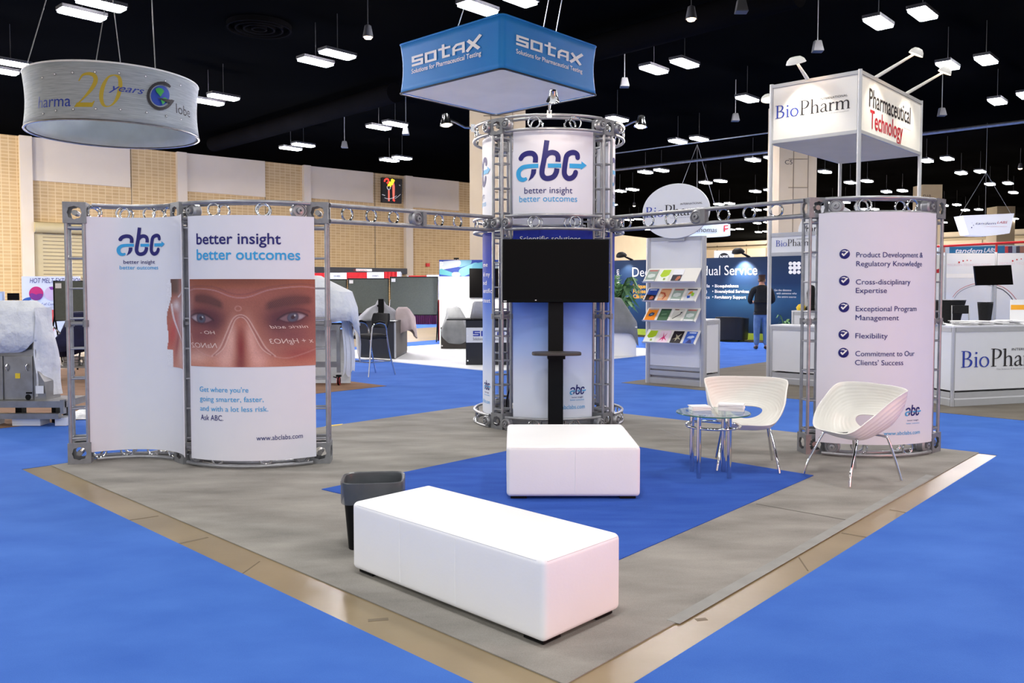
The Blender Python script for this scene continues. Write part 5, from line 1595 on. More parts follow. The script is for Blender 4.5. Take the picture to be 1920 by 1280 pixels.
# ================================================================== white system booth under it
def system_counter(name, label, cat, a, b, depth, back, h, side=None, posts=True):
    """panelled counter: front from a to b, running back along `back`"""
    t = thing(name, label, cat, (a + b) / 2)
    e = (b - a).normalized(); L = (b - a).length
    c1, c2 = a + back * depth, b + back * depth
    z0 = .009
    for (p, q) in ((a, b), (b, c2), (c2, c1), (c1, a)):
        ee = (q - p).normalized(); LL = (q - p).length
        mb = MB(); mb.box((p + q) / 2 + Vector((0, 0, (h + .16) / 2 + .03)), (LL - .05, .016, h - .22), frame(ee)); pn = mb.build('panel', 'white_laminate', t, smooth=False)
        for z, hh in ((z0 + .045, .09), (z0 + .15, .07), (h - .03, .06)):
            mb = MB(); mb.box((p + q) / 2 + Vector((0, 0, z)), (LL - .05, .034, hh), frame(ee)); mb.build('rail', 'aluminium', t, smooth=False)
        mb = MB(); mb.box((p + q) / 2 + Vector((0, 0, z0 + .1)), (LL - .05, .02, .05), frame(ee)); mb.build('kick_strip', 'white_laminate', t, smooth=False)
    for p in (a, b, c1, c2):
        mb = MB(); mb.lathe([(.026, z0), (.026, h)], p, 8); mb.build('post', 'aluminium', t, smooth=False)
    mb = MB(); mb.prism([(p.x, p.y) for p in (a - e * .02 - back * .02, b + e * .02 - back * .02, c2 + e * .02, c1 - e * .02)], lambda x, y, o: Vector((x, y, o)), h, h + .022); mb.build('counter_top', 'white_laminate', t, smooth=False)
    return t
fr = cL - VV * (sF - .04)
hC = Zp(cL, 611)
k1 = system_counter('reception_counter', 'white panelled counter under the header sign, left part of the boxed booth', 'counter', cL + VV * -.05, fr, .5, UV, hC)
z1, z0_ = Zp(cL, 438), Zp(cL, 480)
hs = thing('header_sign', 'white header board lettered in serif between the sign posts', 'sign', (cL + fr) / 2 + Vector((0, 0, z0_)))
e = (fr - cL).normalized()
mb = MB(); mb.box((cL + fr) / 2 + Vector((0, 0, (z0_ + z1) / 2)), ((fr - cL).length - .07, .02, z1 - z0_ - .08), frame(e)); hp = mb.build('panel', 'white_laminate', hs, smooth=False)
for z in (z1 - .025, z0_ + .025):
    mb = MB(); mb.box((cL + fr) / 2 + Vector((0, 0, z)), ((fr - cL).length - .06, .045, .06), frame(e)); mb.build('rail', 'aluminium', hs, smooth=False)
pl = Plane(cL, e); pl.o = pl.o + pl.n * .013
m1, m2 = put_serif(pl, 1454.5, 460, 1521, 462, 11.5)
m1.build('lettering', 'blue_ink', hp, smooth=False); m2.build('lettering', 'black_ink', hp, smooth=False)
mb = MB(); put_text(mb, pl, 'INTERNATIONAL', 1494, 448.5, 1520, 448.8, 2); mb.build('lettering', 'black_ink', hp, smooth=False)
# inner partition and box
Pq = cL + UV * 1.0
s1 = solve_dir(Vector((Pq.x, Pq.y, 1.6)), -VV, 1506); s2 = solve_dir(Vector((Pq.x, Pq.y, 1.6)), -VV, 1640)
pa, pb_ = Pq - VV * s1, Pq - VV * s2
pt_ = thing('partition', 'tall white partition inside the boxed booth, behind the header', 'partition', (pa + pb_) / 2)
zq = Zp(pa, 478)
mb = MB(); mb.box((pa + pb_) / 2 + Vector((0, 0, zq / 2 + .005)), ((pb_ - pa).length, .016, zq - .01), frame(pb_ - pa)); mb.build('panel', 'white_laminate', pt_, smooth=False)
for p in (pa, pb_):
    mb = MB(); mb.lathe([(.035, .009), (.035, zq)], p, 8); mb.build('post', 'aluminium', pt_, smooth=False)
Pw = cL + UV * .75
s3 = solve_dir(Vector((Pw.x, Pw.y, 1.2)), -VV, 1487); s4 = solve_dir(Vector((Pw.x, Pw.y, 1.2)), -VV, 1560)
system_counter('display_plinth', 'white plinth standing between the counter and the partition', 'plinth', Pw - VV * s3, Pw - VV * s4, .2, UV, Zp(Pw, 584))
Pw2 = Pw - VV * (s3 + .16) + UV * .1
bt = thing('figurine', 'small dark ornament with a yellow top on the white plinth', 'ornament', Vector((Pw2.x, Pw2.y, Zp(Pw, 584) + .024)))
mb = MB(); mb.lathe([(.01, 0), (.09, 0), (.1, .04), (.06, .09), (.08, .3), (.05, .42), (.01, .44)], BASE[bt][0] + VV * -.12, 12); mb.build('body', 'black_plastic', bt)
mb = MB(); mb.lathe([(.01, 0), (.07, .0), (.085, .05), (.05, .1), (.01, .11)], BASE[bt][0] + VV * .06, 12); mb.build('cap', 'neon_yellow' if False else 'yellow_label', bt)
# round sign behind, on the partition
zc = Zp(pa, 437)
s5 = solve_dir(Vector((pa.x, pa.y, zc)), -VV, 1553); cc = pa - VV * s5
rr1 = Zp(pa, 387) - zc
rs_ = thing('round_sign', 'white oval sign mostly hidden behind the check-mark panel', 'sign', Vector((cc.x, cc.y, zc - rr1)))
pl = Plane(pa, (pb_ - pa)); pl.o = pl.o + pl.n * .05
A0 = pl.inv(1553, 437)[0]; rxx = A0 - pl.inv(1496, 437)[0]
mb = MB(); mb.prism([(A0 + rxx * math.cos(2 * PI * k / 48), zc + rr1 * math.sin(2 * PI * k / 48)) for k in range(48)], lambda a, b, o: pl.map(a, b, o), -.03, 0); mb.build('disc', 'white_laminate', rs_, bevel=.006)
mb = MB(); put_text(mb, pl, 'Pharmaceutical', 1504, 435, 1600, 435, 15, .01); mb.build('lettering', 'black_ink', rs_, smooth=False)
mb = MB(); put_text(mb, pl, 'Technology', 1505, 453, 1580, 453, 13, .01); mb.build('lettering', 'red_ink', rs_, smooth=False)

# right-hand lettered counter
Ca, Cb = G(1785, 763), G(1921, 756); e = (Cb - Ca).normalized(); Ce = Ca + e * 2.0
bk = G(1754, 757) - Ca; bk = bk.normalized()
hR = Zp(Ca, 614)
k2 = system_counter('reception_counter', 'white counter with big serif lettering at the right edge', 'counter', Ca, Ce, .62, bk, hR)
pl = Plane(Ca, e); pl.o = pl.o + pl.n * .012
m1, m2 = put_serif(pl, 1801, 688, 1962, 684.5, 31)
fp = [c for c in k2.children if c.name.startswith('panel')][0]
m1.build('lettering', 'blue_ink', fp, smooth=False); m2.build('lettering', 'black_ink', fp, smooth=False)
mb = MB(); put_text(mb, pl, 'INTERNATIONAL', 1897, 657, 1958, 655, 4.5); mb.build('lettering', 'black_ink', fp, smooth=False)
mb = MB(); put_text(mb, pl, 'The Science & Business of Biopharmaceuticals', 1867.7, 692.5, 1962, 690, 2.5); mb.build('lettering', 'grey_ink', fp, smooth=False)
rs2 = random.Random(11)
for i, (x, y, lab) in enumerate(((1775, 608, 'white papers on the far left of the lettered counter'), (1815, 609, 'white open papers left of centre on the lettered counter'), (1846, 607, 'white papers in the middle of the lettered counter'), (1884, 604, 'bright white brochures on the right of the lettered counter'), (1902, 605, 'bright white brochures nearest the right edge on the counter'))):
    p = G(x, y, hR + .023)
    p = Ca + e * ((x - 1785) / 136 * (Cb - Ca).length + .1) + bk * (.22 if i else .4) + Vector((0, 0, hR + .023))
    t = thing('paper_pile', lab, 'papers', p)
    mb = MB()
    for k in range(9):
        mb.box(p + Vector((rs2.uniform(-.05, .05), rs2.uniform(-.04, .04), .004 + k * .006)), (.22, .28, .005), Matrix.Rotation(rs2.uniform(-.6, .6), 3, 'Z'))
    mb.build('papers', 'bright_white', t, smooth=False)

# ================================================================== brochure kiosk
KL, KR = G(1215, 718), G(1317, 726)
ke = (KR - KL).normalized(); kn = Vector((ke.y, -ke.x, 0)); kn = kn if kn.y < 0 else -kn
hK = Zp(KR, 442)
ki = thing('brochure_kiosk', 'white display tower with four tilted brochure shelves', 'display', (KL + KR) / 2)
mb = MB(); mb.box((KL + KR) / 2 + Vector((0, 0, hK / 2 + .14)), ((KR - KL).length - .06, .02, hK - .34), frame(ke)); mb.build('panel', 'white_laminate', ki, smooth=False)
for p in (KL, KR):
    mb = MB(); mb.lathe([(.045, .009), (.045, hK)], p, 8); mb.build('post', 'aluminium', ki, smooth=False)
for z, hh in ((.06, .1), (.19, .08), (.28, .05), (hK - .03, .06)):
    mb = MB(); mb.box((KL + KR) / 2 + Vector((0, 0, z)), ((KR - KL).length - .06, .035, hh), frame(ke)); mb.build('rail', 'aluminium', ki, smooth=False)
KP = Plane(KL, ke); LK = (KR - KL).length
dep = .22
covers = {}
def cover(name, base, parts):
    covers[name] = (base, parts)
C_ = lambda *a: a
cover('sage', (150, 168, 156), [((190, 110, 104), [(.1, .86), (.9, .86), (.9, .97), (.1, .97)]), ((214, 222, 216), [(.15, .35), (.5, .3), (.85, .42), (.8, .62), (.4, .66), (.12, .56)]), ((236, 236, 236), [(.05, .04), (.95, .04), (.95, .14), (.05, .14)])])
cover('limeade', (236, 240, 232), [((176, 206, 40), [(.08, .5), (.3, .35), (.7, .4), (.95, .55), (.95, .97), (.2, .97)]), ((150, 170, 90), [(.55, .1), (.75, .12), (.7, .3), (.5, .28)])])
cover('night', (235, 235, 238), [((48, 44, 56), [(.04, .04), (.96, .04), (.96, .55), (.04, .55)]), ((180, 104, 70), [(.45, .1), (.7, .08), (.9, .3), (.8, .46), (.55, .4)])])
cover('planet', (40, 74, 160), [((40, 26, 28), [(.02, .02), (.98, .02), (.98, .45), (.02, .5)]), ((170, 84, 58), [(.45, .08), (.75, .1), (.85, .3), (.6, .4), (.45, .28)]), ((190, 205, 235), [(.15, .84), (.85, .84), (.85, .94), (.15, .94)])])
cover('swirl', (214, 160, 116), [((176, 74, 44), [(.05, .72), (.5, .66), (.72, .4), (.55, .1), (.45, .1), (.58, .4), (.4, .58), (.05, .62)]), ((224, 196, 168), [(.05, .2), (.35, .25), (.42, .45), (.1, .55)]), ((190, 100, 70), [(.1, .9), (.95, .9), (.95, .97), (.1, .97)])])
cover('wheel', (206, 208, 210), [((40, 40, 44), [(.05, .88), (.95, .88), (.95, .98), (.05, .98)]), ((214, 140, 56), [(.2, .5), (.35, .78), (.62, .82), (.6, .6)]), ((140, 190, 50), [(.55, .72), (.82, .62), (.8, .38), (.56, .42)]), ((52, 92, 180), [(.2, .42), (.5, .42), (.55, .24), (.3, .2)])])
cover('orange', (240, 142, 30), [((30, 66, 110), [(.25, .4), (.45, .32), (.75, .45), (.78, .62), (.5, .68), (.26, .56)]), ((150, 180, 200), [(.38, .44), (.6, .48), (.62, .56), (.42, .54)]), ((190, 180, 170), [(.1, .9), (.95, .9), (.95, .98), (.1, .98)])])
cover('forest', (66, 104, 72), [((40, 52, 44), [(.05, .88), (.98, .88), (.98, .98), (.05, .98)]), ((110, 146, 112), [(.2, .45), (.75, .5), (.7, .62), (.25, .58)])])
cover('pen', (206, 206, 196), [((52, 48, 44), [(.15, .2), (.8, .62), (.84, .56), (.2, .15)]), ((30, 30, 34), [(.72, .6), (.88, .66), (.9, .78), (.74, .74)]), ((120, 70, 60), [(.1, .9), (.5, .9), (.5, .97), (.1, .97)])])
cover('magenta', (238, 214, 226), [((214, 50, 116), [(.1, .12), (.4, .5), (.3, .9), (.5, .5), (.7, .85), (.58, .45), (.9, .16), (.55, .34), (.5, .08), (.42, .32)])])
cover('moth', (34, 26, 26), [((186, 180, 150), [(.15, .3), (.45, .45), (.3, .75), (.55, .6), (.85, .8), (.68, .5), (.9, .3), (.6, .38), (.45, .15), (.42, .36)])])
cover('sky', (66, 104, 196), [((206, 216, 240), [(.25, .84), (.9, .84), (.9, .94), (.25, .94)]), ((200, 214, 240), [(.2, .45), (.6, .4), (.9, .55), (.7, .66), (.3, .6)]), ((36, 40, 110), [(.25, .05), (.8, .05), (.7, .28), (.5, .34)])])
inkc = [0]
def ink(c):
    return mat('cover_%d_%d_%d' % c, c, .35, noise=(12, tuple(max(0, v - 8) for v in c), .5))
rows_ = [(529, 503, ['sage', 'limeade', 'night'], 'top'), (565, 539, ['planet', 'swirl', 'sage', 'wheel'], 'second'), (602.5, 577, ['orange', 'forest', 'pen', 'sage'], 'third'), (644, 618, ['limeade', 'magenta', 'moth', 'sky'], 'lowest')]
desc = {'sage': 'grey-green brochure with pale red title', 'limeade': 'white and lime green brochure', 'night': 'white brochure with dark photo below', 'planet': 'blue brochure with brown planet', 'swirl': 'tan brochure with rust swirl',
        'wheel': 'grey brochure with multicoloured wheel', 'orange': 'orange brochure with blue eye', 'forest': 'dark green brochure', 'pen': 'pale brochure with dark pen', 'magenta': 'white brochure with magenta streaks', 'moth': 'black brochure with cream star shape', 'sky': 'blue brochure with white clouds'}
Kc = (KL + KR) / 2
for yl, yh, names_, lev in rows_:
    zl_ = Zat(Kc.y - .2, yl); zh_ = Zat(Kc.y, yh)
    def sh(a, t, off=0.0):                      # along shelf a, up the slope t in 0..1
        nrm = (kn * (zh_ - zl_) + Vector((0, 0, dep))).normalized()
        return KL + ke * a + kn * (.03 + dep * (1 - t)) + Vector((0, 0, zl_ + (zh_ - zl_) * t)) + nrm * off
    mb = MB(); mb.slab(lambda u, v, o: sh(.02 + (LK - .04) * u, v, o), 2, 2, .012); mb.build('shelf', 'white_plastic', ki, smooth=False)
    mb = MB(); mb.slab(lambda u, v, o: sh(.02 + (LK - .04) * u, -.02, .03 * v) - kn * o * -1, 2, 1, .008); mb.build('shelf_lip', 'white_plastic', ki, smooth=False)
    bw = .185; nn = len(names_)
    for i, nm in enumerate(names_):
        a0 = .045 + i * (bw + .048)
        base, parts_ = covers[nm]
        where = 'on the %s kiosk shelf' % lev
        t = thing('brochure', '%s %s' % (desc[nm], where), 'brochure', sh(a0 + bw / 2, .05), 0, 'brochures on the %s kiosk shelf' % lev)
        mb = MB(); mb.slab(lambda u, v, o: sh(a0 + bw * u, .04 + .86 * v, .006 + o), 2, 2, .004); mb.build('cover', ink(base), t, smooth=False)
        for j, (cc_, pg) in enumerate(parts_):
            mb = MB(); vs_ = [sh(a0 + bw * x, .04 + .86 * y, .0068 + .0004 * j) for x, y in pg]; mb.add(vs_, [tuple(range(len(vs_)))])
            mb.build('cover_picture', ink(cc_), t, smooth=False)
zc = Zp(KR, 395)
kf = Plane(KL, ke); kf.o = kf.o + kf.n * .09
A0, zc = kf.inv(1267.5, 395); rx_ = (kf.inv(1330.5, 395)[0] - kf.inv(1204.5, 395)[0]) / 2; rz_ = (kf.inv(1267, 344)[1] - kf.inv(1267, 447)[1]) / 2
A0 = (kf.inv(1330.5, 395)[0] + kf.inv(1204.5, 395)[0]) / 2; zc = (kf.inv(1267, 344)[1] + kf.inv(1267, 447)[1]) / 2
t = thing('round_sign', 'large white oval serif lettered sign on top of the brochure kiosk', 'sign', kf.map(A0, zc - rz_))
mb = MB(); mb.prism([(A0 + rx_ * math.cos(2 * PI * k / 64), zc + rz_ * math.sin(2 * PI * k / 64)) for k in range(64)], lambda a, b, o: kf.map(a, b, o), -.035, 0); mb.build('disc', 'white_laminate', t, bevel=.006)
m1, m2 = put_serif(kf, 1210.5, 407, 1319, 402.5, 19)
m1.build('lettering', 'blue_ink', t, smooth=False); m2.build('lettering', 'black_ink', t, smooth=False)
mb = MB(); put_text(mb, kf, 'INTERNATIONAL', 1276, 384, 1317, 382, 3.6); mb.build('lettering', 'black_ink', t, smooth=False)
mb = MB(); put_text(mb, kf, 'The Science & Business of Biopharmaceuticals', 1256, 409.5, 1319, 406, 1.8); mb.build('lettering', 'grey_ink', t, smooth=False)
mb = MB(); mb.box(kf.map(A0, zc - rz_ * .75, -.06), (.3, .04, .3), frame(ke)); mb.build('bracket', 'aluminium', t, smooth=False)
sK = solve_dir(Vector((KR.x, KR.y, .6)), UV, 1347)
k3 = system_counter('display_counter', 'low white panelled counter tucked behind the brochure kiosk', 'counter', KL + UV * .08, KR + UV * .08, sK - .08, UV, Zp(KR + UV * sK, 600))

# ================================================================== blue backdrop wall
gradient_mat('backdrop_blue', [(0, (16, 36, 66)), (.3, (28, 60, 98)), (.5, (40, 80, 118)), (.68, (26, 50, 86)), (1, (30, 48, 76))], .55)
Bq = G(1390, 637)
bs1 = solve_dir(Vector((Bq.x, Bq.y, 1.6)), VV, 1120); bs2 = solve_dir(Vector((Bq.x, Bq.y, 1.6)), -VV, 1560)
ba, bb = Bq + VV * bs1, Bq - VV * bs2
hB = Zp(Bq, 482)
bw_ = thing('backdrop_wall', 'long deep blue printed backdrop wall with white lettering', 'backdrop', Bq)
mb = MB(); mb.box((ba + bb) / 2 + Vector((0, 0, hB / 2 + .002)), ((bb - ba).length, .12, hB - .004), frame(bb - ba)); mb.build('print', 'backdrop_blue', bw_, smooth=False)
BP = Plane(Bq, bb - ba); BP.o = BP.o + BP.n * .062
def bl_(nm, m, *a, **k):
    mb = MB(); put_text(mb, BP, *a, **k); mb.build('lettering', m, bw_, smooth=False)
bl_(0, 'white_ink', 'Dedicated', 1186, 518.5, 1268, 517.5, 17, off=.012)
bl_(0, 'white_ink', 'Individual Service', 1277, 517, 1420, 514.2, 17, off=.012)
for s_, x1, y in (('Unique', 1211, 540), ('Focused', 1215, 549.3), ('Clinical', 1213, 559)):
    bl_(0, 'orange_ink', s_, 1187.5, y, x1, y, 7, bold=.02, off=.012)
for s_, x0, x1, y in (('• Bioequivalence', 1335.8, 1385, 538.5), ('• Bioanalytical Services', 1335.8, 1404.5, 548.8), ('• Regulatory Support', 1335.8, 1399, 559.5), ('Phase IIIs', 1296, 1331, 538.5), ('(QA/QC)', 1300, 1326, 548.8), ('Generics', 1298, 1331, 559.5)):
    bl_(0, 'white_ink', s_, x0, y, x1, y, 5.5, bold=.018, off=.012)
for s_, x0, x1, y in (('Go the distance', 1452, 1484, 545.5), ('with someone who', 1456, 1494, 551.5), ('the entire course', 1458, 1493, 558)):
    bl_(0, 'white_ink', s_, x0, y, x1, y, 3.5, off=.012)
mb = MB()
dd = [(1482.5, 494, 3.6), (1490, 494, 3.8), (1498, 494, 3.9), (1482.5, 502, 3.9), (1490.5, 502, 4.2), (1498, 501.5, 3.9), (1482.5, 510, 3.6), (1490, 510, 3.9), (1498, 510, 3.6)]
for x, y, r in dd: flat_px(mb, BP, disc2(x, y, r, None, 14), .012)
for a_, b_ in (((1490, 494), (1490, 510)), ((1482.5, 502), (1498, 502)), ((1490, 494), (1498, 494)), ((1498, 494), (1498, 502))):
    flat_px(mb, BP, ribbon([a_, b_], 4), .0125)
mb.build('dot_emblem', 'white_ink', bw_, smooth=False)
# upright ".com" running up the left part
vs, fs = text_mesh('inventy.com'); (a0, b0) = BP.inv(1160, 558); (_, b1) = BP.inv(1160, 505)
lo, hi = min(p.x for p in vs), max(p.x for p in vs); k = (b1 - b0) / (hi - lo)
mb = MB(); flat_to(mb, BP, vs, fs, lambda p: (a0 - p.y * k * 1.0 + .02, b0 + (p.x - lo) * k), .012); mb.build('lettering', 'white_ink', bw_, smooth=False)
mb = MB(); z0_ = .12; mb.box((ba + bb) / 2 + BP.n * .05 + Vector((0, 0, z0_)), ((bb - ba).length, .06, .2), frame(bb - ba)); mb.build('skirting', 'lime', bw_, smooth=False)
q = [ba + BP.n * .1, bb + BP.n * .1, bb + BP.n * .95, ba + BP.n * .95]
tag(slab_floor('floor_covering', q, .012, 'wood_dark'), 'dark wooden floor strip in front of the blue backdrop', 'floor covering')
for px, lab in ((1186, 'black arm lamp on the blue backdrop, left of the brochure kiosk'), (1405, 'black arm lamp on the blue backdrop, above the standing man')):
    b_ = Bq + VV * -solve_dir(Vector((Bq.x, Bq.y, hB)), -VV, px) + Vector((0, 0, hB)) + BP.n * -.0
    flood(lab, b_, b_ + BP.n * .5 + VV * .12 + Vector((0, 0, .17)), -BP.n * .55 + Vector((0, 0, -1)), 'black_plastic', 1.3, 20 if px < 1300 else 120)
# tub chairs
def tub(label, p, rz, w_=.8):
    t = thing('tub_chair', label, 'armchair', p, rz)
    def ring_(r0, r1, z0, z1):
        pass
    mb = MB(); n = 22
    prof = lambda a, s: Vector(((w_ / 2 - s) * math.copysign(abs(math.cos(a)) ** .6, math.cos(a)), (w_ / 2 - s) * math.copysign(abs(math.sin(a)) ** .6, math.sin(a)), 0))
    an = [math.radians(-55 + 290 * k / n) for k in range(n + 1)]
    o0 = [prof(a, 0) * .94 + Vector((0, 0, .04)) for a in an]; o1 = [prof(a, 0) + Vector((0, 0, .70 + .04 * math.sin(a))) for a in an]
    i1 = [prof(a, .13) + Vector((0, 0, .70 + .04 * math.sin(a))) for a in an]; i0 = [prof(a, .13) + Vector((0, 0, .06)) for a in an]
    vs = o0 + o1 + i1 + i0; m = n + 1
    fs = [(r * m + k, r * m + k + 1, ((r + 1) % 4) * m + k + 1, ((r + 1) % 4) * m + k) for r in range(4) for k in range(n)]
    fs += [(0, m, 2 * m, 3 * m), (n, 3 * m + n, 2 * m + n, m + n)]
    mb.add(vs, fs); mb.build('shell', 'black_leather', t, local=True, bevel=.02)
    mb = MB(); mb.box((0, -.04, .3), (w_ - .28, w_ - .2, .26)); mb.build('seat_cushion', 'black_leather', t, local=True, bevel=.04)
    for sx_ in (-1, 1):
        for sy_ in (-1, 1):
            mb = MB(); mb.lathe([(.03, 0), (.03, .05)], (sx_ * w_ * .3, sy_ * w_ * .3, 0), 8); mb.build('foot', 'black_plastic', t, local=True)
    return t
p = G(1378, 641); tub('black leather tub chair before the blue backdrop, left of the man', (p.x, p.y + .35, .013), math.radians(150), .93)
p = G(1475, 640); tub('dark tub chair seen through the opening above the white counter', (p.x + .1, p.y + .35, .013), math.radians(200), .85)

# plants
def plant(label, base, H, R, n, pot=True, seed=1, arch=.9):
    t = thing('potted_plant', label, 'plant', base)
    rs = random.Random(seed); base = Vector(base)
    mb = MB(); mb.lathe([(.02, 0), (.14, 0), (.18, .3), (.16, .3), (.15, .26), (.02, .26)], base, 16); mb.build('pot', 'wood_dark', t)
    mb = MB()
    for k in range(n):
        a = rs.uniform(0, 2 * PI); h = rs.uniform(.55, 1) * H; r = R * rs.uniform(.5, 1)
        pts = []
        for i in range(7):
            f = i / 6
            pts.append(base + Vector((math.cos(a) * r * f ** 1.3, math.sin(a) * r * f ** 1.3, .25 + (h - .25) * (math.sin(f * PI * .62) / math.sin(PI * .5)) * (1 if f < .8 else 1 - (f - .8) * .6))))
        side_ = Vector((-math.sin(a), math.cos(a), 0))
        for i in range(6):
            w0 = .05 * math.sin(PI * (i + .3) / 7) * H; w1 = .05 * math.sin(PI * (i + 1.3) / 7) * H
            mb.add([pts[i] - side_ * w0, pts[i] + side_ * w0, pts[i + 1] + side_ * w1, pts[i + 1] - side_ * w1], [(0, 1, 2, 3)])
            if H > 1.2:
                for sgn in (-1, 1):                  # feathered leaflets
                    for q_ in (0, .5):
                        b0 = pts[i].lerp(pts[i + 1], q_); tip = b0 + side_ * sgn * .30 * H / 2 * math.sin(PI * (i + 1) / 8) + (pts[i + 1] - pts[i]) * 1.0 + Vector((0, 0, -.10))
                        mb.add([b0, b0.lerp(tip, .4) + Vector((0, 0, .035)), tip, b0.lerp(tip, .4) - Vector((0, 0, .03))], [(0, 1, 2, 3)])
    mb.build('leaves', 'leaf', t, smooth=False)
    return t
p = G(1152, 645); plant('tall palm before the left end of the blue backdrop', (p.x, p.y, .013), 2.1, .75, 26, seed=4)
p = G(1462, 640); plant('small bushy plant beside the dark tub chair', (p.x - .05, p.y - .6, .013), .85, .33, 20, seed=9)

# signs beyond the backdrop
p = D(1357.5, 488, 31); wq = 36 / F_PX * 31
t = thing('pole_sign', 'white square sign with a dark disc peeking over the blue backdrop', 'sign', Vector((p.x, p.y, 0)))
mb = MB(); mb.box((p.x, p.y, p.z), (wq, .06, wq)); pn = mb.build('panel', 'white_laminate', t, smooth=False)
pl = Plane((p.x, p.y - .032, 0), (1, 0, 0)); mb = MB(); flat_px(mb, pl, disc2(1357.5, 483, 10, 9, 24), .004); mb.build('emblem', 'sign_black', pn, smooth=False)
mb = MB(); put_text(mb, pl, 'NSF', 1350, 485, 1365, 485, 6, .03, off=.01); mb.build('lettering', 'white_ink', pn, smooth=False)
mb = MB(); mb.tube([(p.x, p.y + .06, .004), (p.x, p.y + .06, p.z)], .04, 8); mb.build('pole', 'aluminium', t)
Yh = 52; cth = D(1306, 430, Yh); rth = 61 / F_PX * Yh
z1, z0_ = Zat(Yh - rth, 417.5), Zat(Yh - rth, 438)
t = thing('hanging_sign', 'far grey-white drum sign hanging right of the oval kiosk sign', 'hanging sign', Vector((cth.x, cth.y, z0_)))
mb = MB()
rg = lambda r, z: [Vector((cth.x + r * math.cos(2 * PI * k / 48), cth.y + r * math.sin(2 * PI * k / 48), z)) for k in range(48)]
loft(mb, [rg(rth, z0_), rg(rth, z1), rg(rth - .05, z1), rg(rth - .05, z0_), rg(rth, z0_)]); mb.build('drum_skin', 'pale_fabric', t)
cs_ = Cyl((cth.x, cth.y), rth, 1)
mb = MB(); put_text(mb, cs_, 'thomas', 1306, 435.5, 1344, 435, 9, shear=.2, off=.02); mb.build('lettering', 'black_ink', t, smooth=False)
mb = MB(); flat_px(mb, cs_, poly2([(1356.5, 422.5), (1365, 421.5), (1365, 423.5), (1359, 424.2), (1359, 434), (1356.5, 434.2)]), .02); flat_px(mb, cs_, poly2([(1359, 428), (1365, 427), (1365, 429.5), (1359, 430.2)]), .02); mb.build('emblem', 'red_ink', t, smooth=False)
for a_ in (.5, 2.6, 4.5):
    mb = MB(); mb.tube([(cth.x + (rth - .03) * math.cos(a_), cth.y + (rth - .03) * math.sin(a_), z1), (cth.x, cth.y, CEIL)], .012, 6); mb.build('cable', 'wire', t)

# ================================================================== far right: lit trapezoid sign, banner, white graphic walls
Yt2 = 45
t = None
P4 = [D(1805, 404, Yt2), D(1902, 400, Yt2), D(1893, 437, Yt2), D(1817, 440, Yt2)]
t = thing('hanging_sign', 'glowing white trapezoid sign hanging at the far right', 'hanging sign', (P4[2] + P4[3]) / 2)
mb = MB(); bot = [P4[2].lerp(P4[3], k / 10) + Vector((0, 0, -.09 * math.sin(PI * k / 10))) for k in range(11)]
out = [P4[0], P4[1]] + bot
mb.prism([(q.x, q.z) for q in out], lambda a, b, o: Vector((a, Yt2 + o, b)), 0, .9); mb.build('light_box', 'lit_sign', t, smooth=False)
pl = Plane((0, Yt2, 0), (1, 0, 0))
mb = MB(); put_text(mb, pl, 'tandem', 1829, 422, 1867, 420, 4.6, shear=.3, off=.02); mb.build('lettering', 'navy_ink', t, smooth=False)
mb = MB(); put_text(mb, pl, 'LABS', 1869, 419.8, 1889, 418.5, 4.6, .01, shear=.3, off=.02); mb.build('lettering', 'red_ink', t, smooth=False)
mb = MB(); put_text(mb, pl, 'your success is our focus', 1849, 426.2, 1888, 424.6, 1.6, off=.02); mb.build('lettering', 'red_ink', t, smooth=False)
mb = MB()
for x, y, r in ((1821.5, 426.5, 1.2), (1825, 422.3, .9), (1821.8, 418, .6)): flat_px(mb, pl, disc2(x, y, r, None, 10), .02)
mb.build('emblem', 'navy_ink', t, smooth=False)
apx = D(1855, 322, Yt2)
for q in (P4[0], P4[1], (P4[0] + P4[1]) / 2):
    mb = MB(); mb.tube([q + Vector((0, .3, 0)), apx + Vector((0, .3, 0))], .012, 6); mb.build('cable', 'wire', t)
mb = MB(); mb.tube([apx + Vector((0, .3, 0)), Vector((apx.x, Yt2 + .3, CEIL))], .012, 6); mb.build('cable', 'wire', t)

Yb = 25.0
a_, b_ = D(1757, 468, Yb), D(1990, 466, Yb)
hb2 = Zat(Yb, 460)
t = thing('banner_wall', 'teal topped banner wall showing over the white graphic walls', 'banner', Vector(((a_.x + b_.x) / 2, Yb, 0)))
mb = MB(); mb.box(((a_.x + b_.x) / 2, Yb, hb2 / 2 + .004), (b_.x - a_.x, .06, hb2 - .006)); mb.build('panel', 'pale_fabric', t, smooth=False)
pl = Plane((0, Yb - .031, 0), (1, 0, 0))
mb = MB(); quad_px(mb, pl, [(1780, 475.5), (1884, 475.5), (1884, 460.5), (1780, 463)], .004); mb.build('blue_band', 'teal_banner', t, smooth=False)
mb = MB(); put_text(mb, pl, 'tandem', 1791, 474.5, 1842, 473.5, 8.5, .02, shear=.3, off=.009); put_text(mb, pl, 'LABS', 1844, 473.5, 1868, 472.5, 8, .02, shear=.3, off=.009); mb.build('lettering', 'white_ink', t, smooth=False)
for i, (x0, x1, c_) in enumerate(((1884, 1890, (200, 60, 60)), (1890, 1898, (70, 44, 74)), (1898, 1905, (150, 160, 170)), (1905, 1912, (60, 50, 60)), (1912, 1920, (150, 100, 80)), (1766, 1772, (190, 130, 110)))):
    mb = MB(); quad_px(mb, pl, [(x0, 474), (x1, 474), (x1, 461), (x0, 461.5)], .004 + .0005 * i); mb.build('photo_patch', ink(c_), t, smooth=False)
mb = MB(); A_, B_ = D(1752, 462, 23.2), D(1990, 450, 23.2); mb.tube([A_, B_], .035, 8); 
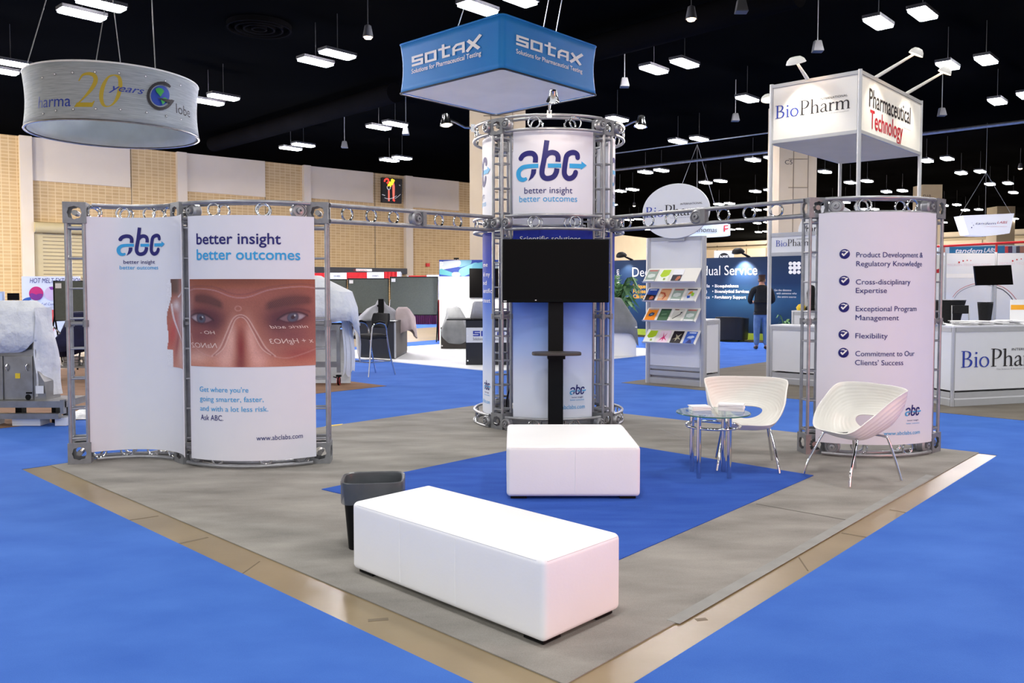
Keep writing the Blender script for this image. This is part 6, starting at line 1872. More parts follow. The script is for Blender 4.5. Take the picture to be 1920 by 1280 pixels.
for q in (A_, B_, D(1868.5, 456, 23.2)): mb.tube([q, Vector((q.x, q.y, .004))], .03, 8)
tag(mb.build('red_rail', 'red_plastic'), 'long thin red rail on posts above the white graphic walls', 'rail')
Yw = 21.0
hw_ = Zat(Yw, 475)
for x0, x1, lab in ((1771, 1866, 'white graphic wall with red dots, left of the grey joint'), (1866, 1985, 'bright white graphic wall at the right edge, right of the joint')):
    a_, b_ = D(x0, 540, Yw), D(x1, 540, Yw)
    t = thing('graphic_wall', lab, 'wall panel', Vector(((a_.x + b_.x) / 2, Yw, 0)))
    mb = MB(); mb.box(((a_.x + b_.x) / 2, Yw, hw_ / 2 + .01), (b_.x - a_.x - .04, .03, hw_ - .012)); pn = mb.build('panel', 'white_laminate', t, smooth=False)
    mb = MB(); mb.lathe([(.035, .008), (.035, hw_ + .03)], (a_.x, Yw, 0), 8); mb.build('post', 'aluminium', t, smooth=False)
    pl = Plane((0, Yw - .016, 0), (1, 0, 0))
    if x0 == 1771:
        mb = MB(); put_text(mb, pl, 'MICRON TECHNOLOGIES', 1776.5, 499.5, 1858, 497.5, 4.5, off=.006); mb.build('lettering', 'faint_ink', t, smooth=False)
        mb = MB()
        for x, y, r in ((1798.2, 491.7, 1.8), (1805.7, 489, 1.5), (1813.3, 488, 1.2), (1820, 488.4, .9)): flat_px(mb, pl, disc2(x, y, r, None, 12), .006)
        mb.build('emblem', 'red_ink', t, smooth=False)
        mb = MB(); quad_px(mb, pl, [(1772, 521), (1830, 521), (1830, 513), (1772, 513)], .005); mb.build('grey_band', 'silver_ink', t, smooth=False)
        mb = MB(); flat_px(mb, pl, ribbon([(1789, 559), (1797, 549), (1810, 541), (1828, 535), (1848, 534), (1864, 537)], 1.1), .008); mb.build('arc', 'grey_ink', t, smooth=False)
        mb = MB(); flat_px(mb, pl, ribbon([(1786, 557), (1795, 546), (1809, 537.5), (1828, 531.5), (1848, 530), (1864, 533)], .7), .008); mb.build('arc', 'red_ink', t, smooth=False)
    else:
        mb = MB(); put_text(mb, pl, 'MICRON TECHNOLOGIES', 1874, 497, 1960, 495, 4.5, off=.006); mb.build('lettering', 'faint_ink', t, smooth=False)
        mb = MB()
        for x, y, r in ((1898.5, 489, 1.6), (1906.5, 486.5, 1.4), (1914.5, 485.3, 1.1)): flat_px(mb, pl, disc2(x, y, r, None, 12), .006)
        mb.build('emblem', 'red_ink', t, smooth=False)
        mb = MB(); flat_px(mb, pl, ribbon([(1868, 538.5), (1880, 543), (1892, 553), (1901, 566), (1907, 580)], 1.2), .008); mb.build('arc', 'black_ink', t, smooth=False)
        mb = MB(); flat_px(mb, pl, ribbon([(1868, 534), (1882, 539), (1896, 550), (1909, 566)], .7), .008); mb.build('arc', 'red_ink', t, smooth=False)
lamp_or_fill(D(1905, 500, Yw - 1.2).x, Yw - 1.3, 2.7, 28, .15, (1, .82, .68), kind='POINT')
# television on a pole
Yq = 19.6
c4 = [D(1827, 498.5, Yq - .05), D(1896, 496.5, Yq - .05), D(1900, 533.5, Yq), D(1831, 535, Yq)]
ct = sum(c4, Vector()) / 4
t = thing('television', 'small tilted black television on a pole behind the lettered counter', 'television', Vector((ct.x, ct.y + .12, .009)))
mb = MB(); n_ = Vector((0, 1, 0)); vs = c4 + [q + n_ * .06 for q in c4]; mb.add(vs, [(0, 1, 2, 3), (7, 6, 5, 4), (0, 4, 5, 1), (1, 5, 6, 2), (2, 6, 7, 3), (3, 7, 4, 0)]); mb.build('casing', 'black_gloss', t, smooth=False)
mb = MB(); sc4 = [ct + (q - ct) * .95 - n_ * .003 for q in c4]; mb.add(sc4, [(0, 1, 2, 3)]); mb.build('screen', 'screen', t, smooth=False)
mb = MB(); mb.tube([(ct.x + .05, ct.y + .12, .009), (ct.x + .05, ct.y + .12, ct.z)], .03, 10); mb.build('pole', 'aluminium', t)
mb = MB(); mb.lathe([(.01, .009), (.28, .009), (.28, .03), (.01, .035)], (ct.x + .05, ct.y + .12, 0), 20); mb.build('base', 'black_plastic', t)
# black spandex covered high tables and chair
def bar_table(label, px0, px1, pyt, Y, top, waist):
    a_, b_ = D(px0, pyt, Y), D(px1, pyt, Y); c = (a_ + b_) / 2; r = (b_.x - a_.x) / 2
    t = thing('bar_table', label, 'table', Vector((c.x, Y, .009)))
    mb = MB(); mb.lathe([(.01, c.z - .02), (r, c.z - .02), (r, c.z), (.01, c.z)], (c.x, Y, 0), 28); mb.build('table_top', 'dark_laminate', t)
    mb = MB(); n = 32; rings = []
    for i in range(9):
        f = i / 8; rr = r * (waist + (1 - waist) * abs(f * 1.15 - .15) ** 1.6 if f > .13 else waist + .3 * (.13 - f) / .13) * .97
        rings.append([Vector((c.x + rr * (1 + .04 * math.sin(6 * 2 * PI * k / n)) * math.cos(2 * PI * k / n), Y + rr * (1 + .04 * math.sin(6 * 2 * PI * k / n)) * math.sin(2 * PI * k / n), .011 + (c.z - .035) * f)) for k in range(n)])
    loft(mb, rings, True, True); mb.build('stretch_cover', 'black_fabric', t)
bar_table('wide black covered bar table at the left behind the lettered counter', 1748, 1808, 562, 18.2, 1, .45)
bar_table('narrow black covered bar table right of the chair behind the counter', 1834, 1861, 566, 17.6, 1, .5)
p = D(1821, 600, 17.2)
t = thing('stacking_chair', 'black backed chrome chair between the two black bar tables', 'chair', Vector((p.x, 17.2, .009)))
x0, x1 = D(1804.5, 600, 17).x, D(1837.5, 600, 17).x; zt_ = Zat(17.0, 573); zb_ = Zat(17.0, 589); zs_ = Zat(17.0, 604)
mb = MB(); mb.box(((x0 + x1) / 2, 17.4, (zt_ + zb_) / 2), (x1 - x0 - .04, .03, zt_ - zb_)); mb.build('backrest', 'black_fabric', t, bevel=.01)
mb = MB(); mb.box(((x0 + x1) / 2, 17.15, .56), (x1 - x0 - .04, .42, .05)); mb.build('seat', 'black_fabric', t, bevel=.015)
for x in (x0, x1):
    mb = MB(); mb.tube([(x, 17.42, .01), (x, 17.4, .56), (x, 17.42, zt_)], .014, 8); mb.build('leg', 'bright_metal', t)
    mb = MB(); mb.tube([(x, 16.92, .01), (x, 16.95, .56), (x, 17.4, .57)], .014, 8); mb.build('leg', 'bright_metal', t)
# graphic wall piece beside the check-mark panel, and the small board at the edge
Yg = 20.0
a_, b_ = D(1738, 540, Yg), D(1769, 540, Yg); zg = Zat(Yg, 478)
t = thing('graphic_wall', 'narrow cream graphic wall with red flag and globe beside the check-mark panel', 'wall panel', Vector(((a_.x + b_.x) / 2, Yg, 0)))
mb = MB(); mb.box(((a_.x + b_.x) / 2, Yg, zg / 2 + .01), (b_.x - a_.x, .03, zg - .012)); mb.build('panel', 'white_paint', t, smooth=False)
pl = Plane((0, Yg - .016, 0), (1, 0, 0))
mb = MB(); flat_px(mb, pl, poly2([(1748, 511.5), (1767, 511.5), (1767, 502), (1748, 507)]), .006); mb.build('flag', 'red_ink', t, smooth=False)
mb = MB(); flat_px(mb, pl, disc2(1752, 556, 15, 20, 24), .006); mb.build('globe', 'silver_ink', t, smooth=False)
mb = MB(); flat_px(mb, pl, poly2([(1745, 566), (1766, 565), (1763, 573), (1754, 576), (1745, 573)]), .0075); mb.build('globe_base', 'gold_ink', t, smooth=False)
p = D(1919, 590, 15.9); 
t = thing('counter_sign', 'small white card sign with an orange band at the right end of the counter', 'sign', Ca + e * ((1958 - 1785) / 136 * (Cb - Ca).length) + bk * .4 + Vector((0, 0, hR + .023)))
q = BASE[t][0]
mb = MB(); mb.box(q + Vector((0, 0, .17)), (.36, .02, .34)); mb.build('card', 'bright_white', t, smooth=False)
mb = MB(); mb.box(q + Vector((0, -.011, .23)), (.36, .004, .07)); mb.build('orange_band', 'orange_ink', t, smooth=False)

# ================================================================== the man
pm = G(1427, 655)
def skin_mesh(name, joints, edges, m, parent, root, sub=2):
    me = bpy.data.meshes.new(name)
    L, rz = BASE[parent]
    me.from_pydata([tuple(Vector(j[0])) for j in joints], edges, [])
    o = bpy.data.objects.new(name, me); col.objects.link(o)
    o.parent = parent; BASE[o] = BASE[parent]
    md = o.modifiers.new('skin', 'SKIN'); md.use_smooth_shade = True
    sv = me.skin_vertices[0].data
    for i, j in enumerate(joints):
        r = j[1]; sv[i].radius = (r, r) if not isinstance(r, tuple) else r
        sv[i].use_root = (i == root)
    s2 = o.modifiers.new('subdivision', 'SUBSURF'); s2.levels = sub; s2.render_levels = sub
    me.materials.append(M(m))
    return o
man = thing('person', 'man in black sweater and blue jeans standing with his back turned', 'person', Vector((pm.x, pm.y, .006)), math.radians(-8))
sc_h = (Zat(pm.y, 514) - 0) / 1.79
def jl(lst): return [((x * sc_h, y * sc_h, z * sc_h), tuple(q * sc_h for q in r) if isinstance(r, tuple) else r * sc_h) for (x, y, z), r in lst]
# local: facing +y (away from the camera)
body = jl([((0, 0, .95), (.15, .11)), ((0, -.01, 1.12), (.14, .10)), ((0, -.02, 1.32), (.17, .105)), ((0, -.02, 1.46), (.09, .075)), ((0, .01, 1.54), .055), ((0, .03, 1.62), (.072, .085)), ((0, .035, 1.72), (.07, .085)),
           ((.19, -.01, 1.42), .062), ((.26, .04, 1.17), .046), ((.22, .26, 1.10), .036), ((.15, .34, 1.12), (.04, .02)),
           ((-.19, -.01, 1.42), .062), ((-.26, .04, 1.17), .046), ((-.2, .26, 1.10), .036), ((-.13, .34, 1.12), (.04, .02)),
           ((.09, 0, .88), .09), ((.10, .01, .5), .06), ((.11, -.02, .09), .042), ((.12, .12, .04), .038),
           ((-.09, 0, .88), .09), ((-.10, .02, .5), .06), ((-.10, .0, .09), .042), ((-.11, .14, .04), .038)] +
          [((sx * (.13 - k * .018), .40 + (.03 if k in (1, 2) else .01), 1.15 - k * .022), .009) for sx in (1, -1) for k in range(4)] +
          [((sx * .10, .36, 1.16), .010) for sx in (1, -1)])
ed = [(0, 1), (1, 2), (2, 3), (3, 4), (4, 5), (5, 6), (3, 7), (7, 8), (8, 9), (9, 10), (3, 11), (11, 12), (12, 13), (13, 14), (0, 15), (15, 16), (16, 17), (17, 18), (0, 19), (19, 20), (20, 21), (21, 22)]
ed += [(10, 23 + k) for k in range(4)] + [(14, 27 + k) for k in range(4)] + [(10, 31), (14, 32)]
skin_mesh('body', body, ed, 'skin', man, 0)
sw = jl([((0, 0, .90), (.175, .13)), ((0, 0, .98), (.178, .13)), ((0, -.015, 1.12), (.165, .125)), ((0, -.025, 1.32), (.2, .13)), ((0, -.02, 1.47), (.1, .09)), ((0, .0, 1.515), .07),
         ((.2, -.01, 1.42), .08), ((.275, .03, 1.17), .064), ((.235, .23, 1.10), .05), ((-.2, -.01, 1.42), .08), ((-.275, .03, 1.17), .064), ((-.215, .23, 1.10), .05)])
skin_mesh('sweater', sw, [(0, 1), (1, 2), (2, 3), (3, 4), (4, 5), (4, 6), (6, 7), (7, 8), (4, 9), (9, 10), (10, 11)], 'sweater', man, 1)
jn = jl([((0, -.01, 1.0), (.165, .12)), ((0, -.01, .93), (.17, .125)), ((.092, 0, .8), .105), ((.105, .01, .5), .082), ((.112, -.015, .08), .066), ((-.092, 0, .8), .105), ((-.105, .02, .5), .082), ((-.105, .0, .08), .066)])
skin_mesh('jeans', jn, [(0, 1), (1, 2), (2, 3), (3, 4), (1, 5), (5, 6), (6, 7)], 'denim', man, 1)
hr = jl([((0, .0, 1.61), (.058, .045)), ((0, .008, 1.68), (.078, .08)), ((0, .02, 1.735), (.066, .075)), ((0, .025, 1.765), (.035, .04))])
skin_mesh('hair', hr, [(0, 1), (1, 2), (2, 3)], 'hair', man, 1)
for sx in (1, -1):
    sh_ = jl([((sx * .11, -.04, .045), (.045, .045)), ((sx * .115, .07, .04), (.048, .036)), ((sx * .12, .17, .035), (.04, .026))])
    skin_mesh('shoe', sh_, [(0, 1), (1, 2)], 'shoe', man, 1)
    mb = MB(); mb.lathe([(.002, -.01), (.022, -.008), (.026, 0), (.02, .01), (.002, .012)], Vector((sx * .075, .035, 1.655)) * sc_h, 10, Matrix.Rotation(PI / 2, 3, 'Y')); mb.build('ear', 'skin', man, local=True)
mb = MB(); mb.lathe([(.002, 0), (.012, .0), (.016, .02), (.004, .055)], Vector((0, .115, 1.63)) * sc_h, 8); mb.build('nose', 'skin', man, local=True)
for sx in (1, -1):
    mb = MB(); mb.lathe([(.002, 0), (.011, .003), (.002, .008)], Vector((sx * .03, .108, 1.675)) * sc_h, 8, Matrix.Rotation(-PI / 2, 3, 'X')); mb.build('eye', 'black_ink', man, local=True)
mb = MB(); mb.tube([Vector((-.025, .112, 1.595)) * sc_h, Vector((.025, .112, 1.595)) * sc_h], .006, 6); mb.build('mouth', 'red_ink', man, local=True)
# ================================================================== left background: white-floored booth
def super_ring(c, rx, ry, z, n=64, e=.35, rot=0, amp=0, ph=0, fr=9):
    out = []
    for k in range(n):
        a = 2 * PI * k / n
        m = 1 + amp * (math.sin(fr * a + ph) * .6 + math.sin((fr * 2 + 1) * a + ph * 2.3) * .4)
        x = rx * m * math.copysign(abs(math.cos(a)) ** e, math.cos(a)); y = ry * m * math.copysign(abs(math.sin(a)) ** e, math.sin(a))
        out.append(Vector((c[0] + x * math.cos(rot) - y * math.sin(rot), c[1] + x * math.sin(rot) + y * math.cos(rot), z(a) if callable(z) else z)))
    return out
def drape(name, label, rings, m, cat='cloth', parent=None, solid=.008, group=None):
    mb = MB(); loft(mb, rings, cap0=True)
    o = mb.build(name, m, parent, solid=solid, loc=None if parent else rings[-1][0])
    if not parent: tag(o, label, cat, group)
    return o
def cabinet(name, label, cat, pts, z0, z1, m, extra=None, top=None):
    """box-like counter on four floor corners"""
    c = sum(pts, Vector()) / 4
    t = thing(name, label, cat, Vector((c.x, c.y, z0)))
    mb = MB(); mb.prism([(p.x, p.y) for p in pts], lambda a, b, o: Vector((a, b, o)), z0, z1 - .025); mb.build('body', m, t, smooth=False, bevel=.006)
    q = [c + (p - c) * (1.03) for p in pts]
    mb = MB(); mb.prism([(p.x, p.y) for p in q], lambda a, b, o: Vector((a, b, o)), z1 - .025, z1); mb.build('counter_top', top or m, t, smooth=False)
    return t
zf = .021
# white back wall with the pill print
Yw2 = G(825, 647).y
xa, xb = D(823.5, 540, Yw2).x, D(1040, 540, Yw2).x
zp1, zp0 = Zat(Yw2, 487), Zat(Yw2, 518)
t = thing('booth_wall', 'bright white booth wall topped with a blue picture of pills', 'wall panel', Vector(((xa + xb) / 2, Yw2, zf)))
mb = MB(); mb.box(((xa + xb) / 2, Yw2 + .1, (zp0 + zf) / 2), (xb - xa, .16, zp0 - zf)); mb.build('panel', 'bright_white', t, smooth=False)
mb = MB(); mb.box(((xa + xb) / 2, Yw2 + .1, (zp0 + zp1) / 2), (xb - xa, .18, zp1 - zp0)); hd = mb.build('picture_header', 'globe_blue', t, smooth=False)
pl = Plane((0, Yw2 + .01, 0), (1, 0, 0))
def pill(x, y, L, r, ang, c, o, m=None):
    ca, sa_ = math.cos(ang), math.sin(ang); pts = []
    for k in range(9): a = -PI / 2 + PI * k / 8; pts.append((L / 2 + r * math.cos(a), r * math.sin(a)))
    for k in range(9): a = PI / 2 + PI * k / 8; pts.append((-L / 2 + r * math.cos(a), r * math.sin(a)))
    P = []
    for u, v in pts:
        px, py = x + u * ca - v * sa_, y + u * sa_ + v * ca
        P.append((max(824, px), min(517.6, max(487.6, py))))
    a_ = [pl.inv(*p) for p in P]
    mb = MB(); mb.add([pl.map(a, b, o) for a, b in a_], [tuple(range(len(a_)))]); mb.build('printed_pill', ink(c), hd, smooth=False)
for i, (x, y, L, r, an, c) in enumerate(((870, 491, 14, 8, -.3, (90, 170, 200)), (845, 495, 24, 7.5, -.18, (196, 206, 216)), (826, 503, 4, 5, .3, (210, 220, 228)), (838, 513, 22, 5.5, .35, (80, 170, 180)), (880, 505, 26, 8, -.4, (110, 196, 220)), (900, 500, 14, 8, -.2, (90, 180, 210)),
                                             (855, 515, 6, 5, 0, (200, 214, 226)), (826, 494, 3, 4, 0, (220, 226, 232)), (930, 500, 30, 9, .3, (200, 214, 224)), (975, 506, 30, 9, -.3, (90, 170, 200)))):
    pill(x, y, L, r, an, c, .003 + .0012 * i)
mb = MB(); q = D(855.5, 484.5, Yw2); mb.box(q + Vector((0, .05, 0)), (.14, .12, .04)); mb.box(q + Vector((0, .06, -.04)), (.03, .04, .06)); mb.build('spot_light', 'black_plastic', t, smooth=False)
l = bpy.data.lights.new('lamp_beam', 'SPOT'); l.energy = 240; l.color = (1, .95, .88); l.spot_size = math.radians(78); l.spot_blend = .8; l.shadow_soft_size = .05
o = bpy.data.objects.new('lamp_beam', l); o.location = q + Vector((0, -2.3, .1)); o.rotation_euler = Vector((0, -1.0, .75)).to_track_quat('Z', 'Y').to_euler(); col.objects.link(o)
A_, B_ = D(880, 503, Yw2 - .08), D(952, 558, Yw2 - .08)
t = thing('television', 'black television on the white booth wall left of the tower', 'television', Vector(((A_.x + B_.x) / 2, Yw2, B_.z)))
mb = MB(); mb.box(((A_.x + B_.x) / 2, Yw2 - .04, (A_.z + B_.z) / 2), (B_.x - A_.x, .07, A_.z - B_.z)); mb.build('casing', 'black_gloss', t, bevel=.008)
mb = MB(); mb.box(((A_.x + B_.x) / 2, Yw2 - .0765, (A_.z + B_.z) / 2), (B_.x - A_.x - .05, .004, A_.z - B_.z - .05)); mb.build('screen', 'screen', t, smooth=False)
# brown low counter with grey cloth
a_ = G(826, 654, zf); b_ = G(874, 653, zf); dd_ = Vector((0, .8, 0)); a_.y = b_.y = (a_.y + b_.y) / 2
zc_ = Zp(a_, 614)
t = cabinet('low_counter', 'low brown counter half covered by a grey cloth', 'counter', [a_, b_, b_ + dd_, a_ + dd_], zf, zc_, 'brown_laminate')
mb = MB(); pl2 = Plane((0, a_.y, 0), (1, 0, 0)); flat_px(mb, pl2, disc2(829, 648, 1.4, None, 10), .006); flat_px(mb, pl2, disc2(836, 632, 1.4, None, 10), .006); mb.build('stud', 'bright_white', t, smooth=False)
c = (a_ + b_) / 2 + Vector((0, .36, 0)); hw = (b_.x - a_.x) / 2
pk = Zp(c, 574)
low = lambda a: zc_ - .20 - .16 * max(0, math.cos(a + .8)) - .10 * math.sin(3 * a)
drape('draped_equipment', 'grey cloth peaked over equipment on the low brown counter', [super_ring((c.x - .03, c.y), .10, .10, pk, e=.8), super_ring((c.x - .02, c.y), .17, .16, pk - .05, e=.8, amp=.04), super_ring((c.x + .02, c.y), hw * .72, .3, (pk + zc_) / 2 + .02, e=.8, amp=.08, fr=5),
       super_ring((c.x + .03, c.y), hw * 1.05, .47, zc_ + .03, e=.45, amp=.05, fr=5), super_ring((c.x + .03, c.y), hw * 1.16, .52, low, e=.45, amp=.09, fr=5)], 'grey_cloth', 'draped equipment')
# black counter with the white sign plate
a_ = G(873.5, 684, zf); b_ = G(985, 684, zf); dd_ = Vector((0, .75, 0)); a_.y = b_.y
zk = Zp(a_, 598)
t = cabinet('sign_counter', 'black counter with a white sign plate left of the tower', 'counter', [a_, b_, b_ + dd_, a_ + dd_], zf, zk, 'dark_laminate', top='black_plastic')
mb = MB(); q = D(862, 598, a_.y + .3); mb.box((q.x, a_.y + .36, zk - .012), (.5, .78, .02)); mb.build('top_extension', 'black_plastic', t, smooth=False)
pl2 = Plane((0, a_.y, 0), (1, 0, 0))
aL_, bT_ = pl2.inv(874, 614); aR_, bB_ = pl2.inv(965, 642)
mb = MB(); mb.prism([(aL_, bB_), (aR_, bB_), (aR_, bT_), (aL_, bT_)], lambda a, b, o: pl2.map(a, b, o), .001, .02); sp2 = mb.build('sign_plate', 'white_laminate', t, bevel=.006)
mb = MB(); put_techno(mb, pl2, 887, 630, 962, 630, 10, .023); mb.build('lettering', 'blue_ink', sp2, smooth=False)
mb = MB(); put_text(mb, pl2, 'Solutions for Pharmaceutical Testing', 887, 637.5, 962, 637.5, 5, off=.023); mb.build('lettering', 'black_ink', sp2, smooth=False)
mb = MB(); flat_px(mb, pl2, disc2(877, 676, 1.6, None, 10), .006); flat_px(mb, pl2, disc2(877, 629, 1, None, 10), .023); mb.build('stud', 'bright_white', t, smooth=False)
c = Vector((D(905, 590, a_.y + .4).x, a_.y + .4, 0)); 
drape('draped_equipment', 'pale grey cloth over boxy equipment on the black sign counter', [super_ring((c.x, c.y), .17, .17, Zp(c, 565), e=.3), super_ring((c.x, c.y), .2, .2, Zp(c, 568), e=.3, amp=.01), super_ring((c.x, c.y), .26, .26, zk + .006, e=.35, amp=.03)], 'light_grey_cloth', 'draped equipment')
# white counter with grey cloth right of the tower
a_ = G(1095, 668, zf); b_ = G(1192, 667, zf); a_.y = b_.y = (a_.y + b_.y) / 2; dd_ = Vector((0, .8, 0))
zc_ = Zp(a_, 612)
t = cabinet('white_counter', 'white counter under a grey cloth right of the tower', 'counter', [a_, b_, b_ + dd_, a_ + dd_], zf, zc_, 'bright_white')
c = (a_ + b_) / 2 + Vector((0, .4, 0)); hw = (b_.x - a_.x) / 2; xh = D(1152, 560, c.y).x
low = lambda a: zc_ - .06 - .36 * max(0, math.cos(a + .45)) ** 6 - .08 * max(0, math.sin(-a)) 
drape('draped_equipment', 'grey cloth sloping down over the white counter right of the tower', [super_ring((c.x - .16, c.y), .42, .2, Zp(c, 558), e=.4), super_ring((c.x - .15, c.y), .45, .24, Zp(c, 560), e=.4, amp=.01), super_ring((c.x, c.y), hw * 1.03, .43, zc_ + .12, e=.3, amp=.008), super_ring((c.x, c.y), hw * 1.05, .45, zc_ + .08, e=.3, amp=.01), super_ring((c.x + .01, c.y), hw * 1.09, .48, low, e=.3, amp=.02)], 'grey_cloth', 'draped equipment')
# black corner counter with tent of cloth, left
p0, p1, p2 = G(676, 669.5, zf), G(741, 673, zf), G(763, 661, zf)
p3 = p0 + (p2 - p1)
zc_ = Zp(p1, 602)
t = cabinet('corner_counter', 'black and brown corner counter behind the bar stool', 'counter', [p0, p1, p2, p3], zf, zc_, 'dark_laminate')
e_ = (p2 - p1).normalized(); nn_ = Vector((e_.y, -e_.x, 0))
mb = MB(); mb.box((p1 + p2) / 2 + nn_ * .004 + Vector((0, 0, (zc_ + zf) / 2)), ((p2 - p1).length - .03, .012, zc_ - zf - .07), frame(e_)); mb.build('end_panel', 'brown_laminate', t, smooth=False)
mb = MB(); mb.tube([p1 + Vector((0, 0, zf)), p1 + Vector((0, 0, zc_ - .03))], .02, 8); mb.build('corner_trim', 'aluminium', t)
c = (p0 + p1 + p2 + p3) / 4
kx = D(714, 590, c.y); pk = Zp(c, 563)
low = lambda a: zc_ - .03 - .05 * math.sin(5 * a) - .06 * max(0, math.sin(a * 2))
drape('draped_equipment', 'grey cloth stretched like a tent over the black corner counter', [super_ring((kx.x, c.y), .07, .05, pk, e=.8), super_ring((kx.x, c.y), .12, .1, pk - .1, e=.8, amp=.03), super_ring((kx.x - .02, c.y), .3, .22, (pk * .55 + zc_ * .45), e=.8, amp=.05, fr=5), super_ring((kx.x - .02, c.y), .52, .36, zc_ + .04, e=.7, amp=.05, fr=5), super_ring((kx.x - .02, c.y), .56, .4, low, e=.7, amp=.06, fr=5)], 'light_grey_cloth', 'draped equipment')
mb = MB(); q = D(716, 578, c.y - .14)
z1_, z0_ = Zat(c.y - .14, 560), Zat(c.y - .14, 600)
mb.box((q.x, c.y - .24, (z1_ + z0_) / 2), (.13, .1, z1_ - z0_)); mb.box((q.x - .05, c.y - .24, z0_ + .16), (.08, .11, .05)); mb.box((q.x - .05, c.y - .24, z0_ + .34), (.08, .11, .05))
tag(mb.build('instrument_head', 'black_plastic', loc=(q.x, c.y - .24, z0_), bevel=.01), 'black notched instrument head standing up through the grey tent cloth', 'instrument')
c2 = (p1 + p2) / 2 + Vector((-.05, .12, 0)); q = D(757, 590, c2.y)
low = lambda a: zc_ - .34 - .12 * math.sin(2 * a + .6)
drape('draped_cloth', 'pinkish white cloth hanging over the right end of the black corner counter', [super_ring((q.x - .03, c2.y + .05), .1, .12, Zp(c2, 576), e=.6), super_ring((q.x - .02, c2.y + .03), .15, .17, Zp(c2, 580), e=.6, amp=.03), super_ring((q.x + .03, c2.y), .22, .26, zc_ + .05, e=.6, amp=.05, fr=5), super_ring((q.x + .05, c2.y), .24, .29, low, e=.6, amp=.09, fr=5)], mat('pink_cloth', (206, 190, 190), .9, noise=(5, (192, 174, 174), .6), bump=(10, .4, .02)), 'cloth')

# bar stool ---------------------------------------------------------------
f1 = G(698, 708); f2 = G(735, 703.5); f3 = G(691, 700)
cst = G(696, 704); cst.z = .005
bs_ = thing('bar_stool', 'black upholstered bar stool with bent chrome legs and arms', 'bar stool', cst, math.radians(-40))
H_ = Zp(cst, 629)
mb = MB(); mb.slab(lambda u, v, o: Vector(((u - .5) * .46, (v - .5) * .44, H_ + .02 * math.cos((u - .5) * 3) + .02 * math.cos((v - .5) * 3) + o)), 10, 10, .075); mb.build('seat', 'black_fabric', bs_, local=True, bevel=.02)
mb = MB(); mb.slab(lambda u, v, o: Vector(((u - .5) * (.42 + .06 * math.sin(PI * v)), .23 + .05 * (1 - 4 * (u - .5) ** 2) + .05 * v + o, H_ + .13 + .27 * v)), 10, 8, .05); mb.build('backrest', 'black_fabric', bs_, local=True, bevel=.018)
for sx in (-1, 1):
    mb = MB(); mb.tube(smooth_path([(sx * .25, -.27, .005), (sx * .245, -.23, H_ * .5), (sx * .25, -.2, H_), (sx * .255, -.17, H_ + .18), (sx * .26, -.06, H_ + .235), (sx * .26, .09, H_ + .21), (sx * .25, .15, H_ + .12), (sx * .245, .17, H_ - .02), (sx * .25, .24, H_ * .5), (sx * .27, .34, .005)], 6), .014, 10); mb.build('leg', 'chrome', bs_, local=True)
    mb = MB(); mb.tube(smooth_path([(sx * .258, -.14, H_ + .225), (sx * .262, -.02, H_ + .258), (sx * .26, .1, H_ + .225)], 6), [.02] * 13, 10); mb.build('arm_pad', 'black_plastic', bs_, local=True)
    mb = MB(); mb.tube([(sx * .18, .14, H_ - .02), (sx * .25, .17, H_ - .02)], .01, 8); mb.build('bracket', 'chrome', bs_, local=True)
mb = MB(); mb.tube([(-.245, -.24, .26), (.245, -.24, .26), (.255, .28, .26), (-.255, .28, .26)], .011, 8, closed=True); mb.build('foot_ring', 'chrome', bs_, local=True)

# grey poster boards ----------------------------------------------------------
def poster_board(label, x0, x1, yt, yb, Y, group='grey poster boards'):
    a_, b_ = D(x0, yt, Y), D(x1, yb, Y)
    t = thing('poster_board', label, 'poster board', Vector(((a_.x + b_.x) / 2, Y, .008)), 0)
    mb = MB(); mb.box(((a_.x + b_.x) / 2, Y, (a_.z + b_.z) / 2), (b_.x - a_.x - .02, .03, a_.z - b_.z)); mb.build('board', 'board_grey', t, bevel=.02)
    fr_ = MB(); z0, z1 = b_.z, a_.z
    fr_.tube([(a_.x, Y, z0), (a_.x, Y, z1), (b_.x, Y, z1), (b_.x, Y, z0)], .022, 6, closed=True); fr_.build('frame', 'black_plastic', t)
    for x in (a_.x, b_.x):
        for dy in (-.3, .3):
            mb = MB(); mb.tube([(x, Y, z0 + .1), (x - .02, Y + dy, .01)], .018, 6); mb.build('leg', 'black_plastic', t)
    mb = MB(); mb.box((a_.x + .1, Y - .025, z1 - .09), (.12, .006, .1)); mb.build('number_card', 'bright_white', t, smooth=False)
    return t
poster_board('grey poster board nearest the white sheeted trolley', 580, 650.5, 524, 588, 25.4)
poster_board('grey poster board in the middle of the three', 652.5, 729, 522.5, 587.5, 25)
poster_board('grey poster board at the right end of the three', 731.5, 821, 519.5, 590, 24.8)
for x, lab in ((654, 'white roll of paper hanging between the first two grey boards'), (732, 'white roll of paper hanging between the last two grey boards')):
    q = D(x, 570, 24.93); mb = MB(); mb.tube([q + Vector((0, 0, -.08)), q + Vector((.02, 0, .14))], .035, 10); tag(mb.build('paper_roll', 'bright_white'), lab, 'paper')
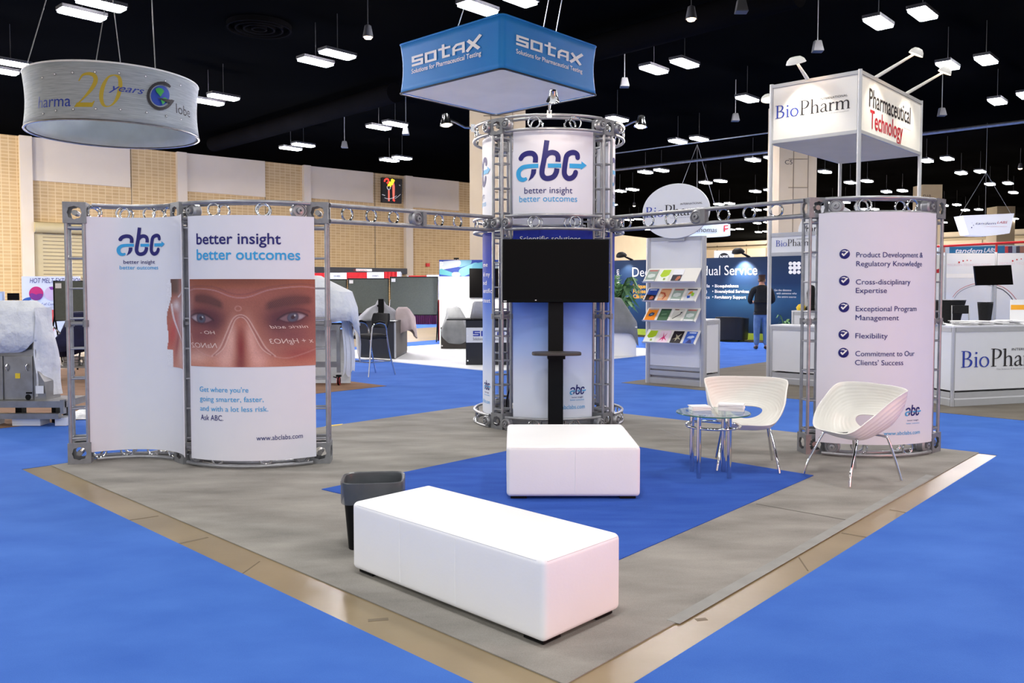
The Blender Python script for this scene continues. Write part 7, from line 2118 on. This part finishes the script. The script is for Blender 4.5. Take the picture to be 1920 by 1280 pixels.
# bunting of red and white drape behind
Yv2 = 33
xs = [(590, 616, 'r'), (616, 650, 'w'), (650, 688, 'r'), (688, 720, 'w'), (720, 744.5, 'r'), (744.5, 752, 'w')]
t = thing('drape_valance', 'red and white valance on a pipe behind the grey poster boards', 'banner', Vector((D(670, 540, Yv2).x, Yv2, .004)))
for x0, x1, k in xs:
    yy = 511.5 - (x0 - 590) / 160 * 2.5
    a_, b_ = D(x0, yy, Yv2), D(x1, 524, Yv2)
    mb = MB(); n = 10
    mb.slab(lambda u, v, o: Vector((a_.x + (b_.x - a_.x) * u, Yv2 + .015 * math.sin(u * 22) + o, b_.z + (a_.z - b_.z) * v)), 12, 2, .01)
    mb.build('red_section' if k == 'r' else 'white_section', 'red_cloth' if k == 'r' else 'white_cloth', t)
for x0, s_ in ((604, ''), (632, 'EXHIBITS'), (704, 'EXHIBITS')):
    if s_:
        mb = MB(); put_text(mb, Plane((0, Yv2 - .03, 0), (1, 0, 0)), s_, x0 - 6, 518.5, x0 + 6, 518, 2.4, .01); mb.build('lettering', 'black_ink', t, smooth=False)
for x in (590, 670, 752):
    q = D(x, 511, Yv2); mb = MB(); mb.tube([(q.x, Yv2 + .05, .004), (q.x, Yv2 + .05, q.z)], .025, 8); mb.build('post', 'aluminium', t)
Yv3 = 35
t = thing('drape_valance', 'small red and white valance at the right, behind the last grey board', 'banner', Vector((D(795, 540, Yv3).x, Yv3, .004)))
for x0, x1, y, m, nm in ((764, 766, 516, 'white_cloth', 'white_section'), (766, 800, 516.5, 'red_cloth', 'red_section'), (800, 824, 515, 'white_cloth', 'white_section')):
    a_, b_ = D(x0, y, Yv3), D(x1, 524, Yv3)
    mb = MB(); mb.slab(lambda u, v, o: Vector((a_.x + (b_.x - a_.x) * u, Yv3 + .015 * math.sin(u * 20) + o, b_.z + (a_.z - b_.z) * v)), 10, 2, .01); mb.build(nm, m, t)
for x in (765, 822):
    q = D(x, 517, Yv3); mb = MB(); mb.tube([(q.x, Yv3 + .05, .004), (q.x, Yv3 + .05, q.z)], .025, 8); mb.build('post', 'aluminium', t)
# purple skirted table, red hung cloth
a_, b_ = G(766, 608), G(823, 606.5); zt_ = Zp(a_, 588)
t = thing('skirted_table', 'table with a purple pleated skirt below the right grey board', 'table', (a_ + b_) / 2)
mb = MB(); mb.slab(lambda u, v, o: Vector((a_.x + (b_.x - a_.x) * u, a_.y + .03 * math.sin(u * 90) + o, .006 + (zt_ - .02) * v)), 90, 2, .01); mb.build('skirt', 'purple_cloth', t)
mb = MB(); mb.box(((a_.x + b_.x) / 2, a_.y + .4, zt_), (b_.x - a_.x, .86, .03)); mb.build('table_top', 'purple_cloth', t, smooth=False)
for x in (a_.x + .15, b_.x - .15):
    mb = MB(); mb.tube([(x, a_.y + .6, .006), (x, a_.y + .6, zt_ - .01)], .02, 8); mb.build('leg', 'steel', t)
for x0, x1, y0, y1, m, lab, Y in ((655, 664, 587, 612, 'navy_cloth', 'dark blue cloth hanging under the middle grey board', 26.5), (665, 676, 587, 612, 'black_fabric', 'black cloth hanging under the middle grey board', 26.6), (674, 690, 587, 600, 'red_cloth', 'red cloth hanging under the middle grey board', 26.8), (821.5, 826, 562, 592, 'red_cloth', 'narrow red cloth strip beside the white pill wall', 25.6)):
    a_, b_ = D(x0, y0, Y), D(x1, y1, Y)
    mb = MB(); mb.slab(lambda u, v, o: Vector((a_.x + (b_.x - a_.x) * u, Y + .03 * math.sin(u * 9) + o, (.009 if y1 > 595 or True else b_.z) + (a_.z - .009) * v)), 12, 3, .02)
    tag(mb.build('hanging_cloth', m, loc=(a_.x, Y, .009)), lab, 'cloth')
# wall furniture on the brick wall
b1, b0 = WL.inv(680, 502)[1], WL.inv(680, 513)[1]
wall_box('trim_5', WL, 575, 757, b0, b1, 'fixture', .5, kind='structure', y=508)
ax0, ay1 = WL.inv(661, 504); ax1, ay0 = WL.inv(690, 508.6)
mb = MB(); mb.prism([(ax0, ay0), (ax1, ay0), (ax1, ay1), (ax0, ay1)], lambda a, b, o: WL.map(a, b, o), .5, .58)
cs2 = mb.build('concession_sign', 'lit_sign', smooth=False, loc=WL.map(ax0, ay0, .5)); tag(cs2, 'small lit white sign on the dark beam of the brick wall', 'sign')
WLs = Plane(WL.map(0, 0, .585), WL.x)
mb = MB(); put_text(mb, WLs, 'CONCESSION', 663, 507.6, 688, 507.9, 2.8, .01, off=.01); mb.build('lettering', 'red_ink', cs2, smooth=False)
a0_, b0_2 = WL.inv(798, 499.5); a1_, b1_2 = WL.inv(804, 493.5)
mb = MB(); mb.prism([(a0_, b0_2), (a1_, b0_2), (a1_, b1_2), (a0_, b1_2)], lambda a, b, o: WL.map(a, b, o), .0, .15); tag(mb.build('fire_alarm', 'red_plastic', smooth=False, loc=WL.map(a0_, b0_2)), 'small red alarm box on the brick wall', 'alarm box')
# neon food sign
pts = [WL.inv(713.3, 333), WL.inv(750.5, 336.5), WL.inv(748.8, 382), WL.inv(713.3, 379.5)]
c_ = WL.map(sum(p[0] for p in pts) / 4, sum(p[1] for p in pts) / 4)
nsn = thing('neon_sign', 'dark square neon sign with fork, knife and yellow noodles on the brick wall', 'sign', c_)
mb = MB(); mb.prism(pts, lambda a, b, o: WL.map(a, b, o), .02, .3); mb.build('board', 'sign_black', nsn, smooth=False)
WN = Plane(WL.map(0, 0, .3), WL.x)
def neon(nm, m, pth, w_, o=.03, sm=True):
    mb = MB(); flat_px(mb, WN, ribbon(pth, w_, smooth=sm), o); mb.build(nm, m, nsn, smooth=False)
neon('fork', 'neon_salmon', [(728.7, 355), (728.8, 377)], 3, sm=False); neon('fork_head', 'silver_ink', [(725.5, 349), (726, 353), (728.6, 355.5), (731, 353.5), (731.5, 350)], 2, .035)
neon('knife', 'neon_salmon', [(737, 343), (737.5, 352), (737.6, 376)], [3, 4.6, 3]); neon('knife_foot', 'neon_red', [(736.5, 374), (739.5, 377)], 2.4, .036, False)
neon('noodle', 'neon_yellow', [(727, 349), (729.5, 345), (732, 349), (732, 342.5), (735, 346), (734.5, 339), (737, 342), (737, 337.5), (739, 339.5)], 2.4, .042)
neon('noodle', 'neon_yellow', [(726.5, 346), (731, 346), (730, 341.5), (735, 342.5), (733.5, 337.5), (736, 336.3)], 2.2, .046)
neon('tomato', 'neon_red', [(720.5, 340.5), (721.5, 337), (725, 335.2), (727.8, 337.5), (727.5, 341), (724.8, 343.3)], 2.6, .04)
neon('plate', 'white_ink', [(720.3, 370.8), (727.5, 372.7), (736, 371), (743, 367)], 1.2, .05); neon('plate', 'white_ink', [(740, 372.5), (745.5, 368.5), (751 - .6, 364)], 1.0, .05); neon('plate', 'white_ink', [(715.5, 364.5), (721.5, 366.5)], 1.4, .05)
neon('plate', 'white_ink', [(747.5, 346.7), (750, 348.3)], 1.5, .05)

# ================================================================== sheeted trolley behind the eyes panel
zb_ = .009
pk_ = G(634, 722, zb_); Ytr = pk_.y
xr = D(637, 650, Ytr).x; xl = D(545, 650, Ytr).x
tr = thing('equipment_trolley', 'steel trolley on castors under white sheets beside the eyes panel', 'trolley', Vector(((xl + xr) / 2, Ytr + .4, zb_)))
ztop = Zat(Ytr, 610)
for x in (xl, xr - .02):
    for y in (Ytr, Ytr + .75):
        mb = MB(); mb.box((x, y, (ztop + .22) / 2), (.055, .055, ztop - .22)); mb.build('leg', 'steel', tr, smooth=False)
        mb = MB(); mb.lathe([(.004, -.02), (.055, -.02), (.07, -.012), (.07, .012), (.055, .02), (.004, .02)], Vector((x, y, zb_ + .071)), 18, Matrix.Rotation(PI / 2, 3, 'Y')); cw = mb.build('castor_wheel', 'black_plastic', tr)
        mb = MB(); mb.lathe([(.052, -.021), (.064, -.021), (.064, .021), (.052, .021)], Vector((x, y, zb_ + .071)), 18, Matrix.Rotation(PI / 2, 3, 'Y'), closed=True); mb.build('tyre_band', 'red_plastic', cw)
        mb = MB(); mb.box((x, y, zb_ + .155), (.08, .07, .03)); mb.box((x - .055, y, zb_ + .13), (.07, .04, .012), Matrix.Rotation(.3, 3, 'Y')); mb.build('castor_fork', 'black_plastic', tr, smooth=False)
for z in (Zat(Ytr, 683), ztop - .03):
    for y in (Ytr, Ytr + .75):
        mb = MB(); mb.box(((xl + xr) / 2, y, z), (xr - xl, .04, .09)); mb.build('cross_bar', 'steel', tr, smooth=False)
mb = MB(); mb.box(((xl + xr) / 2, Ytr + .375, ztop), (xr - xl + .06, .8, .03)); mb.build('deck', 'steel', tr, smooth=False)
xc_ = (xl + xr) / 2 + .02; hw_x = (xr - xl) / 2 + .12
zpk = Zat(Ytr + .3, 517); xpk = D(590, 520, Ytr + .3).x
drape('dust_sheet', 'white dust sheet peaked over the machine on the trolley', [super_ring((xpk - .05, Ytr + .37), .12, .2, zpk, e=.6), super_ring((xpk - .05, Ytr + .37), .22, .27, zpk - .06, e=.6, amp=.01), super_ring((xc_ + .06, Ytr + .37), hw_x * .80, .40, Zat(Ytr, 547), e=.4, amp=.012, fr=5),
      super_ring((xc_ + .05, Ytr + .37), hw_x * .98, .44, Zat(Ytr, 578), e=.35, amp=.015, fr=6), super_ring((xc_ + .06, Ytr + .37), hw_x * 1.04, .46, lambda a: ztop + .02 - .06 * math.sin(2 * a + .4) - (.62 * max(0, math.cos(a - .55)) ** 10), e=.35, amp=.03, fr=6)], 'white_cloth', 'sheet')
xs_ = D(658, 650, Ytr + .2).x
mb = MB(); z1_ = Zat(Ytr + .2, 590); z0_ = Zat(Ytr + .2, 702)
mb.slab(lambda u, v, o: Vector((xr + .05 + (xs_ - xr - .05) * u * (.62 + .38 * (1 - v)) + .02 * math.sin(v * 5), Ytr + .02 + .45 * u + .04 * math.sin(u * 14) + o, z0_ + .1 * (1 - u) * 0 + (z1_ - z0_) * v + .05 * math.sin(u * 9) * (1 - v))), 24, 12, .006)
tag(mb.build('dust_sheet', 'white_cloth', loc=(xr, Ytr, z0_)), 'white sheet corner hanging down beside the trolley castor', 'sheet')
mb = MB(); q0 = D(612, 700, Ytr + .5); mb.slab(lambda u, v, o: Vector((q0.x - .55 + 1.0 * u, Ytr + .3 + .25 * v + o, .011 + (ztop - .1) * v * (1) + .0)), 10, 6, .006); tag(mb.build('dust_sheet', 'white_cloth', loc=(q0.x, Ytr + .4, .01)), 'white sheet trailing on the floor under the trolley', 'sheet')

# ================================================================== machines at the left edge
zb_ = .009
pf = G(50, 799, zb_); Ym = pf.y
X = lambda px, Y=None: D(px, 600, Y or Ym).x
Z = lambda py, Y=None: Zat(Y or Ym, py)
pal = thing('machine_platform', 'two-tier steel platform on white blocks at the left edge', 'platform', Vector((X(30), Ym + .5, zb_)))
xl, xr = X(-90), X(118)
mb = MB(); mb.box(((xl + xr) / 2, Ym + .26, (Z(752) + Z(764)) / 2), (xr - xl, .52, Z(752) - Z(764))); mb.build('deck', 'steel', pal, smooth=False)
mb = MB(); mb.box(((xl + xr) / 2 - .03, Ym + .02, (Z(775) + Z(785)) / 2), (xr - xl - .08, .08, Z(775) - Z(785))); mb.build('lower_beam', 'steel', pal, smooth=False)
mb = MB(); mb.box((xr - .02, Ym, (Z(749) + Z(775)) / 2), (.04, .06, Z(749) - Z(775))); mb.build('end_post', 'steel', pal, smooth=False)
for x0, x1 in ((14, 67), (95, 117), (-60, -20)):
    mb = MB(); mb.box(((X(x0) + X(x1)) / 2, Ym + .14, (zb_ + Z(784)) / 2), (X(x1) - X(x0), .2, Z(784) - zb_)); mb.build('block', 'white_laminate', pal, smooth=False)
for x0, x1 in ((0, 12), (70, 78), (92, 97)):
    mb = MB(); mb.box(((X(x0) + X(x1)) / 2, Ym + .3, (zb_ + Z(764)) / 2), (X(x1) - X(x0), .1, Z(764) - zb_)); mb.build('foot', 'black_plastic', pal, smooth=False)
zd = Z(752)
Yc = Ym + .12
mc = thing('machine_cabinet', 'stainless steel machine cabinet with yellow warning label at the left edge', 'machine', Vector((X(20), Yc + .3, zd)))
mb = MB(); ct_ = Z(655, Yc)
mb.prism([(X(-80, Yc), zd), (X(84, Yc), zd), (X(80, Yc), Z(716, Yc)), (X(65, Yc), Z(690, Yc)), (X(65, Yc), ct_), (X(-80, Yc), ct_)], lambda a, b, o: Vector((a, Yc + o, b)), 0, .3); mb.build('body', 'steel', mc, smooth=False)
for x0, x1 in ((-55, 4), (7, 60)):
    mb = MB(); mb.box(((X(x0, Yc) + X(x1, Yc)) / 2, Yc - .008, (Z(667, Yc) + Z(749, Yc)) / 2), (X(x1, Yc) - X(x0, Yc), .018, Z(667, Yc) - Z(749, Yc))); dr_ = mb.build('door', 'steel', mc, bevel=.004)
    for hx in ((14, 51) if x0 == 7 else (-12,)):
        mb = MB(); mb.tube([(X(hx, Yc), Yc - .03, Z(683, Yc)), (X(hx, Yc), Yc - .05, Z(686, Yc)), (X(hx, Yc), Yc - .05, Z(691, Yc)), (X(hx, Yc), Yc - .03, Z(694, Yc))], .009, 8); mb.build('handle', 'bright_metal', dr_)
for nm, m, x, y, w_, h_ in (('warning_label', 'yellow_label', 32.5, 704, .055, .06), ('rating_plate', 'white_laminate', 73, 730, .09, .09), ('vent', 'black_plastic', 53, 736, .07, .02)):
    mb = MB(); mb.box((X(x, Yc), Yc - .02, Z(y, Yc)), (w_, .006, h_)); mb.build(nm, m, mc, smooth=False)
mb = MB(); mb.lathe([(.002, -.03), (.03, -.028), (.034, .0), (.002, .0)], (X(51, Yc), Yc - .02, Z(744, Yc)), 14, Matrix.Rotation(PI / 2, 3, 'X')); mb.build('knob', 'black_plastic', mc)
for x in (20, 34, 48):
    mb = MB(); mb.lathe([(.01, 0), (.03, 0), (.03, .04), (.01, .05)], (X(x, Yc), Yc + .1, ct_), 10); mb.build('fitting', 'bright_metal', mc)
mb = MB(); mb.box((X(-2, Yc), Yc + .15, (ct_ + Z(585, Yc)) / 2), (X(56, Yc) - X(-60, Yc), .24, Z(585, Yc) - ct_)); mb.build('upper_housing', 'steel', mc, smooth=False)
xc_ = X(-6, Yc); hx_ = X(66, Yc) - xc_
lowf = lambda a: Z(655, Yc) - .0 + (.07 * math.cos(a)) - .04 * math.sin(3 * a)
drape('dust_sheet', 'large white dust sheet over the machine cabinet at the left edge', [super_ring((xc_, Yc + .15), hx_ * .8, .08, Z(564, Yc + .1), e=.3), super_ring((xc_, Yc + .15), hx_ * .96, .15, Z(577, Yc), e=.25, amp=.004), super_ring((xc_, Yc + .15), hx_ * .99, .17, Z(586, Yc), e=.22, amp=.006), super_ring((xc_, Yc + .15), hx_ * 1.0, .185, Z(620, Yc), e=.22, amp=.01, fr=7), super_ring((xc_, Yc + .15), hx_ * 1.01, .195, lowf, e=.22, amp=.016, fr=7)], 'white_cloth', 'sheet')
mb = MB(); mb.slab(lambda u, v, o: Vector((X(66 + 0 * v, Yc) + (X(93, Yc) - X(66, Yc)) * (u * (.25 + .75 * (1 - v))) + .015 * math.sin(v * 9 + u * 4), Yc - .02 + .3 * u + .02 * math.sin(u * 12) + o, Z(746, Yc) + .02 + (Z(577, Yc) - Z(746, Yc) - .02) * v)), 16, 14, .006)
tag(mb.build('dust_sheet', 'white_cloth', loc=(X(80, Yc), Yc, zd)), 'long white sheet corner hanging down the right side of the machine cabinet', 'sheet')
# crumpled plastic on the floor
rs = random.Random(21); a_, b_ = G(86, 790, zb_), G(168, 700, zb_)
hgt = np.array([[rs.random() for _ in range(30)] for _ in range(30)])
def crum(u, v):
    i, j = min(29, int(u * 29)), min(29, int(v * 29))
    env = math.sin(PI * u) ** .4 * math.sin(PI * v) ** .4
    return Vector((a_.x + 1.0 * u + .1 * math.sin(v * 7) - .2 * v, a_.y + .15 + 5.2 * v, zb_ + .004 + env * (.06 + .26 * hgt[i, j] * (.5 + .8 * v * (1 - u)))))
mb = MB(); mb.grid(crum, 29, 29); tag(mb.build('plastic_sheet', 'sheet_plastic', loc=(a_.x, a_.y, zb_), angle=60), 'crumpled clear white plastic sheeting on the floor behind the left truss post', 'plastic sheet')
# hot melt sign
Yh_ = 24.5
a_, b_ = D(41, 518, Yh_), D(150, 518, Yh_)
t = thing('poster_wall', 'white poster wall headed HOT MELT with coloured discs', 'sign', Vector(((a_.x + b_.x) / 2, Yh_, .009)))
mb = MB(); mb.box(((a_.x + b_.x) / 2, Yh_, a_.z / 2 + .005), (b_.x - a_.x, .04, a_.z - .008)); mb.build('panel', 'white_laminate', t, smooth=False)
pl = Plane((0, Yh_ - .021, 0), (1, 0, 0))
mb = MB(); put_text(mb, pl, 'HOT MELT EXTRUSION', 56, 531, 155, 529.5, 9, shear=.2, off=.006); mb.build('lettering', 'navy_ink', t, smooth=False)
mb = MB(); put_text(mb, pl, 'Proof of Concept', 65, 572, 113, 572, 4.5, shear=.2, off=.006); mb.build('lettering', 'navy_ink', t, smooth=False)
for i, (x, y, rx_, ry_, c) in enumerate(((68, 550, 13.5, 13, (206, 44, 110)), (97, 550, 13.5, 13, (214, 190, 206)))):
    mb = MB(); flat_px(mb, pl, disc2(x, y, rx_, ry_, 28), .006); mb.build('printed_disc', ink(c), t, smooth=False)
mb = MB(); flat_px(mb, pl, poly2([(55.5, 551), (60, 549), (68, 552), (74, 550), (81, 551), (79, 558), (74, 562), (64, 562.5), (58, 558)]), .008); mb.build('printed_patch', ink((130, 50, 130)), t, smooth=False)
mb = MB(); flat_px(mb, pl, poly2([(92, 538), (99, 537), (101, 543), (95, 543)]), .008); mb.build('printed_patch', ink((140, 60, 150)), t, smooth=False)
mb = MB(); flat_px(mb, pl, ribbon([(41.5, 571), (48, 563), (58, 559)], [11, 8, 5]), .007); mb.build('printed_swoosh', ink((40, 90, 160)), t, smooth=False)
# small monitor and window-like frame far left
q = D(25, 556, 23.5)
t = thing('monitor', 'small dark monitor left of the hot melt poster wall', 'monitor', Vector((q.x, 23.5, .009)))
mb = MB(); mb.box((q.x, 23.5, q.z), (.33, .04, .2)); mb.build('casing', 'black_gloss', t, bevel=.006)
mb = MB(); mb.box((q.x, 23.478, q.z), (.29, .004, .16)); mb.build('screen', 'screen', t, smooth=False)
mb = MB(); mb.tube([(q.x, 23.53, .009), (q.x, 23.53, q.z)], .025, 8); mb.lathe([(.01, .009), (.22, .009), (.22, .03), (.01, .035)], (q.x, 23.53, 0), 16); mb.build('stand', 'aluminium', t)
q = D(2, 558, 24)
t = thing('framed_board', 'pale framed board at the left edge of the picture', 'sign', Vector((q.x, 24, .009)))
mb = MB(); mb.box((q.x - .1, 24, q.z), (.4, .04, .36)); mb.build('frame', 'aluminium', t, smooth=False)
mb = MB(); mb.box((q.x - .1, 23.978, q.z), (.3, .006, .26)); mb.build('board', 'pale_fabric', t, smooth=False)
mb = MB(); mb.tube([(q.x - .1, 24.03, .009), (q.x - .1, 24.03, q.z)], .025, 8); mb.build('pole', 'aluminium', t)
# red bin
Yr_ = G(84, 640, zb_).y - 3.5
a_, b_ = D(76, 581, Yr_), D(93.5, 621, Yr_)
t = thing('red_container', 'upright red container on a white base before the poster wall', 'container', Vector(((a_.x + b_.x) / 2, Yr_, zb_)))
mb = MB(); loft(mb, [super_ring(((a_.x + b_.x) / 2, Yr_ + .12), (b_.x - a_.x) / 2 * k_, .12 * k_, z_, n=32, e=.3) for k_, z_ in ((.96, b_.z), (1, a_.z), (.9, a_.z), (.86, b_.z + .04))], True, True); mb.build('red_bin', 'red_plastic', t)
mb = MB(); mb.box(((a_.x + b_.x) / 2, Yr_ + .12, (b_.z + zb_) / 2), (.3, .26, b_.z - zb_ - .002)); mb.build('base', 'white_laminate', t, smooth=False)
q = D(97, 580, Yr_ + 2)
mb = MB(); mb.box((q.x, Yr_ + 2, q.z), (.13, .03, .2)); mb.tube([(q.x, Yr_ + 2.02, zb_), (q.x, Yr_ + 2.02, q.z)], .015, 6); tag(mb.build('notice_stand', 'white_laminate', loc=(q.x, Yr_ + 2, zb_)), 'little white notice on a stand behind the red container', 'sign')
mb = MB(); pl = Plane((0, Yr_ + 1.984, 0), (1, 0, 0)); 
# easel board
poster_board('grey easel board in front of the hot melt poster wall', 101, 160, 527, 601, 16.5)
# cart with navy cloth
Yk = G(130, 712, zb_).y
t = thing('tool_cart', 'steel cart half hidden under a navy cloth behind the left truss post', 'cart', Vector((D(130, 650, Yk).x, Yk + .3, zb_)))
x0, x1 = D(101, 650, Yk).x, D(168, 650, Yk).x; z1 = Zat(Yk, 640); zlo = Zat(Yk, 688)
for x in (x0, x1):
    for y in (Yk, Yk + .6):
        mb = MB(); mb.box((x, y, (z1 + .12) / 2 + .05), (.04, .04, z1 - .12)); mb.build('leg', 'steel', t, smooth=False)
        mb = MB(); mb.lathe([(.004, -.015), (.055, -.015), (.06, 0), (.055, .015), (.004, .015)], (x, y, zb_ + .06), 14, Matrix.Rotation(PI / 2, 3, 'Y')); mb.build('castor', 'black_plastic', t)
for z in (z1, zlo):
    mb = MB(); mb.box(((x0 + x1) / 2, Yk + .3, z), (x1 - x0 + .04, .64, .03)); mb.build('shelf', 'steel', t, smooth=False)
mb = MB(); mb.tube(smooth_path([(x0 - .2, Yk, z1 + .27), (x0 - .02, Yk, z1 + .26), (x0 + .12, Yk, z1 + .14), (x0 + .25, Yk, z1 + .02)], 5), .014, 8); mb.build('handle', 'bright_metal', t)
for x, r_ in ((x0 + .12, .07), (x0 + .28, .09), (x0 + .46, .07)):
    mb = MB(); mb.lathe([(.01, 0), (r_, 0), (r_, .05), (r_ * .8, .06), (r_ * .8, .09), (r_, .10), (r_, .15), (.01, .16)], (x, Yk + .18, zlo + .015), 14); tag(mb.build('machine_part', 'steel', loc=(x, Yk + .18, zlo + .015)), {0: 'round ribbed steel part at the left on the lower cart shelf', 1: 'largest ribbed steel part in the middle of the lower cart shelf', 2: 'ribbed steel part at the right on the lower cart shelf'}[[x0 + .12, x0 + .28, x0 + .46].index(x)], 'machine part')
cx_ = D(140, 620, Yk).x
drape('draped_cloth', 'navy cloth thrown over the steel cart behind the left truss post', [super_ring((cx_ + .02, Yk + .3), .16, .14, Zat(Yk, 585), e=.6), super_ring((cx_ + .02, Yk + .3), .22, .2, Zat(Yk, 590), e=.6, amp=.03), super_ring((cx_ - .03, Yk + .3), .30, .32, Zat(Yk, 625), e=.6, amp=.05, fr=5), super_ring((cx_ - .05, Yk + .3), .37, .37, z1 + .03, e=.55, amp=.06, fr=5), super_ring((cx_ - .06, Yk + .28), .40, .42, lambda a: Zat(Yk, 660) - .12 * math.cos(a - 2.9), e=.55, amp=.09, fr=5)], 'navy_cloth', 'cloth')
